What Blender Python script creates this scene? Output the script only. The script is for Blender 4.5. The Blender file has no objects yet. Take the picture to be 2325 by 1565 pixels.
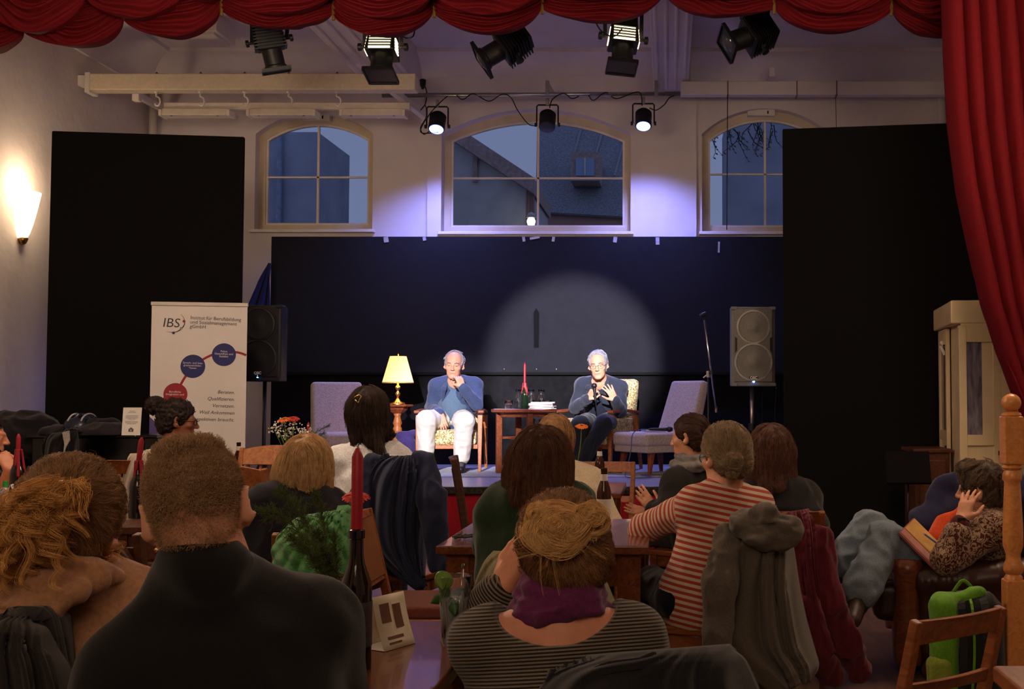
import bpy, bmesh, math, random
import numpy as np
from mathutils import Vector, Matrix, Euler

random.seed(7)
rng = np.random.default_rng(7)
scene = bpy.context.scene
C = scene.collection
PI = math.pi
R = math.radians

# ---------------------------------------------------------------- camera
FPX, PPX, PPY, HOR = 2600.0, 1520.0, 782.5, 900.0
CAMZ = 1.30
PITCH = math.atan((HOR - PPY) / FPX)
cam_data = bpy.data.cameras.new('camera')
cam = bpy.data.objects.new('camera', cam_data)
C.objects.link(cam)
cam.location = (0, 0, CAMZ)
cam.rotation_euler = (PI / 2 + PITCH, 0, 0)
cam_data.sensor_fit = 'HORIZONTAL'
cam_data.sensor_width = 36
cam_data.lens = FPX / 2325 * 36
cam_data.shift_x = -(PPX - 1162.5) / 2325
cam_data.clip_start = 0.05
cam_data.clip_end = 300
scene.camera = cam


def at(px, py, Y):
    """world point on the photograph's ray through (px, py) at depth Y"""
    a = (px - PPX) / FPX
    b = (PPY - py) / FPX
    cp, sp = math.cos(PITCH), math.sin(PITCH)
    d = (a, cp - b * sp, sp + b * cp)
    t = Y / d[1]
    return Vector((d[0] * t, Y, CAMZ + d[2] * t))


# ---------------------------------------------------------------- world, lights, exposure
scene.view_settings.view_transform = 'Standard'
scene.view_settings.look = 'None'
scene.view_settings.exposure = 0.0
scene.view_settings.gamma = 1.0
scene.view_settings.use_curve_mapping = False

scene.cycles.max_bounces = 16
scene.cycles.transmission_bounces = 16
scene.cycles.transparent_max_bounces = 16
world = bpy.data.worlds.new('dusk')
scene.world = world
world.use_nodes = True
wn, wl = world.node_tree.nodes, world.node_tree.links
bg = wn['Background']
_tc = wn.new('ShaderNodeTexCoord')
_sep = wn.new('ShaderNodeSeparateXYZ')
_ramp = wn.new('ShaderNodeValToRGB')
wl.new(_tc.outputs['Generated'], _sep.inputs[0])
wl.new(_sep.outputs['Z'], _ramp.inputs[0])
_ramp.color_ramp.elements[0].position = 0.0
_ramp.color_ramp.elements[0].color = (0.20, 0.225, 0.35, 1)
_ramp.color_ramp.elements[1].position = 0.7
_ramp.color_ramp.elements[1].color = (0.12, 0.145, 0.27, 1)
wl.new(_ramp.outputs[0], bg.inputs[0])
bg.inputs[1].default_value = 1.05


def lamp(kind, name, loc, energy, color, target=None, **kw):
    ld = bpy.data.lights.new(name, kind)
    ld.energy = energy
    ld.color = color
    for k, v in kw.items():
        setattr(ld, k, v)
    o = bpy.data.objects.new(name, ld)
    C.objects.link(o)
    o.location = loc
    if target is not None:
        o.rotation_euler = (Vector(target) - Vector(loc)).to_track_quat('-Z', 'Y').to_euler()
    return o


WARM = (1.0, 0.74, 0.52)
# warm house lamps of the hall: two globes over the middle of the audience, dimmer ones behind the camera
lamp('POINT', 'house_light', (-2.6, 5.6, 3.35), 150, WARM, shadow_soft_size=0.35)
lamp('POINT', 'house_light', (1.9, 5.6, 3.35), 135, WARM, shadow_soft_size=0.35)
lamp('POINT', 'house_light', (-4.6, 3.0, 3.3), 70, WARM, shadow_soft_size=0.35)
lamp('AREA', 'house_light', (-0.4, -1.8, 3.6), 58, WARM, (-0.4, 5, 1.2), size=2.2)
# front-of-house spotlights aimed at the two speakers on the stage
lamp('SPOT', 'follow_spot', (-0.1, 0.2, 4.1), 19000, (0.95, 0.90, 1.0), at(1300, 792, 11.9), spot_size=R(9.6), spot_blend=0.5, shadow_soft_size=0.05)
lamp('SPOT', 'follow_spot', (-1.7, 0.2, 4.1), 12500, (0.92, 0.88, 1.0), at(1022, 930, 11.3), spot_size=R(9.0), spot_blend=0.9, shadow_soft_size=0.05)


# ---------------------------------------------------------------- materials
def lin(c):
    out = []
    for x in c:
        x /= 255.0
        out.append(x / 12.92 if x <= 0.04045 else ((x + 0.055) / 1.055) ** 2.4)
    return tuple(out)


_mats = {}


def mat(key, col, rough=0.6, metal=0.0, var=0.12, scale=12.0, bump=0.15, bscale=90.0, spec=0.4, trans=0.0,
        emit=None, estr=0.0, sheen=0.0, kind='noise', col2=None, stretch=(1, 1, 1), sub=0.0, ior=1.45, coat=0.0, bdist=0.004):
    """procedural principled material; col, col2 are sRGB 0-255 surface colours"""
    if key in _mats:
        return _mats[key]
    m = bpy.data.materials.new(key)
    _mats[key] = m
    m.use_nodes = True
    n, l = m.node_tree.nodes, m.node_tree.links
    b = n['Principled BSDF']
    c = lin(col)
    if col2 is None:
        d = tuple(max(0.0, x * (1 - 2.2 * var)) for x in c)
        c1 = tuple(min(1.0, x * (1 + var)) for x in c)
    else:
        d, c1 = lin(col2), c
    b.inputs['Roughness'].default_value = rough
    b.inputs['Metallic'].default_value = metal
    b.inputs['Specular IOR Level'].default_value = spec
    b.inputs['IOR'].default_value = ior
    b.inputs['Transmission Weight'].default_value = trans
    b.inputs['Coat Weight'].default_value = coat
    if sheen:
        b.inputs['Sheen Weight'].default_value = sheen
    if sub:
        b.inputs['Subsurface Weight'].default_value = sub
        b.inputs['Subsurface Radius'].default_value = (0.012, 0.004, 0.002)
    if emit is not None:
        b.inputs['Emission Color'].default_value = (*lin(emit), 1)
        b.inputs['Emission Strength'].default_value = estr
    if trans > 0.5 or kind == 'flat':
        b.inputs['Base Color'].default_value = (*c, 1)
        return m
    tc = n.new('ShaderNodeTexCoord')
    mp = n.new('ShaderNodeMapping')
    mp.inputs['Scale'].default_value = stretch
    l.new(tc.outputs['Object'], mp.inputs['Vector'])
    if kind == 'wood':
        w = n.new('ShaderNodeTexNoise')
        w.inputs['Scale'].default_value = scale
        w.inputs['Detail'].default_value = 6
        w.inputs['Distortion'].default_value = 1.2
        fac = w.outputs['Fac']
    elif kind == 'floral':
        w = n.new('ShaderNodeTexNoise')
        w.inputs['Scale'].default_value = scale
        w.inputs['Detail'].default_value = 1.5
        w.inputs['Distortion'].default_value = 3.5
        fac = w.outputs['Fac']
    elif kind == 'stripes':
        s = n.new('ShaderNodeTexWave')
        s.wave_type = 'BANDS'
        s.bands_direction = 'Z'
        s.wave_profile = 'SIN'
        s.inputs['Scale'].default_value = scale
        s.inputs['Distortion'].default_value = 0.25
        s.inputs['Detail'].default_value = 1
        s.inputs['Detail Scale'].default_value = 0.4
        w = s
        fac = s.outputs['Fac']
    elif kind == 'tiles':
        w = n.new('ShaderNodeTexBrick')
        w.inputs['Scale'].default_value = scale
        fac = w.outputs['Fac']
    elif kind == 'weave':
        w = n.new('ShaderNodeTexVoronoi')
        w.inputs['Scale'].default_value = scale
        fac = w.outputs['Distance']
    else:
        w = n.new('ShaderNodeTexNoise')
        w.inputs['Scale'].default_value = scale
        w.inputs['Detail'].default_value = 5
        fac = w.outputs['Fac']
    l.new(mp.outputs[0], w.inputs['Vector'])
    ra = n.new('ShaderNodeValToRGB')
    lo, hi = {'floral': (0.47, 0.53), 'stripes': (0.44, 0.56), 'weave': (0.1, 0.6)}.get(kind, (0.3, 0.7))
    ra.color_ramp.elements[0].position = lo
    ra.color_ramp.elements[1].position = hi
    ra.color_ramp.elements[0].color = (*d, 1)
    ra.color_ramp.elements[1].color = (*c1, 1)
    l.new(fac, ra.inputs[0])
    l.new(ra.outputs[0], b.inputs['Base Color'])
    if bump:
        nb = n.new('ShaderNodeTexNoise')
        nb.inputs['Scale'].default_value = bscale
        nb.inputs['Detail'].default_value = 3
        l.new(mp.outputs[0], nb.inputs['Vector'])
        bp = n.new('ShaderNodeBump')
        bp.inputs['Strength'].default_value = bump
        bp.inputs['Distance'].default_value = bdist
        l.new(nb.outputs['Fac'], bp.inputs['Height'])
        l.new(bp.outputs[0], b.inputs['Normal'])
    return m


def fabric(key, col, **kw):
    a = dict(rough=0.9, spec=0.15, var=0.10, scale=60, bump=0.35, bscale=420, sheen=0.15, bdist=0.002)
    a.update(kw)
    return mat(key, col, **a)


def wood(key, col, col2=None, **kw):
    a = dict(rough=0.38, spec=0.45, kind='wood', scale=6, stretch=(7, 1.2, 7), bump=0.06, bscale=40,
             col2=col2 or tuple(int(x * 0.62) for x in col))
    a.update(kw)
    return mat(key, col, **a)


def skin(key, col):
    return mat(key, col, rough=0.5, var=0.05, scale=35, bump=0.08, bscale=260, sub=0.12, spec=0.4)


def hairmat(key, col, col2):
    """hair: colour varies from lock to lock and, on strand curves, from strand to strand"""
    if key in _mats:
        return _mats[key]
    m = bpy.data.materials.new(key)
    _mats[key] = m
    m.use_nodes = True
    n, l = m.node_tree.nodes, m.node_tree.links
    b = n['Principled BSDF']
    b.inputs['Roughness'].default_value = 0.6
    b.inputs['Specular IOR Level'].default_value = 0.22
    hi = n.new('ShaderNodeHairInfo')
    tc = n.new('ShaderNodeTexCoord')
    no = n.new('ShaderNodeTexNoise')
    no.inputs['Scale'].default_value = 45
    no.inputs['Detail'].default_value = 4
    l.new(tc.outputs['Object'], no.inputs['Vector'])
    ad = n.new('ShaderNodeMath')
    ad.operation = 'MULTIPLY_ADD'
    l.new(hi.outputs['Random'], ad.inputs[0])
    ad.inputs[1].default_value = 0.55
    sb = n.new('ShaderNodeMath')
    sb.operation = 'MULTIPLY'
    l.new(no.outputs['Fac'], sb.inputs[0])
    sb.inputs[1].default_value = 0.75
    l.new(sb.outputs[0], ad.inputs[2])
    ra = n.new('ShaderNodeValToRGB')
    ra.color_ramp.elements[0].position = 0.25
    ra.color_ramp.elements[1].position = 0.95
    ra.color_ramp.elements[0].color = (*lin(col2), 1)
    ra.color_ramp.elements[1].color = (*lin(col), 1)
    l.new(ad.outputs[0], ra.inputs[0])
    l.new(ra.outputs[0], b.inputs['Base Color'])
    return m


# ---------------------------------------------------------------- mesh builder
class MB:
    def __init__(s):
        s.v, s.f = [], []

    def add(s, vs, fs):
        o = len(s.v)
        s.v += [tuple(v) for v in vs]
        s.f += [tuple(i + o for i in f) for f in fs]
        return s

    def box(s, c, size, rot=None, top=None):
        """box centred at c; rot a Matrix/Euler/z-angle; top scales the upper face (sx, sy)"""
        x, y, z = (q / 2 for q in size)
        tx, ty = top or (1, 1)
        vs = [Vector(p) for p in ((-x, -y, -z), (x, -y, -z), (x, y, -z), (-x, y, -z),
                                  (-x * tx, -y * ty, z), (x * tx, -y * ty, z), (x * tx, y * ty, z), (-x * tx, y * ty, z))]
        if rot is not None:
            m = rot if isinstance(rot, Matrix) else (Euler(rot).to_matrix() if isinstance(rot, (tuple, Euler)) else Matrix.Rotation(rot, 3, 'Z'))
            vs = [m @ v for v in vs]
        c = Vector(c)
        return s.add([v + c for v in vs], [(0, 3, 2, 1), (4, 5, 6, 7), (0, 1, 5, 4), (1, 2, 6, 5), (2, 3, 7, 6), (3, 0, 4, 7)])

    def bar(s, a, b, w, d, up=(0, 0, 1), w2=None, d2=None):
        """rectangular bar from a to b, w across, d along the up-ish direction"""
        a, b = Vector(a), Vector(b)
        t = (b - a).normalized()
        u = Vector(up)
        if abs(t.dot(u)) > 0.97:
            u = Vector((0, 1, 0))
        x = t.cross(u).normalized()
        y = x.cross(t)
        w2 = w if w2 is None else w2
        d2 = d if d2 is None else d2
        vs = []
        for p, ww, dd in ((a, w, d), (b, w2, d2)):
            for sx, sy in ((-1, -1), (1, -1), (1, 1), (-1, 1)):
                vs.append(p + x * (sx * ww / 2) + y * (sy * dd / 2))
        return s.add(vs, [(0, 1, 2, 3), (7, 6, 5, 4), (0, 4, 5, 1), (1, 5, 6, 2), (2, 6, 7, 3), (3, 7, 4, 0)])

    def tube(s, pts, r, n=8, cap=True, flat=None):
        pts = [Vector(p) for p in pts]
        rs = r if isinstance(r, (list, tuple)) else [r] * len(pts)
        o = len(s.v)
        prev = None
        for i, p in enumerate(pts):
            t = (pts[min(i + 1, len(pts) - 1)] - pts[max(i - 1, 0)])
            t = t.normalized() if t.length > 1e-9 else Vector((0, 0, 1))
            if prev is None:
                u = Vector((0, 0, 1)) if abs(t.z) < 0.9 else Vector((1, 0, 0))
                x = t.cross(u).normalized()
            else:
                x = (prev - t * prev.dot(t)).normalized()
            prev = x
            y = t.cross(x)
            for k in range(n):
                a = 2 * PI * k / n
                s.v.append(tuple(p + (x * math.cos(a) + y * math.sin(a)) * rs[i]))
        for i in range(len(pts) - 1):
            for k in range(n):
                k2 = (k + 1) % n
                s.f.append((o + i * n + k, o + i * n + k2, o + (i + 1) * n + k2, o + (i + 1) * n + k))
        if cap:
            s.f.append(tuple(o + k for k in reversed(range(n))))
            s.f.append(tuple(o + (len(pts) - 1) * n + k for k in range(n)))
        return s

    def lathe(s, prof, c=(0, 0, 0), n=20, axis=None, cap=True):
        """profile [(radius, z)...] turned round a vertical axis at c (or the given axis matrix)"""
        o = len(s.v)
        c = Vector(c)
        for r, z in prof:
            for k in range(n):
                a = 2 * PI * k / n
                v = Vector((max(r, 1e-5) * math.cos(a), max(r, 1e-5) * math.sin(a), z))
                if axis is not None:
                    v = axis @ v
                s.v.append(tuple(v + c))
        for i in range(len(prof) - 1):
            for k in range(n):
                k2 = (k + 1) % n
                s.f.append((o + i * n + k, o + i * n + k2, o + (i + 1) * n + k2, o + (i + 1) * n + k))
        if cap:
            s.f.append(tuple(o + k for k in reversed(range(n))))
            s.f.append(tuple(o + (len(prof) - 1) * n + k for k in range(n)))
        return s

    def prism(s, poly, y0, y1, fn=None):
        """polygon [(x, z)...] pushed from y0 to y1; fn maps the points afterwards"""
        k = len(poly)
        vs = [(p[0], y0, p[1]) for p in poly] + [(p[0], y1, p[1]) for p in poly]
        if fn:
            vs = [fn(v) for v in vs]
        fs = [tuple(range(k)), tuple(reversed(range(k, 2 * k)))] + [(i, i + k, (i + 1) % k + k, (i + 1) % k) for i in range(k)]
        return s.add(vs, fs)

    def grid(s, rows, thick=0.0, closed=False):
        """rows of points -> a sheet; thick adds a back side pushed along the normal"""
        nr, nc = len(rows), len(rows[0])
        P = np.array([[tuple(p) for p in r] for r in rows], float)
        o = len(s.v)
        s.v += [tuple(p) for p in P.reshape(-1, 3)]
        q = [(i * nc + j, i * nc + j + 1, (i + 1) * nc + j + 1, (i + 1) * nc + j) for i in range(nr - 1) for j in range(nc - 1)]
        s.f += [tuple(o + a for a in t) for t in q]
        if thick:
            du = np.gradient(P, axis=1)
            dv = np.gradient(P, axis=0)
            nn = np.cross(du, dv)
            nn /= np.linalg.norm(nn, axis=2, keepdims=True) + 1e-12
            B = P - nn * thick
            o2 = len(s.v)
            s.v += [tuple(p) for p in B.reshape(-1, 3)]
            s.f += [tuple(o2 + a for a in reversed(t)) for t in q]
            rim = [j for j in range(nc)] + [i * nc + nc - 1 for i in range(1, nr)] + [(nr - 1) * nc + j for j in range(nc - 2, -1, -1)] + [i * nc for i in range(nr - 2, 0, -1)]
            for a, b in zip(rim, rim[1:] + rim[:1]):
                s.f.append((o + b, o + a, o2 + a, o2 + b))
        return s

    def move(s, M, start=0):
        s.v = s.v[:start] + [tuple(M @ Vector(v)) for v in s.v[start:]]
        return s


def mesh_of(name, v, f, m, smooth=False):
    me = bpy.data.meshes.new(name)
    if isinstance(v, np.ndarray):
        me.from_pydata(v.tolist(), [], f.tolist() if isinstance(f, np.ndarray) else f)
    else:
        me.from_pydata(v, [], f)
    for q in (m if isinstance(m, (list, tuple)) else [m]):
        me.materials.append(q)
    if smooth:
        me.polygons.foreach_set('use_smooth', [True] * len(me.polygons))
    me.update()
    return me


def put(name, mb, m, parent=None, smooth=False, bevel=0.0, seg=2, loc=None, label=None, auto=None):
    """link the builder's geometry as ONE mesh object"""
    v, f = (mb.v, mb.f) if isinstance(mb, MB) else mb
    o = bpy.data.objects.new(name, mesh_of(name, v, f, m, smooth))
    C.objects.link(o)
    if parent is not None:
        o.parent = parent
    if loc is not None:
        o.location = loc
    if bevel:
        b = o.modifiers.new('bevel', 'BEVEL')
        b.width = bevel
        b.segments = seg
        b.limit_method = 'ANGLE'
        b.angle_limit = R(40)
        if not smooth:
            o.data.polygons.foreach_set('use_smooth', [True] * len(o.data.polygons))
            b.harden_normals = True
    if auto:
        o.data.polygons.foreach_set('use_smooth', [True] * len(o.data.polygons))
        o.data.set_sharp_from_angle(angle=R(auto))
    if label:
        o['label'] = label
    return o


def tag(o, label, cat, group=None, kind=None):
    o['label'] = label
    o['category'] = cat
    if group:
        o['group'] = group
    if kind:
        o['kind'] = kind
    return o


def thing(name, label, cat, loc=(0, 0, 0), rotz=0.0, group=None):
    o = bpy.data.objects.new(name, None)
    C.objects.link(o)
    o.empty_display_size = 0.05
    o.location = loc
    o.rotation_euler = (0, 0, rotz)
    return tag(o, label, cat, group)


def struct(name, mb, m, parent=None, **kw):
    o = put(name, mb, m, parent, **kw)
    if parent is None:
        o['kind'] = 'structure'
    return o


def solo(name, label, cat, mb, m, origin, group=None, **kw):
    """a top-level thing that is one mesh, given in world coordinates, with its origin put at origin"""
    org = Vector(origin)
    v = [tuple(Vector(p) - org) for p in (mb.v if isinstance(mb, MB) else mb[0])]
    f = mb.f if isinstance(mb, MB) else mb[1]
    o = put(name, (v, f), m, **kw)
    o.location = org
    return tag(o, label, cat, group)


def text_mesh(name, body, size, m, parent, loc, rot, align='LEFT', shear=0.0, spacing=1.0, ext=0.0006, bold=0.0):
    cu = bpy.data.curves.new(name, 'FONT')
    cu.body = body
    cu.size = size
    cu.align_x = align
    cu.shear = shear
    cu.space_line = spacing
    cu.extrude = ext
    cu.offset = bold
    cu.resolution_u = 3
    tmp = bpy.data.objects.new(name, cu)
    C.objects.link(tmp)
    dg = bpy.context.evaluated_depsgraph_get()
    me = bpy.data.meshes.new_from_object(tmp.evaluated_get(dg))
    bpy.data.objects.remove(tmp)
    me.materials.clear()
    me.materials.append(m)
    o = bpy.data.objects.new(name, me)
    C.objects.link(o)
    o.parent = parent
    o.location = loc
    o.rotation_euler = rot
    return o


# ---------------------------------------------------------------- value noise (vectorised)
_lat = rng.random((32, 32, 32)).astype(np.float32)


def vnoise(P):
    P = np.asarray(P, np.float32)
    i = np.floor(P).astype(int)
    f = P - i
    f = f * f * (3 - 2 * f)
    i0, i1 = i & 31, (i + 1) & 31
    out = 0
    for a in (0, 1):
        for b in (0, 1):
            for c in (0, 1):
                w = (f[:, 0] if a else 1 - f[:, 0]) * (f[:, 1] if b else 1 - f[:, 1]) * (f[:, 2] if c else 1 - f[:, 2])
                out = out + w * _lat[(i1 if a else i0)[:, 0], (i1 if b else i0)[:, 1], (i1 if c else i0)[:, 2]]
    return out


# ---------------------------------------------------------------- smooth solid modelling (signed distances -> one closed surface)
def A(v):
    return np.array(tuple(v), np.float32)


class Solid:
    def __init__(s):
        s.ops = []

    def cap(s, a, b, ra, rb=None, k=0.02, ax=None, fl=1.0, op=1):
        """round-ended limb from a to b; flattened by fl along the axis ax"""
        a, b = A(a), A(b)
        rb = ra if rb is None else rb
        ab = b - a
        L2 = float(ab @ ab) + 1e-9
        x = None if ax is None else A(Vector(tuple(ax)).normalized())

        def fn(P):
            v = P - a
            t = np.clip((v @ ab) / L2, 0, 1)
            v = v - t[:, None] * ab
            if x is not None:
                v = v + (v @ x)[:, None] * x * (1 / fl - 1)
            d = np.sqrt((v * v).sum(1)) - (ra + (rb - ra) * t)
            return d if x is None else d * min(1.0, (1 + fl) / 2)
        r = max(ra, rb)
        s.ops.append((fn, np.minimum(a, b) - r, np.maximum(a, b) + r, k, op))
        return s

    def ell(s, c, r, rot=None, k=0.02, op=1):
        c, r = A(c), A(r)
        M = None if rot is None else np.array(rot, np.float32)

        def fn(P):
            v = P - c
            if M is not None:
                v = v @ M
            q = v / r
            k0 = np.sqrt((q * q).sum(1)) + 1e-9
            q = q / r
            k1 = np.sqrt((q * q).sum(1)) + 1e-9
            return k0 * (k0 - 1) / k1
        m = float(r.max())
        ext = r if M is None else np.sqrt(((M * r) ** 2).sum(1))
        s.ops.append((fn, c - ext, c + ext, k, op))
        return s

    def rbox(s, c, h, rd, rot=None, k=0.02, op=1):
        c, h = A(c), A(h)
        M = None if rot is None else np.array(rot, np.float32)

        def fn(P):
            v = P - c
            if M is not None:
                v = v @ M
            q = np.abs(v) - (h - rd)
            return np.sqrt((np.maximum(q, 0) ** 2).sum(1)) + np.minimum(q.max(1), 0) - rd
        ext = h if M is None else np.abs(M) @ h
        s.ops.append((fn, c - ext, c + ext, k, op))
        return s

    @staticmethod
    def _mix(d, e, k, op):
        if op > 0:
            h = np.maximum(k - np.abs(d - e), 0)
            return np.minimum(d, e) - h * h / (4 * k)
        h = np.maximum(k - np.abs(d + e), 0)
        return np.maximum(d, -e) + h * h / (4 * k)

    def at(s, P):
        d = np.full(len(P), 1.0, np.float32)
        for fn, lo, hi, k, op in s.ops:
            d = s._mix(d, fn(P), k, op)
        return d

    def grad(s, P, e=0.002):
        g = np.zeros_like(P)
        for i in range(3):
            q = np.zeros(3, np.float32)
            q[i] = e
            g[:, i] = s.at(P + q) - s.at(P - q)
        return g / (np.linalg.norm(g, axis=1, keepdims=True) + 1e-9)

    def mesh(s, h=0.007):
        pos = [o for o in s.ops if o[4] > 0]
        lo = np.min([o[1] for o in pos], 0) - 3 * h - 0.01
        hi = np.max([o[2] for o in pos], 0) + 3 * h + 0.01
        n = np.ceil((hi - lo) / h).astype(int) + 1
        G = np.full(n, 1.0, np.float32)
        xs = [lo[i] + h * np.arange(n[i], dtype=np.float32) for i in range(3)]
        for fn, a, b, k, op in s.ops:
            m = k + 3 * h
            i0 = np.clip(np.floor((a - m - lo) / h).astype(int), 0, n)
            i1 = np.clip(np.ceil((b + m - lo) / h).astype(int) + 1, 0, n)
            if (i1 <= i0).any():
                continue
            sl = tuple(slice(i0[j], i1[j]) for j in range(3))
            X, Y, Z = np.meshgrid(xs[0][sl[0]], xs[1][sl[1]], xs[2][sl[2]], indexing='ij')
            P = np.stack([X.ravel(), Y.ravel(), Z.ravel()], 1).astype(np.float32)
            e = fn(P).reshape(X.shape)
            G[sl] = s._mix(G[sl], e, k, op)
        return nets(G, lo, h)


def nets(G, lo, h):
    ins = G < 0
    cnt = np.zeros(tuple(q - 1 for q in G.shape), np.int8)
    for a in (0, 1):
        for b in (0, 1):
            for c in (0, 1):
                cnt += ins[a:G.shape[0] - 1 + a, b:G.shape[1] - 1 + b, c:G.shape[2] - 1 + c]
    act = (cnt > 0) & (cnt < 8)
    idx = np.argwhere(act)
    vid = np.full(cnt.shape, -1, np.int64)
    vid[act] = np.arange(len(idx))
    acc = np.zeros((len(idx), 3), np.float64)
    num = np.zeros(len(idx))
    cor = [(0, 0, 0), (1, 0, 0), (0, 1, 0), (1, 1, 0), (0, 0, 1), (1, 0, 1), (0, 1, 1), (1, 1, 1)]
    gv = [G[idx[:, 0] + c[0], idx[:, 1] + c[1], idx[:, 2] + c[2]] for c in cor]
    for i in range(8):
        for j in range(i + 1, 8):
            dif = [cor[j][q] - cor[i][q] for q in range(3)]
            if sum(abs(x) for x in dif) != 1:
                continue
            a, b = gv[i], gv[j]
            m = (a < 0) != (b < 0)
            t = np.where(m, a / np.where(m, a - b, 1), 0)
            p = np.array(cor[i])[None, :] + t[:, None] * np.array(dif)[None, :]
            acc[m] += p[m]
            num[m] += 1
    V = lo + h * (idx + acc / num[:, None])
    F = []
    for ax in range(3):
        o1, o2 = (ax + 1) % 3, (ax + 2) % 3
        sa = [slice(None)] * 3
        sb = [slice(None)] * 3
        sa[ax] = slice(0, -1)
        sb[ax] = slice(1, None)
        x = ins[tuple(sa)] != ins[tuple(sb)]
        e = np.argwhere(x)
        e = e[(e[:, o1] > 0) & (e[:, o2] > 0) & (e[:, o1] < G.shape[o1] - 1) & (e[:, o2] < G.shape[o2] - 1)]
        if not len(e):
            continue
        q = []
        for d1, d2 in ((-1, -1), (0, -1), (0, 0), (-1, 0)):
            c = e.copy()
            c[:, o1] += d1
            c[:, o2] += d2
            q.append(vid[c[:, 0], c[:, 1], c[:, 2]])
        q = np.stack(q, 1)
        fl = ins[e[:, 0], e[:, 1], e[:, 2]]
        q[~fl] = q[~fl][:, ::-1]
        F.append(q)
    F = np.concatenate(F)
    F = F[(F >= 0).all(1)]
    return V, F


def vnormals(V, F):
    a, b, c, d = (V[F[:, i]] for i in range(4))
    n = np.cross(c - a, d - b)
    N = np.zeros_like(V)
    for i in range(4):
        np.add.at(N, F[:, i], n)
    return N / (np.linalg.norm(N, axis=1, keepdims=True) + 1e-12)


def wrinkle(V, F, amp, scale=(18, 18, 7), seed=0.0, ridge=True):
    """cloth folds: push the surface along its normals by stretched ridged noise"""
    N = vnormals(V, F)
    n = vnoise(V * np.array(scale) + seed)
    n2 = vnoise(V * np.array(scale) * 2.3 + seed + 9.1)
    if ridge:
        n = 1 - np.abs(2 * n - 1)
        d = (n - 0.5) + 0.35 * (n2 - 0.5)
    else:
        d = n - 0.5 + 0.5 * (n2 - 0.5)
    return V + N * (d * amp)[:, None]


def put_vf(name, VF, m, parent, origin, midx=None, label=None):
    """link a surface given in world coordinates under a parent whose origin is origin (or as a top-level object at origin)"""
    V, F = VF
    V = V - np.array(tuple(origin))
    me = bpy.data.meshes.new(name)
    nv, nf = len(V), len(F)
    me.vertices.add(nv)
    me.vertices.foreach_set('co', V.astype(np.float32).ravel())
    me.loops.add(nf * 4)
    me.loops.foreach_set('vertex_index', F.astype(np.int32).ravel())
    me.polygons.add(nf)
    me.polygons.foreach_set('loop_start', np.arange(0, nf * 4, 4, dtype=np.int32))
    me.polygons.foreach_set('use_smooth', np.ones(nf, bool))
    for q in (m if isinstance(m, (list, tuple)) else [m]):
        me.materials.append(q)
    if midx is not None:
        me.polygons.foreach_set('material_index', midx.astype(np.int32))
    me.update(calc_edges=True)
    me.validate()
    o = bpy.data.objects.new(name, me)
    C.objects.link(o)
    if parent is not None:
        o.parent = parent
    else:
        o.location = origin
    if label:
        o['label'] = label
    return o


def strand_object(name, P, m, parent, origin, r0=0.0009, r1=0.0003, rads=None):
    """P: (strands, points, 3) world coordinates -> one hair-curves object"""
    ns, npt, _ = P.shape
    cu = bpy.data.hair_curves.new(name)
    cu.add_curves([npt] * ns)
    Q = (P - np.array(tuple(origin))).astype(np.float32)
    cu.position_data.foreach_set('vector', Q.reshape(-1))
    at_ = cu.attributes.get('radius') or cu.attributes.new('radius', 'FLOAT', 'POINT')
    rr = np.tile(np.linspace(r0, r1, npt, dtype=np.float32), (ns, 1))
    at_.data.foreach_set('value', rr.ravel())
    cu.materials.append(m)
    o = bpy.data.objects.new(name, cu)
    C.objects.link(o)
    o.parent = parent
    o['kind'] = 'stuff'
    return o


# ---------------------------------------------------------------- the hall
YW = 12.85          # back wall
XL = -5.88          # left wall
XR = 4.6
ZC = 5.15
plaster = mat('plaster', (206, 194, 188), rough=0.85, var=0.05, scale=1.6, bump=0.35, bscale=9, spec=0.15, bdist=0.02)
plaster_white = mat('plaster_white', (214, 203, 204), rough=0.8, var=0.04, scale=2, bump=0.12, bscale=30, spec=0.2)
cream_paint = mat('cream_paint', (206, 190, 164), rough=0.5, var=0.06, scale=5, bump=0.06, bscale=40)
white_paint = mat('white_paint', (220, 212, 204), rough=0.5, var=0.05, scale=5, bump=0.06, bscale=60)
black_metal = mat('black_metal', (16, 16, 17), rough=0.45, var=0.1, scale=30, bump=0.05, spec=0.5)
steel = mat('steel', (170, 168, 165), rough=0.32, metal=1.0, var=0.08, scale=30, bump=0.03)
chrome = mat('chrome', (220, 220, 222), rough=0.15, metal=1.0, var=0.03, bump=0.0)
black_cloth = fabric('black_cloth', (23, 22, 22), var=0.2, scale=200, sheen=0.0, spec=0.08)
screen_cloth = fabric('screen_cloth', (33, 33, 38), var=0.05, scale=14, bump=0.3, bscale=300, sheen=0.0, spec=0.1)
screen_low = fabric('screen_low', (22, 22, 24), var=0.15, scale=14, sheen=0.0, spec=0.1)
floor_wood = wood('floor_wood', (112, 84, 66), (74, 54, 44), rough=0.42, scale=3, stretch=(5, 0.7, 1))

m = MB().box((-0.6, 5.5, -0.05), (11.0, 16.5, 0.1))
struct('floor', m, floor_wood)
m = MB().box((-0.6, 5.5, ZC + 0.06), (11.0, 16.5, 0.12))
struct('ceiling', m, plaster_white)
m = MB().box((XL - 0.1, 5.5, ZC / 2), (0.2, 16.5, ZC))
struct('wall_left', m, plaster)
m = MB().box((XR + 0.1, 5.5, ZC / 2), (0.2, 16.5, ZC))
struct('wall_right', m, plaster)
m = MB().box((-0.6, -2.75, ZC / 2), (11.0, 0.2, ZC))
struct('wall_rear', m, plaster)


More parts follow.
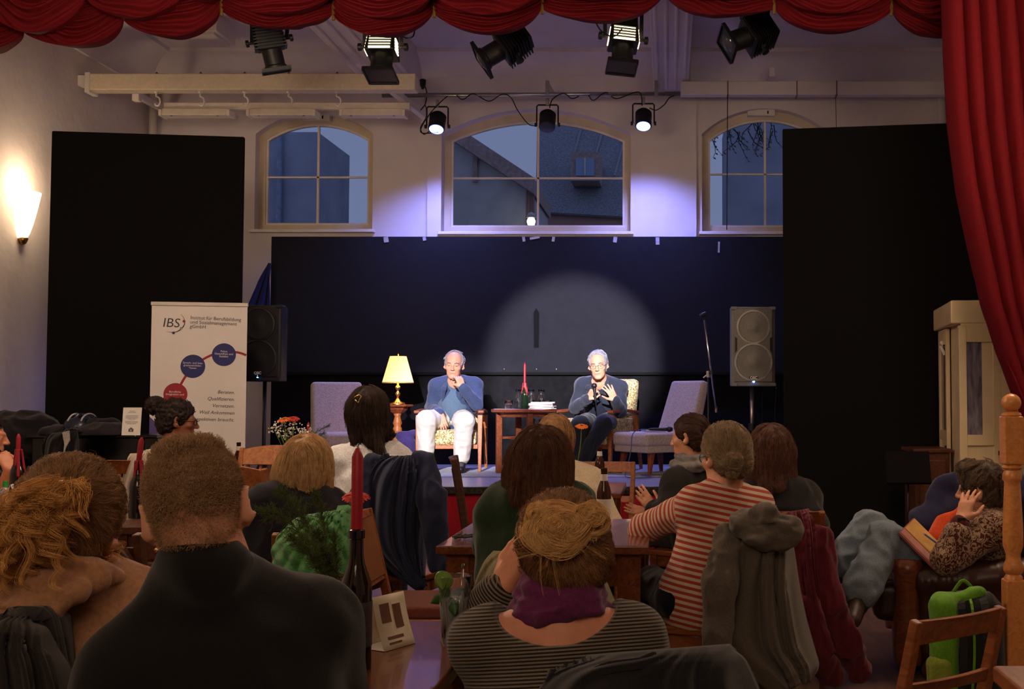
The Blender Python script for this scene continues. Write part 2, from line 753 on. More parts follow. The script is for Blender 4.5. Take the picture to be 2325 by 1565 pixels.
def arch(x0, x1, zs, zt, n=18):
    """points of a segmental arch from (x0, zs) over the apex zt to (x1, zs)"""
    c, hw, rise = (x0 + x1) / 2, (x1 - x0) / 2, zt - zs
    r = (hw * hw + rise * rise) / (2 * rise)
    a = math.asin(hw / r)
    return [(c + r * math.sin(-a + 2 * a * i / n), zt - r + r * math.cos(-a + 2 * a * i / n)) for i in range(n + 1)]


WIN = []
for x0, x1, yb, ys, ya in ((577, 845, 522, 304, 256), (1003, 1432, 527, 306, 250), (1594, 1886, 527, 304, 246)):
    q = lambda px, py: at(px, py, YW)
    WIN.append((q(x0, yb).x, q(x1, yb).x, q(x0, yb).z, q(x0, ys).z, q((x0 + x1) / 2, ya).z))
xm0, xm1 = at(972, 400, YW).x, at(1581, 400, YW).x
m = MB()
YB = YW + 0.36
edges = [XL - 0.2, xm0, xm1, XR + 0.2]
for i, (x0, x1, z0, zs, zt) in enumerate(WIN):
    yf = YW - (0.05 if i == 1 else 0)
    xa, xb = edges[i], edges[i + 1]
    for a, b in ((xa, x0), (x1, xb)):
        m.box(((a + b) / 2, (yf + YB) / 2, ZC / 2), (b - a, YB - yf, ZC))
    m.box(((x0 + x1) / 2, (yf + YB) / 2, z0 / 2), (x1 - x0, YB - yf, z0))
    ar = arch(x0, x1, zs, zt)
    for (ax, az), (bx, bz) in zip(ar, ar[1:]):
        m.prism([(ax, az), (bx, bz), (bx, ZC), (ax, ZC)], yf, YB)
struct('wall_back', m, plaster_white)

glass = mat('window_glass', (225, 235, 245), rough=0.02, trans=1.0, ior=1.12, spec=0.6, kind='flat')
for i, (x0, x1, z0, zs, zt) in enumerate(WIN):
    yf = YW + 0.13
    e = 0.02
    outer = [(x0 - e, z0 - e), *[(p[0] + (e if p[0] > (x0 + x1) / 2 else -e), p[1] + e) for p in arch(x0, x1, zs, zt)], (x1 + e, z0 - e)]
    w = 0.075
    ins = arch(x0 + w, x1 - w, zs - 0.035, zt - w - 0.02)
    inner = [(x0 + w, z0 + w), *ins, (x1 - w, z0 + w)]
    m = MB()
    k = len(outer)
    V = [(p[0], yf, p[1]) for p in outer] + [(p[0], yf, p[1]) for p in inner] + [(p[0], yf + 0.07, p[1]) for p in outer] + [(p[0], yf + 0.07, p[1]) for p in inner]
    F = []
    for j in range(k):
        n2 = (j + 1) % k
        F += [(j, n2, k + n2, k + j), (2 * k + j, 3 * k + j, 3 * k + n2, 2 * k + n2), (k + j, k + n2, 3 * k + n2, 3 * k + j), (j, 2 * k + j, 2 * k + n2, n2)]
    m.add(V, F)
    wf = struct('window_%d' % (i + 1), m, cream_paint, auto=30)
    w2 = 0.098
    s1 = arch(x0 + w2, x1 - w2, zs - 0.05, zt - w2 - 0.022)
    m = MB()
    inn = [(x0 + w2, z0 + w2), *s1, (x1 - w2, z0 + w2)]
    V = [(p[0], yf + 0.015, p[1]) for p in inner] + [(p[0], yf + 0.015, p[1]) for p in inn] + [(p[0], yf + 0.06, p[1]) for p in inner] + [(p[0], yf + 0.06, p[1]) for p in inn]
    m.add(V, F)
    put('sash', m, white_paint, wf, auto=30)
    # muntins: a cross of white glazing bars
    xc, zc = (x0 + x1) / 2, at(1222, (397, 399, 390)[i], YW).z
    put('glazing_bar', MB().box((xc, yf + 0.035, (z0 + w2 + zt - w2) / 2 - 0.01), (0.024, 0.03, zt - z0 - 2 * w2 - 0.02)), white_paint, wf)
    put('glazing_bar', MB().box(((x0 + x1) / 2, yf + 0.034, zc), (x1 - x0 - 2 * w2, 0.028, 0.02)), white_paint, wf)
    pts = [(x0 + w2 - .004, z0 + w2 - .004), *s1, (x1 - w2 + .004, z0 + w2 - .004)]
    put('pane', MB().prism(pts, yf + 0.045, yf + 0.049), glass, wf)
    put('window_sill', MB().box(((x0 + x1) / 2, YW + 0.05, z0 - 0.02), (x1 - x0 + 0.07, 0.26, 0.035)), white_paint, wf, bevel=0.006)
for i, (px, yy, lbl) in enumerate(((720, 268, 'white window opener box at the top of the left arched window'), (1728, 257, 'white window opener box at the top of the right arched window'))):
    c = at(px, yy, YW + 0.09)
    t = thing('window_opener', lbl, 'window opener', c)
    put('housing', MB().box((0, 0, 0), (0.31, 0.08, 0.075)), white_paint, t, bevel=0.006)
    put('slot', MB().box((0.075, -0.042, 0.0), (0.016, 0.006, 0.035)), black_metal, t)

# cornice cove along the back and left walls, two ceiling girders
for nm, fn in (('trim_1', lambda s, o, z: (s, YW - o, z)), ('trim_2', lambda s, o, z: (XL + o, s, z))):
    prof = [(0.0, ZC - 0.42), (0.03, ZC - 0.42), (0.03, ZC - 0.36)] + [(0.03 + 0.32 * (1 - math.cos(a)), ZC - 0.34 + 0.30 * math.sin(a)) for a in [i * PI / 16 for i in range(9)]] + [(0.36, ZC)]
    s0, s1 = (XL, XR) if nm == 'trim_1' else (-2.6, YW)
    rows = [[fn(s0 + (s1 - s0) * j / 12, o, z) for j in range(13)] for o, z in prof]
    struct(nm, MB().grid(rows), plaster_white, auto=40)
xg = [(at(846, 165, YW).x, at(960, 165, YW).x), (at(1484, 190, YW).x, at(1563, 190, YW).x)]
for i, (a, b) in enumerate(xg):
    zb = ZC - 0.40
    m = MB().box(((a + b) / 2, 6.0, (zb + ZC) / 2), (b - a, 13.68, ZC - zb))
    g = struct('trim_%d' % (i + 3), m, plaster_white, bevel=0.012)
    for j in range(4):
        x = a + (b - a) * (j + 0.5) / 4
        put('flute', MB().tube([(x, -0.7, zb + 0.004), (x, 12.7, zb + 0.004)], 0.022, 8), plaster_white, g, auto=40)

m = MB().box((at(468, 60, 11.6).x, 11.6, ZC - 0.09), (0.42, 0.5, 0.18)).box((at(468, 60, 11.6).x, 11.6, ZC - 0.19), (0.34, 0.42, 0.03))
struct('trim_6', m, plaster_white, bevel=0.008)
# skirting on the left wall
struct('baseboard_left', MB().box((XL + 0.015, 5.4, 0.07), (0.03, 14.0, 0.14)), wood('skirt_wood', (120, 80, 50)), bevel=0.005)

# ---------------------------------------------------------------- outside the windows
brick_out = mat('brick_out', (190, 150, 140), rough=0.9, kind='tiles', scale=4.5, col2=(140, 112, 108), bump=0.2, bscale=40)
render_out = mat('render_out', (205, 200, 200), rough=0.9, var=0.06, scale=3)
tile_out = mat('tile_out', (150, 150, 160), rough=0.8, var=0.2, scale=22, bump=0.4, bscale=60)
fascia = mat('fascia', (180, 156, 150), rough=0.7)
YO = 24.0
struct('ground', MB().box((-2, 30.0, -0.08), (60, 33.0, 0.1)), mat('paving_out', (96, 94, 96), rough=0.9, scale=2))
t = thing('house', 'pale rendered gable house beyond the middle window, its eave sloping down to the right', 'house', (at(1100, 400, YO).x, YO, 0))
O = t.location
pl = lambda px, py, Y=YO: (at(px, py, Y).x - O.x, at(px, py, Y).z)
gz = lambda px: (pl(px, 600)[0], 0.0)
poly = [gz(880), pl(880, 210), pl(1210, 440), gz(1210)]
put('wall', MB().prism(poly, 0.0, 3.0), render_out, t)
poly = [pl(860, 172), pl(1050, 300), pl(1216, 410), pl(1216, 446), pl(1046, 334), pl(860, 210)]
put('roof', MB().prism(poly, -0.35, 3.1), fascia, t)
a, b = at(1040, 600, YO), at(1080, 600, YO)
put('brick_base', MB().prism([gz(1196), pl(1196, 432), pl(1214, 432), gz(1214)], -0.08, 0.0), brick_out, t)
put('downpipe', MB().box((pl(1080, 360)[0], -0.06, pl(1080, 372)[1]), (0.10, 0.08, 0.8)), fascia, t)
YO2 = 30.0
t = thing('house', 'dark tiled roof with a dormer window beyond the middle window, right half', 'house', (at(1350, 400, YO2).x, YO2, 0))
O = t.location
pl = lambda px, py, Y=YO2: (at(px, py, Y).x - O.x, at(px, py, Y).z)
put('wall', MB().prism([(pl(1100, 600)[0], 0.0), pl(1100, 440), pl(1560, 520), (pl(1560, 600)[0], 0.0)], 0, 4), brick_out, t)
P0, P1, P2, P3 = (at(1216, 480, 29.8), at(1560, 500, 29.8), at(1560, 150, 36), at(1222, 150, 36))
rows = [[(P0 * (1 - u) + P1 * u) * (1 - v) + (P3 * (1 - u) + P2 * u) * v - O for u in np.linspace(0, 1, 5)] for v in np.linspace(0, 1, 15)]
for i in range(14):
    rf = [[p for p in rows[i]], [p + Vector((0, -0.05, 0.05)) * 0.3 for p in rows[i + 1]]]
    put('tile_course', MB().grid(rf, thick=0.06), tile_out, t)
dm = at(1331, 385, 30.2) - O
put('dormer', MB().box((dm.x, 0.6, dm.z), (0.75, 1.6, 0.75)), fascia, t)
put('dormer_window', MB().box((dm.x, -0.22, dm.z - 0.02), (0.48, 0.05, 0.46)), mat('pale_pane', (150, 170, 205), rough=0.2, kind='flat'), t)
put('dormer_bar', MB().box((dm.x, -0.26, dm.z - 0.02), (0.04, 0.04, 0.46)), white_paint, t)
m = MB()
for px in (1290, 1340, 1395):
    m.tube([Vector(at(px, 400, 31.2)) - O, Vector(at(px + 30, 290, 33.0)) - O], 0.03, 5)
t2 = put('snow_rail', m, steel, t)
# blue-grey facades beyond the side windows
for lbl, pxa, pxb, yt in (('dusky blue facade with pale string courses beyond the left arched window', 500, 722, 300), ('dusky blue facade beyond the right arched window, behind bare twigs', 1652, 1990, 258)):
    a, b = at(pxa, 560, 20.0), at(pxb, yt, 20.0)
    t = thing('facade', lbl, 'building', ((a.x + b.x) / 2, 20.0, 0))
    blue_wall = mat('blue_wall', (168, 172, 190), rough=0.9, var=0.1, scale=1.5)
    put('wall', MB().box((0, 1.0, b.z / 2), (b.x - a.x, 2.0, b.z)), blue_wall, t)
    for zz in (2.9, 3.6):
        put('string_course', MB().box((0, -0.03, zz), (b.x - a.x, 0.06, 0.12)), mat('course', (200, 202, 212), rough=0.9), t)
    put('downpipe', MB().tube([(0.2, -0.08, 0.0), (0.2, -0.08, b.z)], 0.05, 8), mat('pipe_blue', (150, 160, 185), rough=0.6), t)
lampc = at(1206, 503, 23.4)
t = thing('outdoor_lamp', 'lit white outdoor wall lamp seen through the middle window', 'lamp', lampc)
put('bulb', MB().lathe([(0.0, -0.09), (0.07, -0.07), (0.09, 0.0), (0.07, 0.06), (0.0, 0.08)], n=14), mat('bulb_out', (255, 240, 200), emit=(255, 244, 205), estr=6, kind='flat'), t, smooth=True)
put('hood', MB().lathe([(0.10, 0.08), (0.07, 0.16), (0.0, 0.20)], n=14), white_paint, t, smooth=True)
put('bracket', MB().box((0, 0.33, 0.15), (0.05, 0.62, 0.05)), black_metal, t)
# bare twigs with leaves beyond the right window
t = thing('tree_branch', 'leafy twigs of a tree hanging outside the right arched window', 'tree', at(1700, 300, 16.0))
O = t.location
twig = mat('twig', (46, 42, 40), rough=0.9)
leafm = mat('leaf_dusk', (104, 112, 104), rough=0.8)
m, lf = MB(), MB()
for i in range(22):
    p = Vector(at(rng.uniform(1590, 1780), rng.uniform(262, 300), 16 + rng.uniform(-.4, .4)))
    pts = [p]
    d = Vector((rng.uniform(-.3, .3), 0, -1)).normalized()
    for j in range(5):
        d = (d + Vector((rng.uniform(-.6, .6), rng.uniform(-.2, .2), rng.uniform(-.3, .25)))).normalized()
        pts.append(pts[-1] + d * rng.uniform(0.05, 0.11))
        for s in (-1, 1):
            c = pts[-1]
            w = Vector((s * 0.038, 0.01, -0.032)) * rng.uniform(.6, 1.3)
            n = Vector((0.012, 0.010, 0.010))
            lf.add([c - O, c + w * .5 + n - O, c + w - O, c + w * .5 - n - O], [(0, 1, 2, 3)])
    m.tube([q - O for q in pts], [0.008 - 0.001 * j for j in range(6)], 5)
p0 = Vector(at(1690, 230, 16.0)) - O
m.tube([Vector((3.4, 0.6, -O.z - 0.02)), Vector((3.1, 0.4, -1.0)), p0 + Vector((2.2, 0, 0.6)), p0 + Vector((0.9, 0.1, 0.25)), p0, p0 + Vector((-.7, 0, -.2))], [.16, .10, .05, .035, .02, .01], 7)
put('twigs', m, twig, t)
s = put('leaves', lf, leafm, t)
s['kind'] = 'stuff'

# ---------------------------------------------------------------- stage
ZS = 0.553
YS0, YS1 = 9.52, 12.80
XS0, XS1 = at(602, 1100, YS0).x, at(1768, 1100, YS0).x
stage_lino = mat('stage_lino', (136, 134, 142), rough=0.34, var=0.12, scale=3, bump=0.10, bscale=24, spec=0.5)
edge_dark = mat('edge_foil', (70, 68, 62), rough=0.28, metal=0.7, var=0.3, scale=40, bump=0.5, bscale=60)
red_cloth = fabric('red_skirt', (140, 16, 30), scale=120)
t = thing('stage_platform', 'low stage with blue lit floor and dark red fabric front', 'stage', ((XS0 + XS1) / 2, YS0, 0))
W = XS1 - XS0
put('deck', MB().box((0, (YS1 - YS0) / 2, ZS - 0.025), (W, YS1 - YS0, 0.05)), stage_lino, t)
put('edge_strip', MB().box((0, -0.012, ZS - 0.03), (W, 0.028, 0.062)), edge_dark, t, bevel=0.006)
rows = [[(-W / 2 + W * j / 160, 0.02 + 0.004 * math.sin(j * 1.3) * (1 - zz / ZS), zz) for j in range(161)] for zz in (ZS - 0.05, 0.35, 0.18, 0.005)]
put('front_skirt', MB().grid(rows, thick=0.01), red_cloth, t, smooth=True)
for s in (-1, 1):
    put('side_panel', MB().box((s * (W / 2 - 0.01), (YS1 - YS0) / 2, (ZS - 0.05) / 2), (0.02, YS1 - YS0 - 0.1, ZS - 0.052)), black_cloth, t)
# pale rug under the chairs
rug_m = fabric('stage_rug', (140, 140, 150), scale=25, var=0.2)
a, b = at(965, 1078, YS0 + 1.35), at(1770, 1064, YS0 + 1.35)
solo('stage_rug', 'thin grey rug on the stage under the chairs and table', 'rug',
     MB().box(((a.x + b.x) / 2, 11.35, ZS + 0.004), (b.x - a.x, 1.5, 0.008)), rug_m, ((a.x + b.x) / 2, 11.35, ZS), bevel=0.003)

# backdrop screen at the rear of the stage
YK = 12.55
a, b = at(618, 538, YK), at(1800, 540, YK)
zmid = at(1000, 846, YK).z
t = thing('backdrop_screen', 'wide dark blue backdrop screen standing behind the stage chairs', 'screen', ((a.x + b.x) / 2, YK, ZS))
w = b.x - a.x
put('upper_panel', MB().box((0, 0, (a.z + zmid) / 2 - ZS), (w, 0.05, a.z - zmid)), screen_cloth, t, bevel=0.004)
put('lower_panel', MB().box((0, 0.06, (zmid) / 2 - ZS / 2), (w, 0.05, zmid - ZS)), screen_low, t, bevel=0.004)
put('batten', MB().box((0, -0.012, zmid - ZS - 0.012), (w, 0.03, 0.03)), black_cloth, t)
tape = mat('silver_tape', (170, 168, 175), rough=0.35, var=0.1, scale=40)
for px, py, ww, hh in ((878, 543, .05, .06), (965, 541, .035, .04), (1190, 542, .03, .05), (1215, 539, .11, .025), (1257, 542, .03, .05), (1397, 543, .04, .06), (1493, 546, .04, .08), (1632, 560, .02, .12)):
    c = at(px, py, YK)
    put('tape_strip', MB().box((c.x - (a.x + b.x) / 2, -0.028, c.z - ZS - 0.01), (ww, 0.006, hh), rot=(0, rng.uniform(-.2, .2), 0)), tape, t)
for px in (1146, 1219, 1264):
    c = at(px, 839, YK)
    put('rivet', MB().lathe([(0.0, -.008), (0.01, -.006), (0.01, .008), (0, .01)], (c.x - (a.x + b.x) / 2, -0.03, c.z - ZS), n=10), chrome, t)
# long dark patch on the screen cloth
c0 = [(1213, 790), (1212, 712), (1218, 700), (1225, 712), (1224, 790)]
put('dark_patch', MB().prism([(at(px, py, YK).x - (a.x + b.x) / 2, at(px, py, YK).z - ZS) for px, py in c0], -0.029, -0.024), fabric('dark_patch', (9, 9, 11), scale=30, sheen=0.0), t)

# blue cloth slung from the screen's left end
P = [at(613, 598, YK - .06), at(600, 610, YK - .06), at(548, 690, YK - .3), at(548, 760, YK - .3), at(614, 760, YK - .06)]
rows = []
for i in range(14):
    v = i / 13
    l = P[0].lerp(P[2], v) + Vector((0, 0, -0.25 * v * v))
    r = P[0].lerp(P[4], v)
    rows.append([l.lerp(r, u) + Vector((0, -0.03 * math.sin(u * 14 + v * 2), 0)) for u in np.linspace(0, 1, 20)])
solo('draped_cloth', 'dark blue cloth slung diagonally from the left end of the backdrop screen', 'cloth', MB().grid(rows, thick=0.008), fabric('blue_drape', (30, 32, 62)), P[0], smooth=True)

# two tall black wing panels
ZP = 3.59
def wing(pa, pb, lbl):
    a, b = Vector(pa), Vector(pb)
    c = (a + b) / 2
    d = b - a
    t = thing('wing_panel', lbl, 'stage panel', (c.x, c.y, 0), math.atan2(d.y, d.x))
    put('cloth_face', MB().box((0, 0, ZP / 2), (d.length, 0.05, ZP)), black_cloth, t, bevel=0.012)
    put('frame_foot', MB().box((0, 0.10, 0.04), (d.length * 0.9, 0.5, 0.05)), black_metal, t)
    for s in (-1, 1):
        put('brace', MB().bar((s * d.length * .4, 0.04, 1.6), (s * d.length * .4, 0.32, 0.06), 0.03, 0.03), black_metal, t)
a, b = at(120, 298, 9.81), at(555, 312, 10.04)
wing((at(112, 600, 9.81).x, 9.81, 0), (at(551, 600, 10.04).x, 10.04, 0), 'tall black wing panel on the left behind the white roll-up banner')
wing((at(1778, 600, 9.74).x, 9.74, 0), (at(2360, 600, 9.42).x, 9.42, 0), 'tall black wing panel on the right beside the grey speaker')

# ---------------------------------------------------------------- red house curtain
velvet = mat('velvet', (98, 13, 20), rough=0.8, var=0.08, scale=60, bump=0.15, bscale=300, spec=0.12, sheen=0.0)
YV = 8.3
gold = mat('gold_ring', (150, 120, 60), rough=0.4, metal=0.6)
o = at(1162, 0, YV)
t = thing('curtain_valance', 'scalloped dark red velvet valance across the top of the proscenium', 'curtain', (o.x, YV, 4.6))
T0 = t.location


def swag(x0, x1, g0, g1, yb, Y, bul, hgt, seed):
    nu, nv = 30, 150
    p0, p1, pb = at(x0, g0, Y), at(x1, g1, Y), at((x0 + x1) / 2, yb, Y)
    rows = []
    for j in range(nv + 1):
        v = j / nv * 1.16
        row = []
        for i in range(nu + 1):
            u = i / nu
            arc = (4 * u * (1 - u)) ** 0.78
            base = p0.lerp(p1, u)
            vv = min(v, 1.0)
            gz = base.z + (1 - vv) * hgt
            sag = (base.z - pb.z) * (0.25 + 0.75 * vv)
            z = gz - sag * arc
            ph = vv * 11.0 + 0.45 * math.sin(u * 5 + seed) + 0.35 * math.sin(seed * 3 + u * 9 + vv * 4) + 0.3 * math.sin(vv * 9 + seed)
            fold = (0.5 + 0.5 * math.sin(ph * 2 * PI)) ** 1.3 * (0.75 + 0.25 * math.sin(vv * 17 + seed))
            y = -bul * math.sin(PI * min(1, 0.12 + 0.80 * vv)) ** 0.8 * (0.25 + 0.75 * arc) - 0.058 * fold * (0.35 + 0.65 * arc)
            z -= 0.012 * fold * arc
            if v > 1:
                y += (v - 1) * 1.2 * arc
                z += (v - 1) * 0.25 * arc
            row.append(Vector((base.x, Y + y, z)) - T0)
        rows.append(row)
    put('swag', MB().grid(rows), velvet, t, smooth=True)


sc = [(-175, 57, 75, 75, 124), (57, 283, 75, 48, 108), (283, 503, 48, 22, 88), (503, 757, 22, 36, 66), (757, 986, 36, 30, 84), (986, 1231, 30, 22, 78),
      (1231, 1508, 22, -12, 51), (1508, 1758, -12, 22, 38), (1758, 2024, 22, 25, 75), (2024, 2250, 25, 28, 86)]
for i, (x0, x1, g0, g1, yb) in enumerate(sc):
    swag(x0, x1, g0, g1, yb, YV, 0.10, 0.42, i)
up = [(-30, 197, 2, 0, 79), (197, 425, 0, -22, 47), (425, 503, -22, -22, 8), (503, 757, -22, -8, 38), (757, 986, -8, -12, 46), (986, 1231, -12, -22, 38), (1231, 1508, -22, -55, 6),
      (1508, 1758, -55, -22, 2), (1758, 2024, -22, -18, 36), (2024, 2250, -18, -12, 48)]
for i, (x0, x1, g0, g1, yb) in enumerate(up):
    swag(x0, x1, g0, g1, yb, YV - 0.16, 0.13, 0.5, i + 20)
for px, py in ((503, 14), (757, 24), (986, 18), (1231, 10), (1758, 10), (2024, 14)):
    put('gather_cord', MB().tube([at(px, py + 22, YV - .02) - T0, at(px, py - 60, YV - .02) - T0], 0.012, 6), gold, t)
rows = [[Vector((x, YV + 0.06, z)) - T0 for x in np.linspace(at(-250, 0, YV).x, at(2330, 0, YV).x, 60)] for z in (ZC - 0.02, 4.75, 4.42)]
put('heading', MB().grid(rows, thick=0.02), velvet, t)
# side curtain, drawn back to the right
Y0 = 7.55
left = [(2128, -260), (2143, 0), (2150, 110), (2161, 280), (2180, 430), (2205, 560), (2232, 690), (2266, 800), (2306, 905), (2345, 990), (2375, 1060), (2392, 1120), (2396, 1200), (2400, 1500)]
right = [(2800, -260), (2800, 0), (2800, 110), (2790, 280), (2770, 430), (2740, 560), (2700, 690), (2650, 800), (2590, 905), (2540, 990), (2510, 1060), (2500, 1120), (2530, 1200), (2600, 1500)]
rows = []
for k in range(len(left) * 4 - 3):
    i, fr = divmod(k, 4)
    fr /= 4
    i2 = min(i + 1, len(left) - 1)
    L = Vector(left[i]).lerp(Vector(left[i2]), fr)
    Rr = Vector(right[i]).lerp(Vector(right[i2]), fr)
    row = []
    for j in range(141):
        u = j / 140
        q = L.lerp(Rr, u)
        ph = u * 17 + 0.25 * math.sin(k * 0.12 + u * 9)
        f = 0.11 * math.sin(ph * 2 * PI) + 0.02 * math.sin(ph * 4 * PI + 1)
        p = at(q.x, q.y, Y0 + 0.15 * u)
        row.append(p + Vector((0.02 * math.cos(ph * 2 * PI), f, 0)))
    rows.append(row)
solo('side_curtain', 'dark red velvet curtain gathered back at the right edge of the stage', 'curtain', MB().grid(rows, thick=0.012), velvet, at(2325, 100, Y0), smooth=True)


# ---------------------------------------------------------------- beams, bars and lanterns under the ceiling
cream_beam = wood('painted_beam', (216, 202, 178), (204, 188, 164), rough=0.55, scale=3, bump=0.15)
YBm = 11.3
a, b = at(203, 194, YBm), at(947, 186, YBm)
t = thing('ceiling_beam', 'cream painted timber beam with white hooks at upper left', 'beam', ((a.x + b.x) / 2, YBm, (a.z + b.z) / 2))
ln = b.x - a.x
put('timber', MB().box((0, 0, 0), (ln, 0.16, 0.165)), cream_beam, t, bevel=0.012)
put('end_bracket', MB().box((-ln / 2 + 0.02, 0, -0.01), (0.05, 0.18, 0.2)), white_paint, t, bevel=0.005)
put('wall_stub', MB().box((-ln / 2 - 0.10, 0, 0.02), (0.26, 0.10, 0.10)), white_paint, t)
for px in (355, 455, 555, 655, 765):
    c = at(px, 210, YBm)
    x = c.x - t.location.x
    z0 = -0.08
    pts = [(x, 0, z0 + 0.02), (x, 0, z0 - 0.05)] + [(x + 0.025 - 0.055 * math.cos(q) * 0.8 - 0.02, 0, z0 - 0.085 - 0.042 * math.sin(q)) for q in [i * PI / 7 for i in range(0)]]
    pts += [(x + 0.012 + 0.028 * math.sin(q), 0.0, z0 - 0.10 + 0.045 * math.cos(q)) for q in [0.2 + i * 0.45 for i in range(10)]]
    h = put('hook', MB().tube(pts, 0.009, 8), white_paint, t, smooth=True)
    put('hook_plate', MB().lathe([(0.02, -0.01), (0.02, 0.01)], (x, 0, z0 - 0.008), n=10), white_paint, h)
    put('hook_nut', MB().lathe([(0.012, 0), (0.014, 0.02), (0.006, 0.035)], (x, 0, 0.082), n=8), mat('rust', (110, 70, 40), rough=0.8), h)
# diagonal strut at the beam's right end and small left strut
t = thing('strut', 'white diagonal strut running from the beam end down to the wall', 'strut', at(930, 225, 12.0))
O = t.location
put('bar', MB().bar(at(872, 190, 11.5) - O, at(965, 265, 12.70) - O, 0.07, 0.07), white_paint, t, bevel=0.006)
put('wall_plate', MB().box(at(966, 266, 12.74) - O, (0.1, 0.03, 0.12)), white_paint, t)
t = thing('strut', 'white iron strut below the beam near the left wall', 'strut', at(340, 235, 12.0))
O = t.location
put('bar', MB().bar(at(312, 215, 11.45) - O, at(372, 250, 12.70) - O, 0.05, 0.07), white_paint, t, bevel=0.006)
put('clamp', MB().box(at(311, 216, 11.42) - O, (0.07, 0.07, 0.13)), white_paint, t, bevel=0.006)
for px, lbl in ((347, 'white heating pipe running up the left back corner'), (2140, 'white heating pipe at the right back corner by the red curtain')):
    c = at(px, 300, 12.72)
    t = thing('heating_pipe', lbl, 'pipe', (c.x, 12.72, 0))
    put('pipe', MB().tube([(0, 0, 0.02), (0, 0, 4.72)], 0.045, 12), white_paint, t, smooth=True)
    put('pipe_collar', MB().lathe([(0.06, -.02), (0.06, .02)], (0, 0, 4.05), n=12), white_paint, t)
# boxed beam across the right bay
a, b = at(1545, 206, 12.35), at(2190, 200, 12.35)
m = MB().box(((a.x + b.x) / 2, 12.35, (a.z + b.z) / 2), (b.x - a.x, 0.12, 0.15))
bm = struct('trim_5', m, plaster_white, bevel=0.01)
for px in (1652, 1808, 1898):
    c = at(px, 204, 12.35)
    put('wire_tie', MB().box((c.x, 12.35, c.z), (0.012, 0.135, 0.165)), mat('rust_tie', (120, 80, 60)), bm)
put('support_bracket', MB().box((at(1750, 175, 12.5).x, 12.5, at(1750, 172, 12.5).z), (0.06, 0.3, 0.1)), plaster_white, bm)
c = at(1652, 380, 12.28)
m = MB().tube([at(1652, 215, 12.28), at(1651, 380, 12.28), at(1650, 522, 12.4)], 0.005, 5)
solo('hanging_cord', 'thin dark cord hanging down in front of the right window', 'cord', m, black_metal, c)
c = at(1898, 300, 12.28)
solo('hanging_cord', 'thin rust brown cord hanging from the box beam toward the right wing panel', 'cord', MB().tube([at(1897, 215, 12.28), at(1899, 300, 12.28), at(1899, 420, 12.3)], 0.004, 5), mat('rust_tie', (120, 80, 60)), c)

# strip lights below the beam
YL = 12.0
fitting = mat('fitting', (226, 214, 196), rough=0.45, var=0.04)
for px0, px1, lbl in ((368, 526, 'leftmost of three pale strip light fittings under the timber beam'), (566, 720, 'middle one of three pale strip light fittings under the timber beam'), (776, 922, 'right hand strip light fitting under the timber beam end')):
    a, b = at(px0, 258, YL), at(px1, 256, YL)
    t = thing('strip_light', lbl, 'light fitting', (a + b) / 2, 0, 'strip lights under the beam')
    ln = b.x - a.x
    put('housing', MB().box((0, 0, 0), (ln, 0.16, 0.08), top=(0.96, 0.75)), fitting, t, bevel=0.012)
    for s in (-1, 1):
        put('end_cap', MB().box((s * (ln / 2 - 0.01), 0, -0.012), (0.035, 0.17, 0.07)), fitting, t, bevel=0.008)
        put('screw', MB().lathe([(0.012, 0), (0.012, 0.012)], (s * ln * .33, -0.06, -0.048), n=8), steel, t)
a, b = at(372, 243, YL), at(930, 238, YL)
t = thing('mounting_rail', 'long white rail carrying the strip light fittings', 'rail', (a + b) / 2)
put('rail', MB().box((0, 0.03, 0.0), (b.x - a.x, 0.06, 0.07)), fitting, t, bevel=0.004)
for s in (-.8, 0, .8):
    put('bracket', MB().bar((s, 0.05, 0), (s, 0.72, 0.05), 0.03, 0.03), fitting, t)

# lighting bar with three small LED cans
YBar = 12.2
a, b = at(868, 217, YBar), at(1545, 213, YBar)
t = thing('lighting_bar', 'slim metal lighting bar with black cables along the back wall', 'lighting bar', (a + b) / 2)
O = t.location
put('pipe', MB().tube([a - O, b - O], 0.024, 12), steel, t, smooth=True)
for px in (892, 1243, 1490):
    c = at(px, 205, YBar) - O
    put('clamp', MB().box((c.x, 0.0, c.z + 0.02), (0.04, 0.06, 0.16)), steel, t, bevel=0.004)
    put('hanger', MB().bar((c.x, 0.02, c.z + 0.08), (c.x, 0.58, c.z + 0.12), 0.03, 0.03), steel, t)
rubber = mat('rubber_cable', (20, 20, 22), rough=0.6, var=0.05)
cb = [(995, 300), (955, 300), (975, 260), (1008, 225), (1030, 213), (1050, 226), (1075, 213), (1110, 230), (1140, 214), (1160, 222), (1175, 250), (1200, 282), (1220, 285)]
pts = [at(px, py, YBar - 0.035 + 0.05 * math.sin(i * 2.1)) for i, (px, py) in enumerate(cb)]


def smooth_path(pts, n=6):
    out = []
    P = [pts[0]] + list(pts) + [pts[-1]]
    for i in range(1, len(P) - 2):
        for k in range(n):
            u = k / n
            p0, p1, p2, p3 = P[i - 1], P[i], P[i + 1], P[i + 2]
            out.append(0.5 * ((2 * p1) + (p2 - p0) * u + (2 * p0 - 5 * p1 + 4 * p2 - p3) * u * u + (3 * p1 - p0 - 3 * p2 + p3) * u ** 3))
    out.append(P[-1])
    return out


def cable(name, label, px, Y, r=0.006, amp=0.04, group=None):
    pts = [at(x, y, Y - 0.03 + amp * math.sin(i * 2.1)) for i, (x, y) in enumerate(px)]
    return solo(name, label, 'cable', MB().tube(smooth_path(pts), r, 6), rubber, pts[0], group, smooth=True)


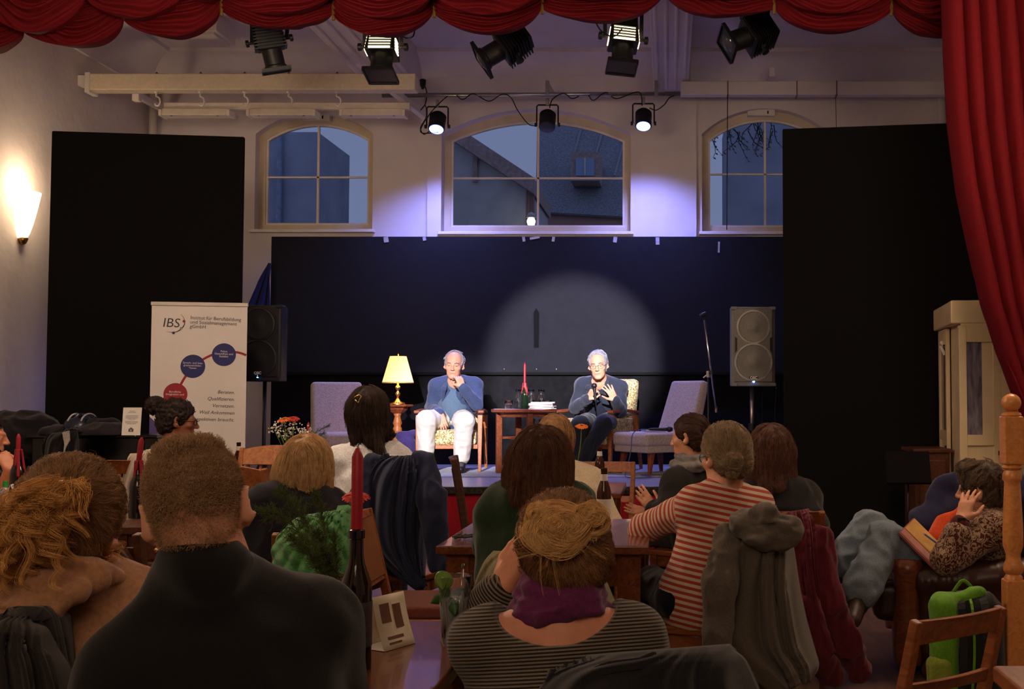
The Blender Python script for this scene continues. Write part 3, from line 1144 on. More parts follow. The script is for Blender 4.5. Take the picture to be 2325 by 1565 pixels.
cable('power_cable', 'black cable wound along the bar from the left LED can to the middle one', cb, YBar)
cable('power_cable', 'black cable wound along the right half of the lighting bar', [(1248, 245), (1255, 225), (1280, 212), (1300, 224), (1330, 212), (1347, 228), (1375, 210), (1400, 224), (1450, 209), (1458, 240)], YBar)
cable('power_cable', 'black cable looping from the right LED can up to the bar end', [(1475, 245), (1490, 250), (1508, 238), (1520, 222), (1535, 216)], YBar)
cable('power_cable', 'black cable hanging by the beam end beside the left LED can', [(957, 185), (968, 205), (966, 235), (955, 250), (966, 240), (968, 265), (955, 290), (962, 305), (975, 298)], 12.35)
plug = at(960, 190, 12.3)
solo('power_plug', 'black power plug hanging at the right end of the timber beam', 'plug', MB().lathe([(0.012, -.06), (0.03, -.02), (0.035, .04), (0.02, .05)], plug, n=10), rubber, plug, smooth=True)

blue_lens_on = mat('blue_lens', (120, 130, 255), emit=(120, 140, 255), estr=5, kind='flat')
lens_off = mat('lens_off', (60, 60, 70), rough=0.1, spec=0.8)
for px, py, on, lbl in ((993, 277, 1, 'left black LED can glowing blue under the lighting bar'), (1243, 273, 0, 'unlit black LED can in front of the middle window'), (1461, 270, 1, 'right black LED can glowing blue under the lighting bar')):
    c = at(px, py, YBar - 0.02)
    t = thing('stage_can', lbl, 'stage light', c, 0, 'LED cans on the back wall bar')
    tilt = Matrix.Rotation(R(-28), 3, 'X')
    prof = [(0.045, 0.11), (0.062, 0.105), (0.072, 0.08), (0.085, 0.03), (0.088, -0.06), (0.088, -0.10), (0.078, -0.105)]
    put('body', MB().lathe(prof, n=22, axis=tilt), black_metal, t, auto=40)
    for k in range(5):
        put('cooling_ring', MB().lathe([(0.075 + .003 * k, .075 - .018 * k), (0.089, .074 - .018 * k), (0.089, .068 - .018 * k), (0.076, .067 - .018 * k)], n=20, axis=tilt, cap=False), black_metal, t)
    put('lens', MB().lathe([(0.0, -0.108), (0.076, -0.106), (0.074, -0.098), (0, -0.098)], n=22, axis=tilt), blue_lens_on if on else lens_off, t)
    put('yoke', MB().tube([(-0.115, 0, -0.05), (-0.115, 0, 0.15), (-0.10, 0, 0.165), (0.10, 0, 0.165), (0.115, 0, 0.15), (0.115, 0, -0.05)], 0.009, 6), black_metal, t)
    put('hook_clamp', MB().box((0, 0.0, 0.20), (0.035, 0.03, 0.08)), steel, t, bevel=0.004)
    for s in (-1, 1):
        put('knob', MB().lathe([(0.022, -.012), (0.022, .012)], (s * 0.125, 0, -0.05), n=10, axis=Matrix.Rotation(PI / 2, 3, 'Y')), black_metal, t)
    if on:
        q = c + tilt @ Vector((0, 0, -0.13))
        lamp('SPOT', 'can_light', q, 470, (0.27, 0.30, 1.0), q + Vector((0, -0.05, -2)), spot_size=R(132), spot_blend=1.0, shadow_soft_size=0.06)

# row of theatre lanterns on a bar behind the valance
YF = 9.0
glow = mat('lantern_glow', (255, 225, 170), emit=(255, 226, 170), estr=5, kind='flat')
t = thing('lantern_bar', 'black bar behind the valance from which the theatre lanterns hang', 'lighting bar', (at(1162, 0, YF).x, YF, 4.62))
put('pipe', MB().tube([(-3.4, 0, 0), (3.2, 0, 0)], 0.025, 12), black_metal, t, smooth=True)
for x in (-3.0, 0, 2.9):
    put('hanger', MB().tube([(x, 0, 0), (x, 0, ZC - 4.62)], 0.015, 8), black_metal, t)


def lantern(px, py, rot, lit, lens, lbl, s=1.0):
    """profile spotlight: finned lamp house, lens tube, colour frame, yoke"""
    c = at(px, py, YF)
    t = thing('theatre_lantern', lbl, 'stage light', c, 0, 'theatre lanterns behind the valance')
    M = Euler(rot).to_matrix()
    f = lambda m_: m_.move((Matrix.Scale(s, 3) @ M))
    hx, hy, hz = 0.12, 0.13, 0.15
    put('lamp_house', f(MB().box((0, 0, 0.07), (0.24, 0.22, 0.26), top=(0.8, 0.7))), black_metal, t, bevel=0.012)
    for k in range(9):
        z = -0.045 + k * 0.026
        if lit:
            if k < 5:
                put('lit_vent', f(MB().box((0, -0.112 + .004 * k, z), (0.17, 0.012, 0.012))), glow, t)
                for q in (-1, 1):
                    put('lit_vent', f(MB().box((q * (0.121 - .003 * k), -.03, z), (0.01, 0.10, 0.011))), glow, t)
            put('fin', f(MB().box((0, -0.115 + .004 * k, z + 0.013), (0.20, 0.022, 0.009))), black_metal, t)
        else:
            put('fin', f(MB().box((0, 0, z), (0.27 - .004 * k, 0.245 - .005 * k, 0.010))), black_metal, t)
    put('lens_tube', f(MB().lathe([(0.085, -0.06), (0.085, -0.19), (0.095, -0.20), (0.095, -0.23)], n=20)), black_metal, t, auto=40)
    put('lens', f(MB().lathe([(0.0, -0.212), (0.05, -0.205), (0.08, -0.19)], n=20, cap=False)), lens_off, t, smooth=True)
    put('colour_frame', f(MB().box((0, -0.115, -0.235), (0.23, 0.012, 0.03)).box((0, 0.115, -0.235), (0.23, 0.012, 0.03)).box((-.115, 0, -0.235), (0.012, 0.23, 0.03)).box((.115, 0, -0.235), (0.012, 0.23, 0.03))), black_metal, t)
    put('gel_plate', f(MB().box((0, 0, -0.236), (0.222, 0.222, 0.004))), mat('gel_dark', (24, 22, 22), rough=0.3, kind='weave', scale=160, col2=(12, 12, 12)), t)
    if lens:
        put('front_lens', f(MB().lathe([(0, -0.262), (0.04, -0.258), (0.075, -0.246), (0.082, -0.238)], n=22, cap=False)), lens_off, t, smooth=True)
    for q in (-1, 1):
        put('tilt_knob', f(MB().lathe([(0.012, 0.0), (0.012, 0.04), (0.03, 0.04), (0.032, 0.065), (0.02, 0.07)], (q * 0.13, 0, 0.02), n=12, axis=Matrix.Rotation(q * PI / 2, 3, 'Y'))), black_metal, t, auto=40)
    top = 4.62 - c.z - 0.03
    p = [M @ Vector((-0.145 * s, 0, 0.02 * s)), Vector((-0.15, 0, max(top - 0.06, 0.12))), Vector((0.15, 0, max(top - 0.06, 0.12))), M @ Vector((0.145 * s, 0, 0.02 * s))]
    put('yoke', MB().bar(p[0], p[1], 0.03, 0.008).bar(p[1], p[2], 0.03, 0.012).bar(p[2], p[3], 0.03, 0.008), black_metal, t)
    put('hook_clamp', MB().box((0, 0, top - 0.02), (0.05, 0.05, 0.10)), black_metal, t, bevel=0.005)


lantern(613, 98, (R(8), R(-14), R(18)), 0, 0, 'first theatre lantern from the left, black and unlit, pointing down', 0.92)
lantern(869, 112, (R(-14), R(0), R(0)), 1, 0, 'lit theatre lantern in front of the left ceiling girder')
lantern(1150, 104, (R(-28), R(52), R(-26)), 0, 1, 'unlit theatre lantern above the middle window with tilted colour frame', 0.98)
lantern(1415, 92, (R(-12), R(4), R(8)), 1, 0, 'lit theatre lantern left of the right ceiling girder')
lantern(1708, 80, (R(-44), R(58), R(-30)), 0, 1, 'rightmost theatre lantern, unlit, with its lens turned to the hall', 0.98)
cable('power_cable', 'black cable looping beside the lit lantern left of the right girder', [(1352, 50), (1365, 70), (1385, 82), (1400, 80), (1412, 66)], YF - .1)
cable('power_cable', 'black cable looping below the valance beside the lit lantern on the left', [(912, 82), (925, 87), (938, 82), (941, 66), (938, 50)], YF - .1)

# wall sconce on the left wall
c = at(8, 492, 10.32)
t = thing('wall_sconce', 'lit white glass uplighter sconce on the left wall', 'wall light', (XL + 0.0, c.y, c.z))
sconce_m = mat('sconce_glass', (255, 236, 200), emit=(255, 222, 170), estr=7, kind='flat')
rows = []
for i in range(9):
    v = i / 8
    r = 0.05 + 0.11 * v ** 0.7
    rows.append([(r * math.sin(q), r * math.cos(q) * 1.0, -0.2 + 0.42 * v) for q in [PI * k / 14 for k in range(15)]])
put('shade', MB().grid(rows), sconce_m, t, smooth=True)
put('finial', MB().lathe([(0.0, -0.26), (0.03, -.245), (0.05, -0.2), (0.04, -.19)], (0.02, 0, 0), n=12), mat('brass', (176, 132, 70), rough=0.3, metal=1.0), t, smooth=True)
put('back_plate', MB().box((0.006, 0, 0), (0.012, 0.12, 0.3)), white_paint, t)
lamp('POINT', 'sconce_light', (XL + 0.2, c.y - 0.05, c.z + 0.22), 20, (1.0, 0.76, 0.5), shadow_soft_size=0.1)


# ---------------------------------------------------------------- things on the stage
floral = fabric('floral_cloth', (214, 200, 150), kind='floral', scale=21, col2=(138, 112, 62), spec=0.15)
oak = wood('oak', (188, 112, 56), (140, 76, 36))
mahog = wood('mahogany', (150, 78, 40), (100, 46, 24))
retro = fabric('retro_cloth', (176, 160, 150), kind='weave', scale=75, col2=(146, 128, 122))
clear = mat('clear_glass', (252, 253, 253), rough=0.02, trans=1.0, ior=1.18, spec=0.8, kind='flat', coat=0.6)
water = mat('water', (246, 250, 250), rough=0.02, trans=1.0, ior=1.10, kind='flat')
green_glass = mat('green_glass', (30, 62, 36), rough=0.06, trans=0.75, ior=1.5, kind='flat')
brown_glass = mat('brown_glass', (92, 44, 12), rough=0.06, trans=0.7, ior=1.5, kind='flat')
dark_glass = mat('dark_glass', (22, 14, 12), rough=0.08, spec=0.7, var=0.1, scale=20, bump=0.05)
wax = mat('red_wax', (150, 24, 36), rough=0.45, var=0.06, scale=30, bump=0.1, sub=0.1)
paper = mat('paper', (236, 232, 224), rough=0.8, var=0.03)


def upholstered_armchair(label, loc, rotz):
    """wooden armchair with flowered seat, sides and back; the sitter faces local +Y"""
    t = thing('floral_armchair', label, 'armchair', loc, rotz)
    w, d = 0.60, 0.62
    put('seat', MB().box((0, 0.03, 0.335), (w - 0.07, d - 0.06, 0.15)), floral, t, bevel=0.035, seg=3)
    put('seat_rail', MB().box((0, 0.02, 0.245), (w - 0.05, d - 0.1, 0.04)), oak, t)
    bk = MB().box((0, 0, 0.27), (w - 0.06, 0.11, 0.58)).move(Matrix.Translation((0, -d / 2 + 0.05, 0.36)) @ Matrix.Rotation(R(10), 4, 'X'))
    put('backrest', bk, floral, t, bevel=0.04, seg=3)
    for s in (-1, 1):
        x = s * w / 2
        put('side_panel', MB().box((s * (w / 2 - 0.045), -0.03, 0.38), (0.035, d - 0.14, 0.28)), floral, t, bevel=0.01)
        put('leg', MB().bar((x, d / 2 - 0.03, 0.555), (x, d / 2 + 0.0, 0.0), 0.045, 0.05, (1, 0, 0), 0.03, 0.03), oak, t, bevel=0.006)
        put('leg', MB().bar((x, -d / 2 + 0.08, 0.55), (x, -d / 2 - 0.06, 0.0), 0.04, 0.05, (1, 0, 0), 0.028, 0.03), oak, t, bevel=0.006)
        arm = [(x, -d / 2 + 0.02, 0.575), (x, 0.0, 0.60), (x + s * 0.01, d / 2 + 0.02, 0.585)]
        put('armrest', MB().bar(arm[0], arm[1], 0.05, 0.03).bar(arm[1], arm[2], 0.055, 0.03, w2=0.062), mahog, t, bevel=0.01)
    return t


c1 = at(1024, 1073, 11.45)
upholstered_armchair('floral upholstered armchair on which the man in pale trousers sits', (c1.x, 11.52, ZS + 0.008), R(184))
c2 = at(1352, 1073, 11.45)
upholstered_armchair('floral upholstered armchair under the man speaking into the microphone', (c2.x + 0.02, 11.52, ZS + 0.008), R(155))


def retro_chair(label, loc, rotz):
    t = thing('easy_chair', label, 'easy chair', loc, rotz)
    put('seat', MB().box((0, 0.02, 0.33), (0.56, 0.60, 0.13)), retro, t, bevel=0.04, seg=3)
    put('seat_base', MB().box((0, 0.02, 0.245), (0.53, 0.56, 0.07)), retro, t, bevel=0.012)
    put('backrest', MB().box((0, 0, 0.24), (0.56, 0.12, 0.62), top=(0.9, 0.8)).move(Matrix.Translation((0, -0.27, 0.36)) @ Matrix.Rotation(R(17), 4, 'X')), retro, t, bevel=0.035, seg=3)
    for sx, sy in ((-1, 1), (1, 1), (-1, -1), (1, -1)):
        put('leg', MB().bar((sx * 0.21, sy * 0.21, 0.22), (sx * 0.235, sy * 0.25, 0), 0.055, 0.055, w2=0.028, d2=0.028), mahog, t, bevel=0.005)
    return t


c = at(1488, 1085, 10.85)
retro_chair('grey purple low easy chair with tapered legs at the right of the stage', (c.x, 11.02, ZS + 0.008), R(128))
RC = Vector((c.x, 11.02, ZS + 0.008))
c = at(783, 1000, 11.2)
retro_chair('grey purple easy chair at the left end of the stage behind the dark haired woman', (c.x, 11.25, ZS), R(-150))

# round tea table
c = at(1190, 929, 11.15)
TT = Vector((c.x, 11.15, ZS + 0.008))
TH = c.z - TT.z
t = thing('tea_table', 'round wooden tea table with fluted legs between the two speakers', 'table', TT)
put('tabletop', MB().lathe([(0.0, TH - 0.035), (0.30, TH - 0.035), (0.318, TH - 0.026), (0.32, TH - 0.008), (0.312, TH), (0, TH)], n=40, cap=False), mahog, t, auto=35)
put('apron', MB().lathe([(0.24, TH - 0.075), (0.25, TH - 0.035), (0.245, TH - 0.034), (0.235, TH - 0.075)], n=32, cap=False), mahog, t, auto=35)
for a in (20, 110, 200, 290):
    x, y = 0.245 * math.cos(R(a)), 0.245 * math.sin(R(a))
    put('leg', MB().box((x, y, (TH - 0.035) / 2), (0.055, 0.055, TH - 0.035), rot=R(a)).box((x * 1.09, y * 1.09, (TH - 0.04) / 2), (0.012, 0.028, TH - 0.04), rot=R(a)), mahog, t, bevel=0.006)
    put('stretcher', MB().bar((x, y, 0.34), (0, 0, 0.34), 0.03, 0.022), mahog, t)
put('low_shelf', MB().lathe([(0, 0.325), (0.14, 0.325), (0.14, 0.345), (0, 0.345)], n=24, cap=False), mahog, t, auto=35)

ztt = TT.z + TH


def on_table(px, dy):
    q = at(px, 925, TT.y + dy)
    return Vector((q.x, TT.y + dy, ztt))


def carafe(px, dy, lbl, water_h=0.07):
    p = on_table(px, dy)
    t = thing('carafe', lbl, 'carafe', p, 0, 'carafes on the tea table')
    put('glass_body', MB().lathe([(0.0, 0.0), (0.042, 0.0), (0.046, 0.02), (0.046, 0.09), (0.034, 0.13), (0.026, 0.155), (0.033, 0.19), (0.030, 0.19), (0.023, 0.155), (0.031, 0.13), (0.042, 0.09), (0.042, 0.022), (0.036, 0.006), (0, 0.006)], n=20, cap=False), clear, t, smooth=True)
    put('water', MB().lathe([(0, 0.007), (0.036, 0.008), (0.0415, 0.024), (0.0415, water_h), (0, water_h)], n=20, cap=False), water, t, smooth=True)


def tumbler(px, dy, lbl, group=None, p=None):
    p = p or on_table(px, dy)
    t = thing('tumbler', lbl, 'glass', p, 0, group)
    put('glass_body', MB().lathe([(0, 0), (0.033, 0), (0.040, 0.03), (0.041, 0.085), (0.0385, 0.085), (0.0375, 0.03), (0.030, 0.012), (0, 0.012)], n=20, cap=False), clear, t, smooth=True)
    put('water', MB().lathe([(0, 0.013), (0.030, 0.014), (0.037, 0.03), (0.0375, 0.05), (0, 0.05)], n=20, cap=False), water, t, smooth=True)


carafe(1178, 0.13, 'glass water carafe just left of the candle bottle on the tea table')
carafe(1206, 0.15, 'glass water carafe just right of the candle bottle on the tea table')
carafe(1229, 0.12, 'glass water carafe behind the stack of booklets on the tea table')
tumbler(1155, -0.02, 'water tumbler standing alone at the left of the tea table', 'tumblers on the tea table')
tumbler(1219, 0.03, 'tumbler half hidden behind the left end of the booklets', 'tumblers on the tea table')
tumbler(1243, 0.04, 'tumbler half hidden behind the right end of the booklets', 'tumblers on the tea table')


def candle_bottle(label, p, top_z, glass_m, cr=0.011, bh=0.29, br=0.037, lab=None, tilt=0.0, drip=False, ch=0.15, group=None):
    """wine bottle used as candle holder, red candle stuck in the neck"""
    t = thing('candle_bottle', label, 'candle', p, 0, group)
    k = bh / 0.29
    prof = [(0, 0), (br, 0.0), (br * 1.0, 0.012), (br, 0.155 * k), (br * 0.93, 0.18 * k), (br * 0.55, 0.215 * k), (0.0145, 0.235 * k), (0.0135, 0.268 * k), (0.0165, 0.27 * k), (0.0165, 0.287 * k), (0.0125, 0.29 * k), (0, 0.288 * k)]
    b = put('bottle', MB().lathe(prof, n=26, cap=False), glass_m, t, auto=50)
    M = Matrix.Translation((0, 0, bh - 0.02)) @ Matrix.Rotation(tilt, 4, 'Y')
    cd = put('candle', MB().lathe([(0, 0), (cr * 0.9, 0.0), (cr, 0.02), (cr, ch), (cr * 0.75, ch + 0.008), (cr * 0.35, ch + 0.018), (0, ch + 0.02)], n=18, cap=False).move(M), wax, t, auto=50)
    put('wick', MB().tube([(0, 0, ch + 0.016), (0.001, 0, ch + 0.024), (0.004, 0, ch + 0.028)], 0.0012, 5).move(M), black_metal, cd)
    if lab:
        put('label', MB().lathe([(br + 0.0006, 0.045), (br + 0.0008, 0.045), (br + 0.0008, 0.135), (br + 0.0006, 0.135)], n=26, cap=False), lab, t, auto=40)
    if drip:
        m = Solid()
        for i in range(14):
            a = rng.uniform(0, 2 * PI)
            z = rng.uniform(0.12, 0.26) * k
            r = 0.0165 if z > .23 * k else 0.0165 + (0.235 * k - z) * 0.30
            m.cap((0.016 * math.cos(a), 0.016 * math.sin(a), bh), (min(r, br) * math.cos(a), min(r, br) * math.sin(a), z), 0.004, 0.0045, 0.005)
        V, F = m.mesh(0.003)
        put_vf('wax_drips', (V, F), wax, t, (0, 0, 0))
    return t


candle_bottle('green bottle with tall red candle and wax drips on the tea table', on_table(1191, 0.03), 0, green_glass, bh=0.25, br=0.034, drip=True, ch=0.20)
# booklets: every one its own thing
cols = [(226, 220, 214), (236, 232, 226), (196, 92, 120), (238, 236, 232), (214, 208, 204), (240, 236, 230)]
for i in range(6):
    p = on_table(1230 + (i % 3 - 1) * 3 + (5 if i == 0 else 0), -0.10 + 0.01 * (i % 2))
    p.z += 0.0005 + i * 0.0115
    t = thing('booklet', ['bottom booklet of the stack lying skewed on the tea table', 'second booklet from the bottom of the tea table stack', 'pinkish booklet third from the bottom of the tea table stack', 'fourth booklet from the bottom of the tea table stack', 'fifth booklet from the bottom of the tea table stack', 'top booklet of the stack on the tea table'][i], 'booklet', p, R([-14, 6, -8, 10, -3, 4][i]), 'booklets stacked on the tea table')
    w = 0.225
    put('pages', MB().box((0, 0, 0.0055), (w, 0.15, 0.008)), paper, t)
    cm = mat('booklet_cover_%d' % i, cols[i], rough=0.4)
    put('cover', MB().box((0, 0, 0.0009), (w + .004, 0.153, 0.0014)).box((0, 0, 0.0102), (w + .004, 0.153, 0.0014)).box((-w / 2 - .002, 0, 0.0055), (0.0015, 0.153, 0.010)), cm, t)
for i, (px, dy, r) in enumerate(((1140, -0.05, 12), (1158, -0.14, -20))):
    p = on_table(px, dy)
    p.z += 0.0006 + 0.001 * i
    t = solo('loose_sheet', ['loose paper sheet at the left edge of the tea table', 'loose paper sheet at the front of the tea table'][i], 'paper', MB().box(p, (0.16, 0.11, 0.001), rot=R(r)), paper, p)

# lamp table and lamp
c = at(903, 919, 11.75)
LT = Vector((c.x, 11.75, ZS))
LH = c.z - ZS
t = thing('lamp_table', 'small turned wooden pedestal table under the lit lamp', 'table', LT)
put('tabletop', MB().lathe([(0, LH - 0.022), (0.15, LH - 0.022), (0.16, LH - 0.010), (0.155, LH), (0, LH)], n=8, cap=False), mahog, t, auto=20)
put('under_block', MB().lathe([(0.06, LH - 0.085), (0.10, LH - 0.05), (0.11, LH - 0.022), (0, LH - 0.022)], n=8), mahog, t, auto=20)
prof = [(0.045, LH - 0.085), (0.03, LH - 0.12), (0.036, LH - 0.15), (0.048, LH - 0.19), (0.034, LH - 0.22), (0.045, LH - 0.24), (0.05, LH - 0.28), (0.038, LH - 0.31), (0.05, LH - 0.34), (0.052, LH - 0.38), (0.038, LH - 0.42), (0.05, LH - 0.45), (0.04, 0.14), (0.055, 0.10), (0.055, 0.06)]
put('turned_column', MB().lathe(prof, n=20), oak, t, smooth=True)
for k in range(3):
    a = R(90 + 120 * k)
    put('foot', MB().bar((0.03 * math.cos(a), 0.03 * math.sin(a), 0.09), (0.17 * math.cos(a), 0.17 * math.sin(a), 0.012), 0.04, 0.05, w2=0.035, d2=0.024), mahog, t, bevel=0.006)
brass = mat('lamp_brass', (206, 174, 118), rough=0.25, metal=1.0, var=0.1, scale=30)
LP = LT + Vector((0.0, 0, LH))
t = thing('table_lamp', 'lit brass table lamp with pleated cream shade on the pedestal table', 'lamp', LP)
put('base', MB().lathe([(0, 0), (0.085, 0), (0.085, 0.012), (0.07, 0.02), (0.05, 0.026), (0.03, 0.04), (0.018, 0.06), (0.0, 0.06)], n=26, cap=False), brass, t, auto=40)
put('stem', MB().lathe([(0.014, 0.058), (0.012, 0.08), (0.026, 0.098), (0.03, 0.115), (0.014, 0.13), (0.014, 0.15), (0.028, 0.165), (0.024, 0.185), (0.010, 0.20), (0.009, 0.27), (0.012, 0.29)], n=18), brass, t, smooth=True)
shade_m = mat('lamp_shade_cloth', (255, 226, 160), rough=0.9, emit=(255, 200, 108), estr=1.5, var=0.03, scale=30)
rows = []
for j in range(9):
    v = j / 8
    r = 0.155 - 0.075 * v
    rows.append([((r + 0.003 * math.cos(k * PI)) * math.cos(2 * PI * k / 96), (r + 0.003 * math.cos(k * PI)) * math.sin(2 * PI * k / 96), 0.225 + 0.27 * v) for k in range(97)])
put('lamp_shade', MB().grid(rows, thick=0.002), shade_m, t)
put('shade_trim', MB().lathe([(0.157, 0.222), (0.160, 0.222), (0.160, 0.232), (0.157, 0.232)], n=48, cap=False), fabric('trim_cloth', (220, 190, 120)), t)
put('finial', MB().lathe([(0.004, 0.49), (0.004, 0.505), (0.010, 0.515), (0.006, 0.527), (0, 0.53)], n=12), brass, t, smooth=True)
put('bulb', MB().lathe([(0, 0.29), (0.014, 0.292), (0.028, 0.34), (0.024, 0.37), (0, 0.385)], n=14, cap=False), mat('warm_bulb', (255, 220, 160), emit=(255, 200, 120), estr=8, kind='flat'), t, smooth=True)
lamp('POINT', 'table_lamp_light', LP + Vector((0, 0, 0.42)), 7, (1.0, 0.66, 0.32), shadow_soft_size=0.03)
m = MB().tube(smooth_path([LP + Vector((-0.08, 0, 0.01)), LP + Vector((-0.17, -0.02, 0.0)), LP + Vector((-0.175, -0.02, -0.1)), LP + Vector((-0.18, 0, -0.4)), LP + Vector((-0.21, 0.05, -LH + 0.01))]), 0.004, 6)
solo('lamp_cable', 'thin cord running from the table lamp down to the stage floor', 'cord', m, rubber, LP + Vector((-0.1, 0, 0)), smooth=True)

# loudspeakers on stands
ring_l = mat('ring_grey', (168, 164, 156), rough=0.45)
grille = mat('grille', (132, 128, 122), rough=0.55, metal=0.4, kind='weave', scale=240, col2=(70, 68, 66), bump=0.3, bscale=300)
grille_dk = mat('grille_dark', (40, 38, 38), rough=0.6, metal=0.3, kind='weave', scale=240, col2=(16, 16, 16), bump=0.3, bscale=300)
plastic_grey = mat('plastic_grey', (120, 118, 112), rough=0.5, var=0.05)
plastic_blk = mat('plastic_black', (24, 24, 25), rough=0.5, var=0.05)
led = mat('blue_led', (120, 160, 255), emit=(90, 150, 255), estr=12, kind='flat')
badge = mat('badge', (236, 236, 236), rough=0.3, kind='flat')


def loudspeaker(label, c, w, h, rotz, gm, bm, zfloor, lbl2):
    t = thing('loudspeaker', label, 'loudspeaker', c, rotz)
    d = 0.34
    body = [(-w / 2, -0.05), (-w / 2 + 0.03, -0.06), (w / 2 - 0.03, -0.06), (w / 2, -0.05), (w / 2, 0.05), (w * .33, d - .06), (-w * .33, d - .06), (-w / 2, 0.05)]
    V = [(x, y, -h / 2) for x, y in body] + [(x, y, h / 2) for x, y in body]
    k = len(body)
    put('cabinet', MB().add(V, [tuple(reversed(range(k))), tuple(range(k, 2 * k))] + [(i, (i + 1) % k, (i + 1) % k + k, i + k) for i in range(k)]), bm, t, bevel=0.01)
    put('grille', MB().box((0, -0.068, 0.01), (w - 0.05, 0.016, h - 0.055)), gm, t, bevel=0.008)
    for zc, rr in ((h * 0.245, w * 0.37), (-h * 0.20, w * 0.42)):
        ax = Matrix.Rotation(PI / 2, 3, 'X')
        put('driver_ring', MB().lathe([(rr + 0.006, 0.0), (rr + 0.004, 0.010), (rr - 0.010, 0.014), (rr - 0.016, 0.0)], (0, -0.074, zc), n=40, axis=ax, cap=False), ring_l if gm is grille else bm, t, auto=40)
        put('driver_cone', MB().lathe([(0, 0.009), (rr * .25, 0.008), (rr * .34, 0.002), (rr * .6, 0.0025), (rr - 0.016, 0.006)], (0, -0.074, zc), n=36, axis=ax, cap=False), gm, t, smooth=True)
    for s in (-1, 1):
        put('side_slot', MB().prism([(s * (w / 2 - .032), h * .12), (s * (w / 2 - .052), h * .10), (s * (w / 2 - .052), -h * .05), (s * (w / 2 - .032), -h * .09)], -0.080, -0.074), plastic_blk, t)
        for q in (-1, 1):
            put('corner_guard', MB().box((s * (w / 2 - 0.025), -0.066, q * (h / 2 - 0.014)), (0.055, 0.03, 0.03)), bm, t, bevel=0.006)
    bp = put('badge', MB().box((0.0, -0.078, -h / 2 + 0.075), (0.085, 0.004, 0.026)), plastic_blk, t)
    text_mesh('badge_letters', 'QSC', 0.034, badge, bp, (0, -0.082, -h / 2 + 0.064), (PI / 2, 0, 0), 'CENTER', bold=0.0012)
    put('power_led', MB().lathe([(0, 0.0), (0.012, 0.0), (0.010, 0.006), (0, 0.008)], (0, -0.078, -h / 2 + 0.042), n=12, axis=Matrix.Rotation(PI / 2, 3, 'X'), cap=False), led, t, smooth=True)
    s = thing('speaker_stand', lbl2, 'stand', (c[0], c[1] + 0.10, zfloor))
    top = c[2] - h / 2 - zfloor - 0.001
    put('pole', MB().tube([(0, 0, 0.25), (0, 0, top)], 0.0175, 12), black_metal if gm is grille_dk else steel, s, smooth=True)
    put('sleeve', MB().tube([(0, 0, 0.18), (0, 0, top * 0.55)], 0.024, 12), black_metal, s, auto=40)
    put('collar', MB().lathe([(0.034, -0.035), (0.034, 0.035)], (0, 0, top * 0.55), n=14), black_metal, s, auto=40)
    put('clamp_knob', MB().tube([(0.03, 0, top * .55), (0.075, -0.01, top * .55)], 0.014, 8), black_metal, s, auto=40)
    for k in range(3):
        a = R(100 + 120 * k)
        x, y = math.cos(a), math.sin(a)
        put('leg', MB().tube([(0.02 * x, 0.02 * y, top * .5), (0.34 * x, 0.34 * y, 0.012)], 0.0125, 8), black_metal, s, smooth=True)
        put('brace', MB().tube([(0.02 * x, 0.02 * y, 0.2), (0.185 * x, 0.185 * y, top * .5 * .46)], 0.008, 6), black_metal, s, smooth=True)
        put('rubber_foot', MB().lathe([(0.017, 0.0), (0.017, 0.03)], (0.34 * x, 0.34 * y, 0.0), n=10), rubber, s)
    return t


a, b = at(1659, 697, 10.45), at(1760, 877, 10.45)
loudspeaker('grey grilled loudspeaker on its stand at the right side of the stage', ((a.x + b.x) / 2, 10.5, (a.z + b.z) / 2), b.x - a.x, a.z - b.z, R(3), grille, plastic_grey, ZS, 'chrome and black tripod stand holding the right loudspeaker')
a, b = at(536, 692, 10.3), at(634, 866, 10.3)
loudspeaker('dark loudspeaker on its stand half behind the white roll-up banner', ((a.x + b.x) / 2, 10.4, (a.z + b.z) / 2), b.x - a.x, a.z - b.z, R(-2), grille_dk, plastic_blk, 0.0, 'black tripod stand holding the left loudspeaker')
for px, lbl in ((1733, 'speaker cable hanging behind the right loudspeaker stand, left one'), (1763, 'speaker cable hanging beside the right wing panel')):
    pts = [at(px, 880, 10.75), at(px - 3, 930, 10.75), at(px - 2, 985, 10.75), at(px, 1080, 10.75)]
    solo('speaker_cable', lbl, 'cable', MB().tube(smooth_path(pts), 0.005, 6), rubber, pts[0], smooth=True)

# microphone stand with boom
Ym = 10.7
c = at(1609, 1000, Ym)
t = thing('microphone_stand', 'chrome microphone boom stand without microphone at the right of the stage', 'microphone stand', (c.x, Ym, ZS))
O = t.location
pt = lambda px, py, dy=0.0: at(px, py, Ym + dy) - O
put('pole', MB().tube([(0, 0, 0.02), pt(1608, 850)], 0.0095, 10), black_metal, t, smooth=True)
put('boom_arm', MB().tube([pt(1599, 726, -0.10), pt(1626, 934, 0.10)], 0.008, 10), chrome, t, smooth=True)
put('clutch', MB().lathe([(0.02, -.03), (0.02, .03)], pt(1608, 850), n=12).tube([pt(1608, 850), pt(1597, 858)], 0.008, 8), chrome, t, auto=40)
put('boom_clamp', MB().lathe([(0.018, -.025), (0.018, .025)], pt(1614, 846), n=12, axis=Matrix.Rotation(PI / 2, 3, 'X')), black_metal, t, auto=40)
put('mic_clip', MB().lathe([(0.020, -.03), (0.022, .0), (0.016, .03)], pt(1597, 715, -0.11), n=12, axis=Matrix.Rotation(R(60), 3, 'Y')), rubber, t, auto=40)
put('counterweight', MB().lathe([(0.012, -.03), (0.012, .03)], pt(1626, 930, 0.098), n=10), chrome, t, auto=40)
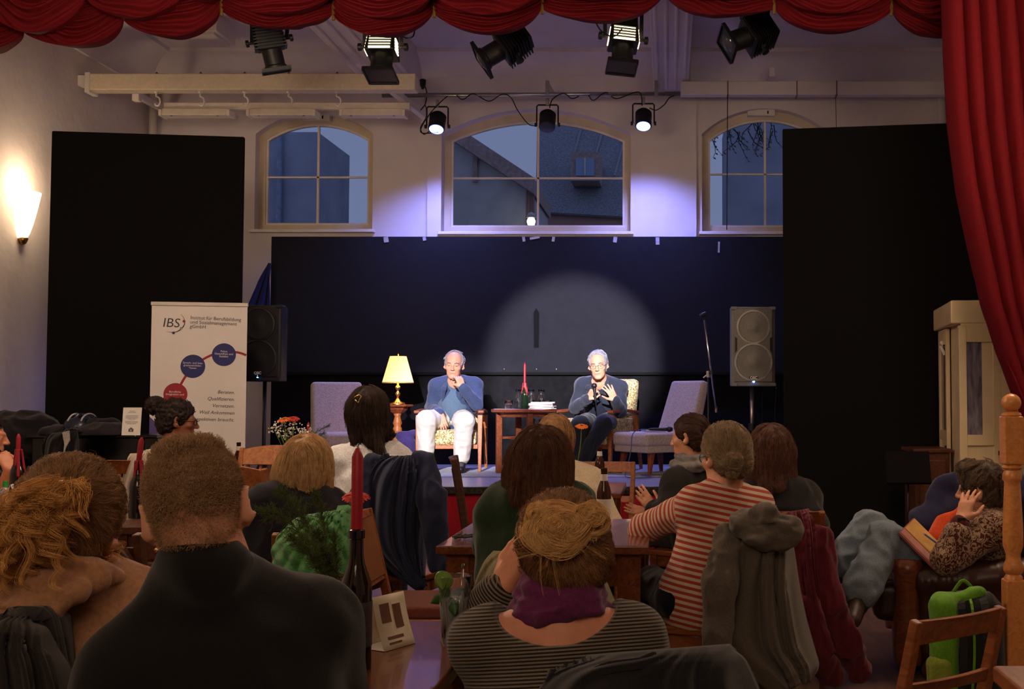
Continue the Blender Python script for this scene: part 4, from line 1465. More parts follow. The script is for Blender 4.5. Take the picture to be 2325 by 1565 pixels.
for k in range(3):
    a = R(30 + 120 * k)
    put('leg', MB().tube([(0, 0, 0.09), (0.27 * math.cos(a), 0.27 * math.sin(a), 0.01)], 0.007, 8), black_metal, t, smooth=True)

# book, papers and microphone on the right easy chair
S = RC + Vector((-0.04, -0.03, 0.397))
t = thing('book', 'pale blue book lying on the papers on the right easy chair', 'book', S + Vector((0.02, -0.02, 0.004)), R(20))
put('pages', MB().box((0, 0, 0.013), (0.20, 0.135, 0.020)), paper, t)
bkm = mat('book_blue', (130, 150, 200), rough=0.4)
put('cover', MB().box((0, 0, 0.0015), (0.205, 0.14, 0.003)).box((0, 0, 0.0245), (0.205, 0.14, 0.003)).box((-0.102, 0, 0.013), (0.003, 0.14, 0.024)), bkm, t)
solo('loose_sheet', 'loose paper sheet under the blue book on the right easy chair', 'paper', MB().box(S + Vector((-0.05, -0.03, 0.001)), (0.3, 0.21, 0.002), rot=R(8)), paper, S)
mp = S + Vector((0.15, -0.14, 0.03))
t = thing('microphone', 'black handheld microphone lying on the right easy chair', 'microphone', mp)
ax = Matrix.Rotation(R(90), 3, 'Y')
put('handle', MB().lathe([(0.010, -0.17), (0.012, -0.15), (0.016, -0.02), (0.017, 0.0)], n=14, axis=ax), plastic_blk, t, smooth=True)
put('grille_head', MB().lathe([(0.017, 0.0), (0.026, 0.012), (0.026, 0.03), (0.016, 0.052), (0, 0.056)], n=16, axis=ax), black_metal, t, smooth=True)
pts = [mp + Vector((-0.17, 0, 0)), mp + Vector((-0.24, -0.05, 0.0)), at(1437, 985, 10.5), at(1433, 1020, 10.5), at(1425, 1060, 10.5), Vector((at(1420, 1080, 10.55).x, 10.55, ZS + 0.012)), Vector((at(1450, 1083, 10.4).x, 10.35, ZS + 0.012)), Vector((at(1480, 1080, 10.5).x, 10.5, ZS + 0.012)), Vector((at(1455, 1074, 10.7).x, 10.75, ZS + 0.012)), Vector((at(1540, 1074, 10.7).x, 10.7, ZS + 0.012))]
solo('microphone_cable', 'thin blue grey cable hanging from the microphone on the right easy chair', 'cable', MB().tube(smooth_path(pts), 0.0045, 6), mat('grey_cable', (70, 80, 110), rough=0.5), pts[0], smooth=True)
# purple bag beside the first speaker
m = Solid().rbox(at(925, 1020, 11.6) - Vector((0, 0, 0.05)), (0.09, 0.07, 0.16), 0.05).cap(at(905, 990, 11.6), at(940, 985, 11.6), 0.03, k=0.05)
VF = m.mesh(0.012)
bc = Vector((at(925, 1050, 11.6).x, 11.6, ZS))
VF = (wrinkle(*VF, 0.02, (14, 14, 14)), VF[1])
VF[0][:, 2] -= VF[0][:, 2].min() - ZS - 0.002
o = put_vf('cloth_bag', VF, fabric('purple_cloth', (58, 46, 92)), None, bc)
tag(o, 'dark purple cloth bag on the stage beside the pale trousers', 'bag')

# roll-up banner
Yb = 9.25
a, b = at(345, 686, Yb - 0.05), at(562, 694, Yb + 0.10)
ang = math.atan2(b.y - a.y, b.x - a.x)
bw = (b - a).xy.length
bz = a.z
t = thing('rollup_banner', 'white roll-up banner of a training institute with blue and red circles', 'banner', ((a.x + b.x) / 2, (a.y + b.y) / 2, 0), ang)
ban = mat('banner_white', (232, 226, 222), rough=0.5, var=0.02, scale=4)
put('printed_sheet', MB().box((0, 0, bz / 2 + 0.03), (bw, 0.004, bz - 0.09)), ban, t)
put('top_rail', MB().box((0, 0, bz - 0.012), (bw + 0.012, 0.03, 0.03)), white_paint, t, bevel=0.004)
put('base', MB().box((0, 0, 0.04), (bw + 0.03, 0.18, 0.075)), steel, t, bevel=0.02)
put('pole', MB().tube([(0, 0.03, 0.06), (0, 0.02, bz - 0.02)], 0.011, 8), steel, t)
k = bw / 217.0
U = lambda px, py: ((px - 453.5) * k, -0.004, bz - (py - 690 - (px - 453) * 0.035) * k)
ink = mat('ink_grey', (72, 68, 80), rough=0.6, kind='flat')
blue_p = mat('print_blue', (44, 48, 108), rough=0.5, kind='flat')
red_p = mat('print_red', (158, 40, 52), rough=0.5, kind='flat')
grey_p = mat('print_grey', (150, 146, 150), rough=0.5, kind='flat')
white_p = mat('print_white', (228, 222, 226), rough=0.5, kind='flat')
RX = (PI / 2, R(2.0), 0)


def disc(name, px, py, r, m, y=-0.0045, n=40):
    c = U(px, py)
    ax = Matrix.Rotation(PI / 2, 3, 'X')
    return put(name, MB().lathe([(0, 0.0), (r * k, 0.0), (r * k, 0.0012), (0, 0.0012)], (c[0], y, c[2]), n=n, axis=ax, cap=False), m, t)


def arc_print(name, pts, w0, w1, m, y=-0.0044):
    P = [Vector(U(*p)) for p in pts]
    rows = []
    for i, p in enumerate(P):
        d = (P[min(i + 1, len(P) - 1)] - P[max(i - 1, 0)]).normalized()
        nrm = Vector((-d.z, 0, d.x))
        w = (w0 + (w1 - w0) * i / (len(P) - 1)) * k / 2
        rows.append([Vector((p.x, y, p.z)) + nrm * w, Vector((p.x, y, p.z)) - nrm * w])
    return put(name, MB().grid(rows, thick=0.0008), m, t)


def curve_pts(p0, pm, p1, n=14):
    out = []
    for i in range(n + 1):
        u = i / n
        out.append(tuple((1 - u) ** 2 * p0[j] + 2 * u * (1 - u) * pm[j] + u * u * p1[j] for j in (0, 1)))
    return out


text_mesh('logo_letters', 'IBS', 31 * k, ink, t, U(369, 746), RX, shear=0.12)
arc_print('logo_arc', curve_pts((411, 717), (428, 738), (412, 752)), 0.5, 3, ink)
arc_print('logo_arc', curve_pts((412, 752), (402, 764), (379, 758)), 3, 0.5, ink)
disc('logo_dot', 418, 734, 3.2, red_p)
disc('logo_dot', 412, 751, 3.2, grey_p)
disc('logo_dot', 395, 761.5, 3.2, blue_p)
text_mesh('heading_text', 'Institut für Berufsbildung\nund Sozialmanagement\ngGmbH', 11.6 * k, ink, t, U(432, 729), RX, spacing=0.92)
arc_print('connecting_band', curve_pts((409, 896), (420, 870), (432, 855)), 5.5, 5.5, red_p)
arc_print('connecting_band', curve_pts((455, 832), (480, 815), (500, 812)), 5.5, 5.5, red_p)
arc_print('connecting_band', curve_pts((525, 810), (548, 812), (561, 820)), 5.5, 5.5, red_p)
disc('print_disc', 510, 817, 27.5, blue_p)
disc('print_disc', 440, 843, 28, blue_p)
disc('print_disc', 402, 909, 27, red_p)
for txt, px, py in (('Fokus\nGesundheit und\nSoziales', 510, 811), ('Sprach- und Inte-\ngrationsmittler-\n*innen', 440, 837), ('Berufliche\nIntegration und', 401, 905)):
    c = U(px, py)
    text_mesh('disc_text', txt, 6.6 * k, white_p, t, (c[0], -0.0068, c[2]), RX, 'CENTER', spacing=0.92)
for i, txt in enumerate(('Beraten.', 'Qualifizieren.', 'Vernetzen.', 'Weil Ankommen', 'Perspektiven braucht.')):
    text_mesh('slogan_text', txt, 11.6 * k, ink, t, U(536, 913 + i * 16.6), RX, 'RIGHT', shear=0.22)
c = [U(345, 960), U(345, 1030), U(400, 1030), U(375, 990)]
put('corner_print', MB().prism([(p[0], p[2]) for p in c], -0.0044, -0.003), mat('print_violet', (92, 80, 140), rough=0.5, kind='flat'), t)


# ---------------------------------------------------------------- people
def basis(yaw, pitch=0.0, roll=0.0):
    """columns: right, forward, up. yaw 0 looks to +Y, positive yaw turns left; positive pitch nods down"""
    return Matrix.Rotation(yaw, 3, 'Z') @ Matrix.Rotation(-pitch, 3, 'X') @ Matrix.Rotation(roll, 3, 'Y')


class Head:
    def __init__(s, c, yaw=0.0, pitch=0.0, roll=0.0, size=1.0):
        s.c, s.M, s.s = Vector(c), basis(yaw, pitch, roll), size
        s.N = np.array(s.M)

    def p(s, x, y, z):
        return s.c + s.M @ (Vector((x, y, z)) * s.s)

    def loc(s, P):
        return (np.asarray(P) - np.array(tuple(s.c))) @ s.N / s.s


def head_solid(S, H, face=True, ears=True, jaw=1.0):
    q, s, M = H.p, H.s, H.M
    E = lambda c, r, k=0.02, op=1, rot=None: S.ell(q(*c), [x * s for x in r], M if rot is None else M @ rot, k * s, op)
    K = lambda a, b, ra, rb=None, k=0.015, op=1: S.cap(q(*a), q(*b), ra * s, (rb or ra) * s, k * s, op=op)
    E((0, -0.014, 0.032), (0.074, 0.094, 0.082))
    E((0, 0.026, -0.035), (0.060, 0.066, 0.085), 0.03)
    E((0, 0.040, -0.085), (0.046 * jaw, 0.042, 0.034), 0.03)
    K((-0.012, 0.074, -0.106), (0.012, 0.074, -0.106), 0.016, k=0.02)
    if face:
        K((-0.040, 0.072, 0.016), (-0.012, 0.086, 0.012), 0.010)
        K((0.040, 0.072, 0.016), (0.012, 0.086, 0.012), 0.010)
        K((0, 0.086, 0.012), (0, 0.110, -0.034), 0.0075, 0.012, k=0.012)
        for sx in (-1, 1):
            E((sx * 0.012, 0.101, -0.038), (0.008, 0.010, 0.007), 0.008)
            E((sx * 0.046, 0.056, -0.026), (0.020, 0.022, 0.018), 0.02)
            E((sx * 0.032, 0.097, -0.004), (0.015, 0.013, 0.007), 0.010, -1)
            E((sx * 0.032, 0.077, -0.006), (0.014, 0.012, 0.011), 0.004)
            K((sx * 0.045, 0.0765, 0.0005), (sx * 0.020, 0.087, 0.001), 0.0035, k=0.004)
        K((-0.019, 0.088, -0.063), (0.019, 0.088, -0.063), 0.0065, k=0.008)
        K((-0.016, 0.087, -0.073), (0.016, 0.087, -0.073), 0.007, k=0.008)
        E((0, 0.102, -0.0675), (0.024, 0.012, 0.0022), 0.004, -1)
    if ears:
        for sx in (-1, 1):
            rot = Matrix.Rotation(sx * R(-34), 3, 'Z')
            E((sx * 0.083, -0.014, -0.008), (0.0085, 0.021, 0.034), 0.006, 1, rot)
            E((sx * 0.091, -0.007, -0.004), (0.007, 0.011, 0.020), 0.006, -1, rot)
            E((sx * 0.077, -0.002, -0.036), (0.007, 0.010, 0.011), 0.006)
    return S


def hand_solid(S, W, d, n, side, curl=0.5, size=1.0, thumb=0.6, spread=0.1, curls=None):
    """W wrist, d towards the fingers, n back-of-hand normal, side +1 if the thumb lies on d x n"""
    d, n = Vector(d).normalized(), Vector(n)
    n = (n - d * n.dot(d)).normalized()
    x = d.cross(n) * side
    s = size
    W = Vector(W)
    for i, o in enumerate((0.026, 0.009, -0.009, -0.025)):
        S.cap(W + d * 0.012 * s + x * o * 0.7 * s, W + d * (0.086 - 0.004 * i) * s + x * o * s, 0.0145 * s, 0.0115 * s, 0.012)
        L = (0.076, 0.084, 0.078, 0.062)[i] * s
        c = curl if curls is None else curls[i]
        p = W + d * (0.086 - 0.004 * i) * s + x * o * s
        ang = 0.0
        for j, (f, r) in enumerate(((0.44, 0.0092), (0.31, 0.0082), (0.25, 0.0072))):
            ang += c * (0.9, 1.1, 0.7)[j]
            v = (d * math.cos(ang) - n * math.sin(ang) + x * spread * (1.5 - i) * 0.6).normalized()
            e = p + v * L * f
            S.cap(p, e, r * s, (r - 0.0009) * s, 0.004)
            p = e
    p = W + d * 0.022 * s + x * 0.028 * s
    v = (d * 0.65 + x * 0.75 - n * 0.25 * (1 + thumb)).normalized()
    e = p + v * 0.042 * s
    S.cap(p, e, 0.0135 * s, 0.0105 * s, 0.012)
    v = (d * 0.85 + x * (0.45 - 0.5 * thumb) - n * 0.5 * thumb).normalized()
    g = e + v * 0.030 * s
    S.cap(e, g, 0.0100 * s, 0.0088 * s, 0.004)
    S.cap(g, g + (v - n * 0.25 * thumb).normalized() * 0.024 * s, 0.0088 * s, 0.0072 * s, 0.004)


def elbow_of(S, W, l1, l2, pole):
    S, W = Vector(S), Vector(W)
    v = W - S
    L = v.length
    if L > (l1 + l2) * 0.995:
        return S + v * (l1 / (l1 + l2))
    a = (l1 * l1 - l2 * l2 + L * L) / (2 * L)
    hh = math.sqrt(max(l1 * l1 - a * a, 0))
    p = Vector(pole) - v.normalized() * Vector(pole).dot(v.normalized())
    return S + v.normalized() * a + p.normalized() * hh


class Person:
    """one figure laid out by its joints in world space; b = body yaw basis"""
    def __init__(s, label, head, neck=None, pelvis=None, yaw=0.0, lean=0.08, size=1.0, sh=0.175, base=None, seat_z=0.46,
                 shL=None, shR=None, tilt=0.0, floor_z=0.0):
        s.label, s.H, s.k = label, head, size
        s.B = basis(yaw)
        s.right, s.fwd = s.B @ Vector((1, 0, 0)), s.B @ Vector((0, 1, 0))
        up = Vector((0, 0, 1))
        s.neck = Vector(neck) if neck is not None else head.p(0, -0.035, -0.15) - s.fwd * 0.01 - up * 0.02
        s.pelvis = Vector(pelvis) if pelvis is not None else Vector((s.neck.x, s.neck.y, seat_z + 0.09)) - s.fwd * lean
        s.shR = Vector(shR) if shR is not None else s.neck + s.right * sh * size - up * (0.055 - tilt) * size - s.fwd * 0.005
        s.shL = Vector(shL) if shL is not None else s.neck - s.right * sh * size - up * (0.055 + tilt) * size - s.fwd * 0.005
        s.chest = (s.shL + s.shR) / 2 + (s.pelvis - (s.shL + s.shR) / 2) * 0.25
        s.waist = (s.shL + s.shR) / 2 + (s.pelvis - (s.shL + s.shR) / 2) * 0.66 - s.fwd * 0.01
        s.floor = floor_z
        s.org = Vector(base) if base is not None else Vector((s.pelvis.x, s.pelvis.y, floor_z))
        s.arm = {}
        s.hands = {}
        s.legs = {}

    def set_arm(s, side, wrist, elbow=None, pole=(0, 0, -1), hand=None):
        """hand = dict(d=, n=, curl=...)"""
        S = s.shL if side == 'L' else s.shR
        W = Vector(wrist)
        E = Vector(elbow) if elbow is not None else elbow_of(S, W, 0.29 * s.k, 0.25 * s.k, pole)
        s.arm[side] = (S, E, W)
        s.hands[side] = hand

    def set_leg(s, side, knee, ankle, toe=None, hip=None):
        sg = -1 if side == 'L' else 1
        hip = Vector(hip) if hip is not None else s.pelvis + s.right * sg * 0.085 * s.k - Vector((0, 0, 0.01))
        s.legs[side] = (hip, Vector(knee), Vector(ankle), Vector(toe) if toe is not None else Vector(ankle) + s.fwd * 0.16 + Vector((0, 0, -0.05)))

    def default_legs(s, fw=0.42, spread=0.10):
        for side, sg in (('L', -1), ('R', 1)):
            kn = s.pelvis + s.fwd * fw + s.right * sg * spread
            kn.z = s.floor + 0.50
            an = kn + s.fwd * 0.02
            an.z = s.floor + 0.085
            s.set_leg(side, kn, an)

    def lap_arms(s):
        for side, sg in (('L', -1), ('R', 1)):
            if side not in s.arm:
                w = s.pelvis + s.fwd * 0.30 + s.right * sg * 0.09 + Vector((0, 0, 0.12))
                s.set_arm(side, w, pole=s.right * sg * 0.6 - Vector((0, 0, 1)) - s.fwd * .3, hand=dict(d=s.fwd - s.right * sg * 0.5, n=(0, 0, 1), curl=0.35))

    def torso(s, S, g=0.0, w=1.0, belly=0.0, fl=0.64, neck=True):
        k = s.k
        f = s.fwd
        up_t = (s.neck - s.pelvis).normalized()
        S.cap(s.pelvis, s.waist, 0.155 * k * w + g, 0.135 * k * w + g, 0.06, f, fl)
        S.cap(s.waist, s.chest, 0.135 * k * w + g, 0.150 * k * w + g, 0.06, f, fl)
        m = (s.shL + s.shR) / 2
        S.cap(s.chest, m + (s.chest - m) * 0.55, 0.150 * k * w + g, 0.112 * k * w + g, 0.06, f, fl)
        S.cap(s.shL, s.shR, 0.056 * k + g, 0.056 * k + g, 0.05)
        S.cap(s.neck - up_t * 0.015, s.shL, 0.048 * k + g, 0.044 * k + g, 0.04)
        S.cap(s.neck - up_t * 0.015, s.shR, 0.048 * k + g, 0.044 * k + g, 0.04)
        if belly:
            S.ell(s.waist + f * 0.05 + (s.chest - s.waist) * 0.1, (0.13 * k, 0.13 * k, 0.15 * k), None, 0.06)
        return S

    def sleeves(s, S, g=0.0, to=1.0, r=(0.052, 0.043, 0.032), sides='LR', k=0.03):
        for side in sides:
            if side not in s.arm:
                continue
            a, e, w = s.arm[side]
            S.cap(a, e, r[0] * s.k + g, r[1] * s.k + g, k)
            if to > 0:
                S.cap(e, e.lerp(w, to), r[1] * s.k + g, (r[1] + (r[2] - r[1]) * to) * s.k + g, 0.015)
        return S

    def build(s, skin_m, h=0.006, face=True, ears=True, lips=None, jaw=1.0, arms_bare=False, neck_r=0.054):
        S = Solid()
        head_solid(S, s.H, face, ears, jaw)
        S.cap(s.H.p(0, -0.028, -0.06), s.neck - Vector((0, 0, 0.02)), neck_r * s.k, (neck_r + .006) * s.k, 0.03)
        m = (s.shL + s.shR) / 2
        S.cap(s.shL, s.shR, 0.045 * s.k, 0.045 * s.k, 0.05)
        S.cap(s.neck - Vector((0, 0, 0.01)), s.chest, 0.06 * s.k, 0.085 * s.k, 0.05, s.fwd, 0.7)
        S.cap(s.chest, s.pelvis, 0.09 * s.k, 0.09 * s.k, 0.05, s.fwd, 0.7)
        for sgn in (s.shL, s.shR):
            S.cap(s.neck - Vector((0, 0, 0.012)), sgn, 0.042 * s.k, 0.042 * s.k, 0.04)
        s.sleeves(S, 0.0, 1.0, (0.044, 0.038, 0.027))
        for side, hd in s.hands.items():
            if hd:
                _, e, w = s.arm[side]
                a = dict(hd)
                d = a.pop('d')
                n = a.pop('n')
                sd = a.pop('side', 1 if side == 'R' else -1)
                hand_solid(S, w, d, n, sd, **a)
        V, F = S.mesh(h)
        mats = [skin_m]
        midx = None
        if lips is not None:
            cen = s.H.loc(V[F].mean(1))
            midx = ((np.abs(cen[:, 0]) < 0.021) & (cen[:, 1] > 0.080) & (np.abs(cen[:, 2] + 0.068) < 0.0085 * np.maximum(0, 1 - (cen[:, 0] / 0.022) ** 2) ** 0.5)).astype(int)
            mats.append(lips)
        o = put_vf('person', (V, F), mats, None, s.org, midx)
        tag(o, s.label, 'person')
        s.o = o
        if face:
            for sx in (-1, 1):
                m_ = MB()
                c = s.H.p(sx * 0.032, 0.0835, -0.006)
                c = s.H.p(sx * 0.032, 0.0865, -0.0045)
                ax = s.H.M @ Matrix.Rotation(-PI / 2, 3, 'X') @ Matrix.Diagonal((1, 0.42, 1))
                r = 0.0100 * s.H.s
                ey = put('eye', MB().lathe([(0, -0.002), (r, 0.0), (r * .8, 0.0022), (r * .4, 0.0036), (0, 0.004)], c - s.org, n=14, axis=ax, cap=False), eye_white, o, smooth=True)
                put('iris', MB().lathe([(0, 0.0020), (r * .64, 0.0026), (r * .6, 0.0044), (0, 0.005)], c - s.org, n=12, axis=ax, cap=False), eye_dark, ey, smooth=True)
        return o

    def cloth(s, name, S, m, h=0.008, amp=0.006, scale=(16, 16, 8), seed=0.0, label=None):
        V, F = S.mesh(h)
        if amp:
            V = wrinkle(V, F, amp, scale, seed)
        return put_vf(name, (V, F), m, s.o, s.org, label=label)

    def trousers(s, m, shoe=None, h=0.010, r=(0.088, 0.062, 0.046), amp=0.010, to=0.96, flare=0.0):
        S = Solid()
        S.cap(s.pelvis - s.right * 0.05, s.pelvis + s.right * 0.05, 0.115 * s.k, 0.115 * s.k, 0.05, s.fwd, 0.85)
        for side, (hp, kn, an, toe) in s.legs.items():
            S.cap(hp, kn, r[0] * s.k, r[1] * s.k, 0.03)
            S.cap(kn, kn.lerp(an, to), r[1] * s.k, (r[2] + flare) * s.k, 0.03)
        o = s.cloth('trousers', S, m, h, amp, (14, 14, 14))
        if shoe is not None:
            for side, (hp, kn, an, toe) in s.legs.items():
                Q = Solid()
                d = (toe - an)
                dh = Vector((d.x, d.y, 0)).normalized()
                heel = an - dh * 0.03 + Vector((0, 0, -0.045))
                Q.cap(an + Vector((0, 0, 0.02)), an - Vector((0, 0, 0.03)), 0.042, 0.044, 0.02)
                Q.cap(heel, toe + Vector((0, 0, 0.0)), 0.036, 0.034, 0.03)
                Q.cap(an, toe, 0.04, 0.026, 0.03)
                Q.rbox(an + dh * 0.06 - Vector((0, 0, 0.40)), (0.6, 0.6, 0.32), 0.01, None, 0.002, -1) if False else None
                s.cloth('shoe', Q, shoe, 0.007, 0.0)
        return o

    def glasses(s, m=None, r=0.022, rim=0.0018):
        m = m or black_metal
        H = s.H
        fr = MB()
        for sx in (-1, 1):
            pts = [H.p(sx * (0.034 + r * 1.15 * math.cos(q)), 0.104 - 0.018 * abs(math.cos(q) * 0.5 + .5) ** 2, -0.006 + r * 0.8 * math.sin(q)) - s.org for q in [2 * PI * i / 20 for i in range(21)]]
            fr.tube(pts, rim * H.s, 6)
            fr.tube([H.p(sx * 0.060, 0.088, -0.002) - s.org, H.p(sx * 0.078, 0.03, 0.0) - s.org, H.p(sx * 0.081, -0.012, 0.004) - s.org], rim * H.s, 6)
        fr.tube([H.p(-0.010, 0.106, -0.002) - s.org, H.p(0, 0.110, 0.0) - s.org, H.p(0.010, 0.106, -0.002) - s.org], rim * H.s, 6)
        return put('glasses', fr, m, s.o, smooth=True)

    def brows(s, m):
        H = s.H
        b = MB()
        for sx in (-1, 1):
            b.tube([H.p(sx * 0.048, 0.079, 0.017) - s.org, H.p(sx * 0.033, 0.0915, 0.022) - s.org, H.p(sx * 0.014, 0.0955, 0.017) - s.org], [0.002, 0.0042, 0.0034], 6)
        return put('eyebrows', b, m, s.o, smooth=True)

    # -------------------------------------------------- hair
    def hair(s, S, m, flow, n=1500, steps=16, length=(0.06, 0.16), r=0.0008, h=0.006, amp=0.004, wave=0.0, lift=0.002, name='hair', scale=(60, 60, 14), fly=0.0, per=9, rad=0.005, clump=0.6, flyh=0.012, shell=True):
        """a solid mass of hair plus locks of strands traced along its surface by the flow field"""
        V, F = S.mesh(h)
        V0 = V
        if amp:
            V = wrinkle(V, F, amp, scale, 3.3)
        o = put_vf(name, (V, F), m, s.o, s.org) if shell else None
        n = max(1, n // per)
        ids = rng.integers(0, len(V0), n)
        P = V0[ids].astype(np.float32) + rng.normal(0, 0.003, (n, 3)).astype(np.float32)
        L = rng.uniform(length[0], length[1], n).astype(np.float32)
        st = (L / steps)[:, None]
        off = rng.uniform(-0.0015, lift + 0.003, n).astype(np.float32)
        flyer = (rng.random(n) < fly)
        ph = rng.uniform(0, 6.28, n)
        out = [P.copy()]
        jit = rng.normal(0, 0.13, (n, 3)).astype(np.float32)
        g0 = S.grad(P)
        for i in range(steps - 1):
            g = S.grad(P)
            f = np.asarray(flow(P), np.float32) + jit
            f = f - g * (f * g).sum(1, keepdims=True) * np.where(flyer, 0.4, 1.0)[:, None]
            if wave:
                sdir = np.cross(g, f)
                f = f + sdir * (wave * np.sin(ph + i * 0.8))[:, None]
            f /= np.linalg.norm(f, axis=1, keepdims=True) + 1e-6
            P = P + f * st
            d = S.at(P)
            tgt = np.where(flyer, off + flyh * (i / steps) ** 1.5, off)
            P = P - g * np.clip(d - tgt, -0.01, 0.01)[:, None]
            out.append(P.copy())
        locks(name + '_strands', np.stack(out, 1), m, o or s.o, s.org, per, rad, clump, r, g0)
        return o

    def bun(s, c, rad_, m, view=(0, -1, 0), n=60, per=16, r=0.0004, name='hair_bun', sq=(1, 1, 1), mess=0.5):
        """a wound knot of hair: looping locks laid over a small solid core"""
        c = Vector(c)
        S = Solid().ell(c, [rad_ * 0.86 * q for q in sq], None, 0.01)
        V, F = S.mesh(0.005)
        o = put_vf(name, (wrinkle(V, F, rad_ * .2, (50, 50, 50), 1.0), F), m, s.o, s.org)
        vw = Vector(view).normalized()
        g = []
        for k in range(n):
            ax = (vw + Vector(rng.normal(0, mess, 3))).normalized()
            x = ax.orthogonal().normalized()
            y = ax.cross(x)
            q = rng.uniform(0.25, 1.0)
            rr = rad_ * q
            a0, sw = rng.uniform(0, 2 * PI), rng.uniform(2.2, 5.0)
            dz = math.sqrt(max(0.02, 1.12 - q * q)) * rad_
            cc = c + Vector(rng.normal(0, 0.12 * rad_, 3))
            pts = []
            for i in range(18):
                a = a0 + sw * i / 17
                k_ = 1 + 0.10 * math.sin(a * 2 + k) + 0.12 * (i / 17)
                v = x * (rr * k_ * math.cos(a)) + y * (rr * k_ * math.sin(a)) + ax * (dz * (0.9 + 0.12 * math.sin(a * 3 + k)))
                pts.append(tuple(cc + Vector((v.x * sq[0], v.y * sq[1], v.z * sq[2]))))
            g.append(pts)
        locks(name + '_strands', np.array(g), m, o, s.org, per, rad_ * (0.13 if per < 30 else 0.10), 0.35, r)
        return o

    def ringlets(s, path, m, n=60, per=16, rad=0.016, spread=0.02, turns=2.5, r=0.0004, name='ringlets', lens=(0.5, 1.0)):
        P = np.array([tuple(q) for q in smooth_path([Vector(q) for q in path], 8)])
        g = []
        for k in range(n):
            u1 = rng.uniform(*lens)
            u0 = rng.uniform(0, 0.3)
            t = np.linspace(u0, u1, 26) * (len(P) - 1)
            i = np.clip(t.astype(int), 0, len(P) - 2)
            q = P[i] + (P[i + 1] - P[i]) * (t - i)[:, None]
            off = rng.normal(0, spread, 3) * (0.4 + np.linspace(0, 1, 26))[:, None]
            ph, tn = rng.uniform(0, 6.28), turns * rng.uniform(.7, 1.3)
            a = ph + np.linspace(0, 1, 26) * tn * 2 * PI * (u1 - u0)
            rr = rad * rng.uniform(.5, 1.2) * np.minimum(1, np.linspace(0, 3, 26))
            q = q + off + np.stack([rr * np.cos(a), rr * np.sin(a), 0.35 * rr * np.sin(a + 1)], 1)
            g.append(q)
        locks(name, np.array(g), m, s.o, s.org, per, 0.0045, 0.5, r)


def locks(name, Gd, m, parent, origin, per, rad, clump, r, g0=None):
    """guide curves (n, points, 3) -> bundles of strands that run together towards their tips"""
    n, k, _ = Gd.shape
    o = rng.normal(0, rad, (n, per, 3))
    if g0 is not None:
        dn = (o * g0[:, None, :]).sum(2, keepdims=True)
        o = o - g0[:, None, :] * (dn - np.abs(dn) * 0.3)
    t = np.linspace(0, 1, k)[None, None, :, None]
    wob = rng.normal(0, rad * 0.25, (n, per, 1, 3)) * np.sin(t * rng.uniform(4, 9, (n, per, 1, 1)) + rng.uniform(0, 6, (n, per, 1, 1)))
    P = Gd[:, None] + o[:, :, None, :] * (1 - clump * t) + wob
    return strand_object(name, P.reshape(n * per, k, 3), m, parent, origin, r, r * 0.4)


eye_white = mat('eye_white', (170, 150, 140), rough=0.25, kind='flat')
eye_dark = mat('eye_dark', (36, 26, 22), rough=0.2, kind='flat')
skin_a = skin('skin_fair', (206, 148, 118))
skin_b = skin('skin_warm', (196, 130, 100))
skin_c = skin('skin_brown', (140, 88, 62))
lip_m = mat('lip', (184, 112, 94), rough=0.45, var=0.05)


def G(*v):
    """constant flow"""
    a = np.array(v, np.float32)
    return lambda P: np.tile(a, (len(P), 1))


def scalp(H, S, th=0.012, front=True, low=-0.03):
    """cap of hair over the skull, cut back to the hairline"""
    q, s, M = H.p, H.s, H.M
    S.ell(q(0, -0.016, 0.034), ((0.074 + th) * s, (0.094 + th) * s, (0.083 + th) * s), M, 0.01)
    S.ell(q(0, -0.055, -0.03), ((0.062 + th) * s, (0.05 + th) * s, 0.06 * s), M, 0.03)
    return S


def hairline(H, S, y=0.075, z=-0.02, w=0.085, hgt=0.085, k=0.012):
    S.ell(H.p(0, y + 0.05, z), (w * H.s, 0.085 * H.s, hgt * H.s), H.M, k * H.s, -1)
    return S


# ---------------------------------------------------------------- the two speakers on the stage
jacket_blue = fabric('jacket_blue', (58, 70, 100), scale=120)
jacket_navy = fabric('jacket_navy', (42, 46, 58), scale=120)
shirt_blue = fabric('knit_blue', (84, 104, 124), scale=150)
shirt_dark = fabric('shirt_dark', (26, 30, 42), scale=150)
cream_cloth = fabric('cream_trousers', (206, 198, 184), scale=100, var=0.03)
navy_cloth = fabric('navy_trousers', (36, 40, 50), scale=100, var=0.04)
shoe_dark = mat('shoe_leather', (30, 30, 44), rough=0.3, var=0.1, scale=30, bump=0.1)
grey_hair = hairmat('hair_grey', (176, 172, 176), (110, 108, 116))
brow_grey = mat('brow_grey', (96, 84, 80), rough=0.8)


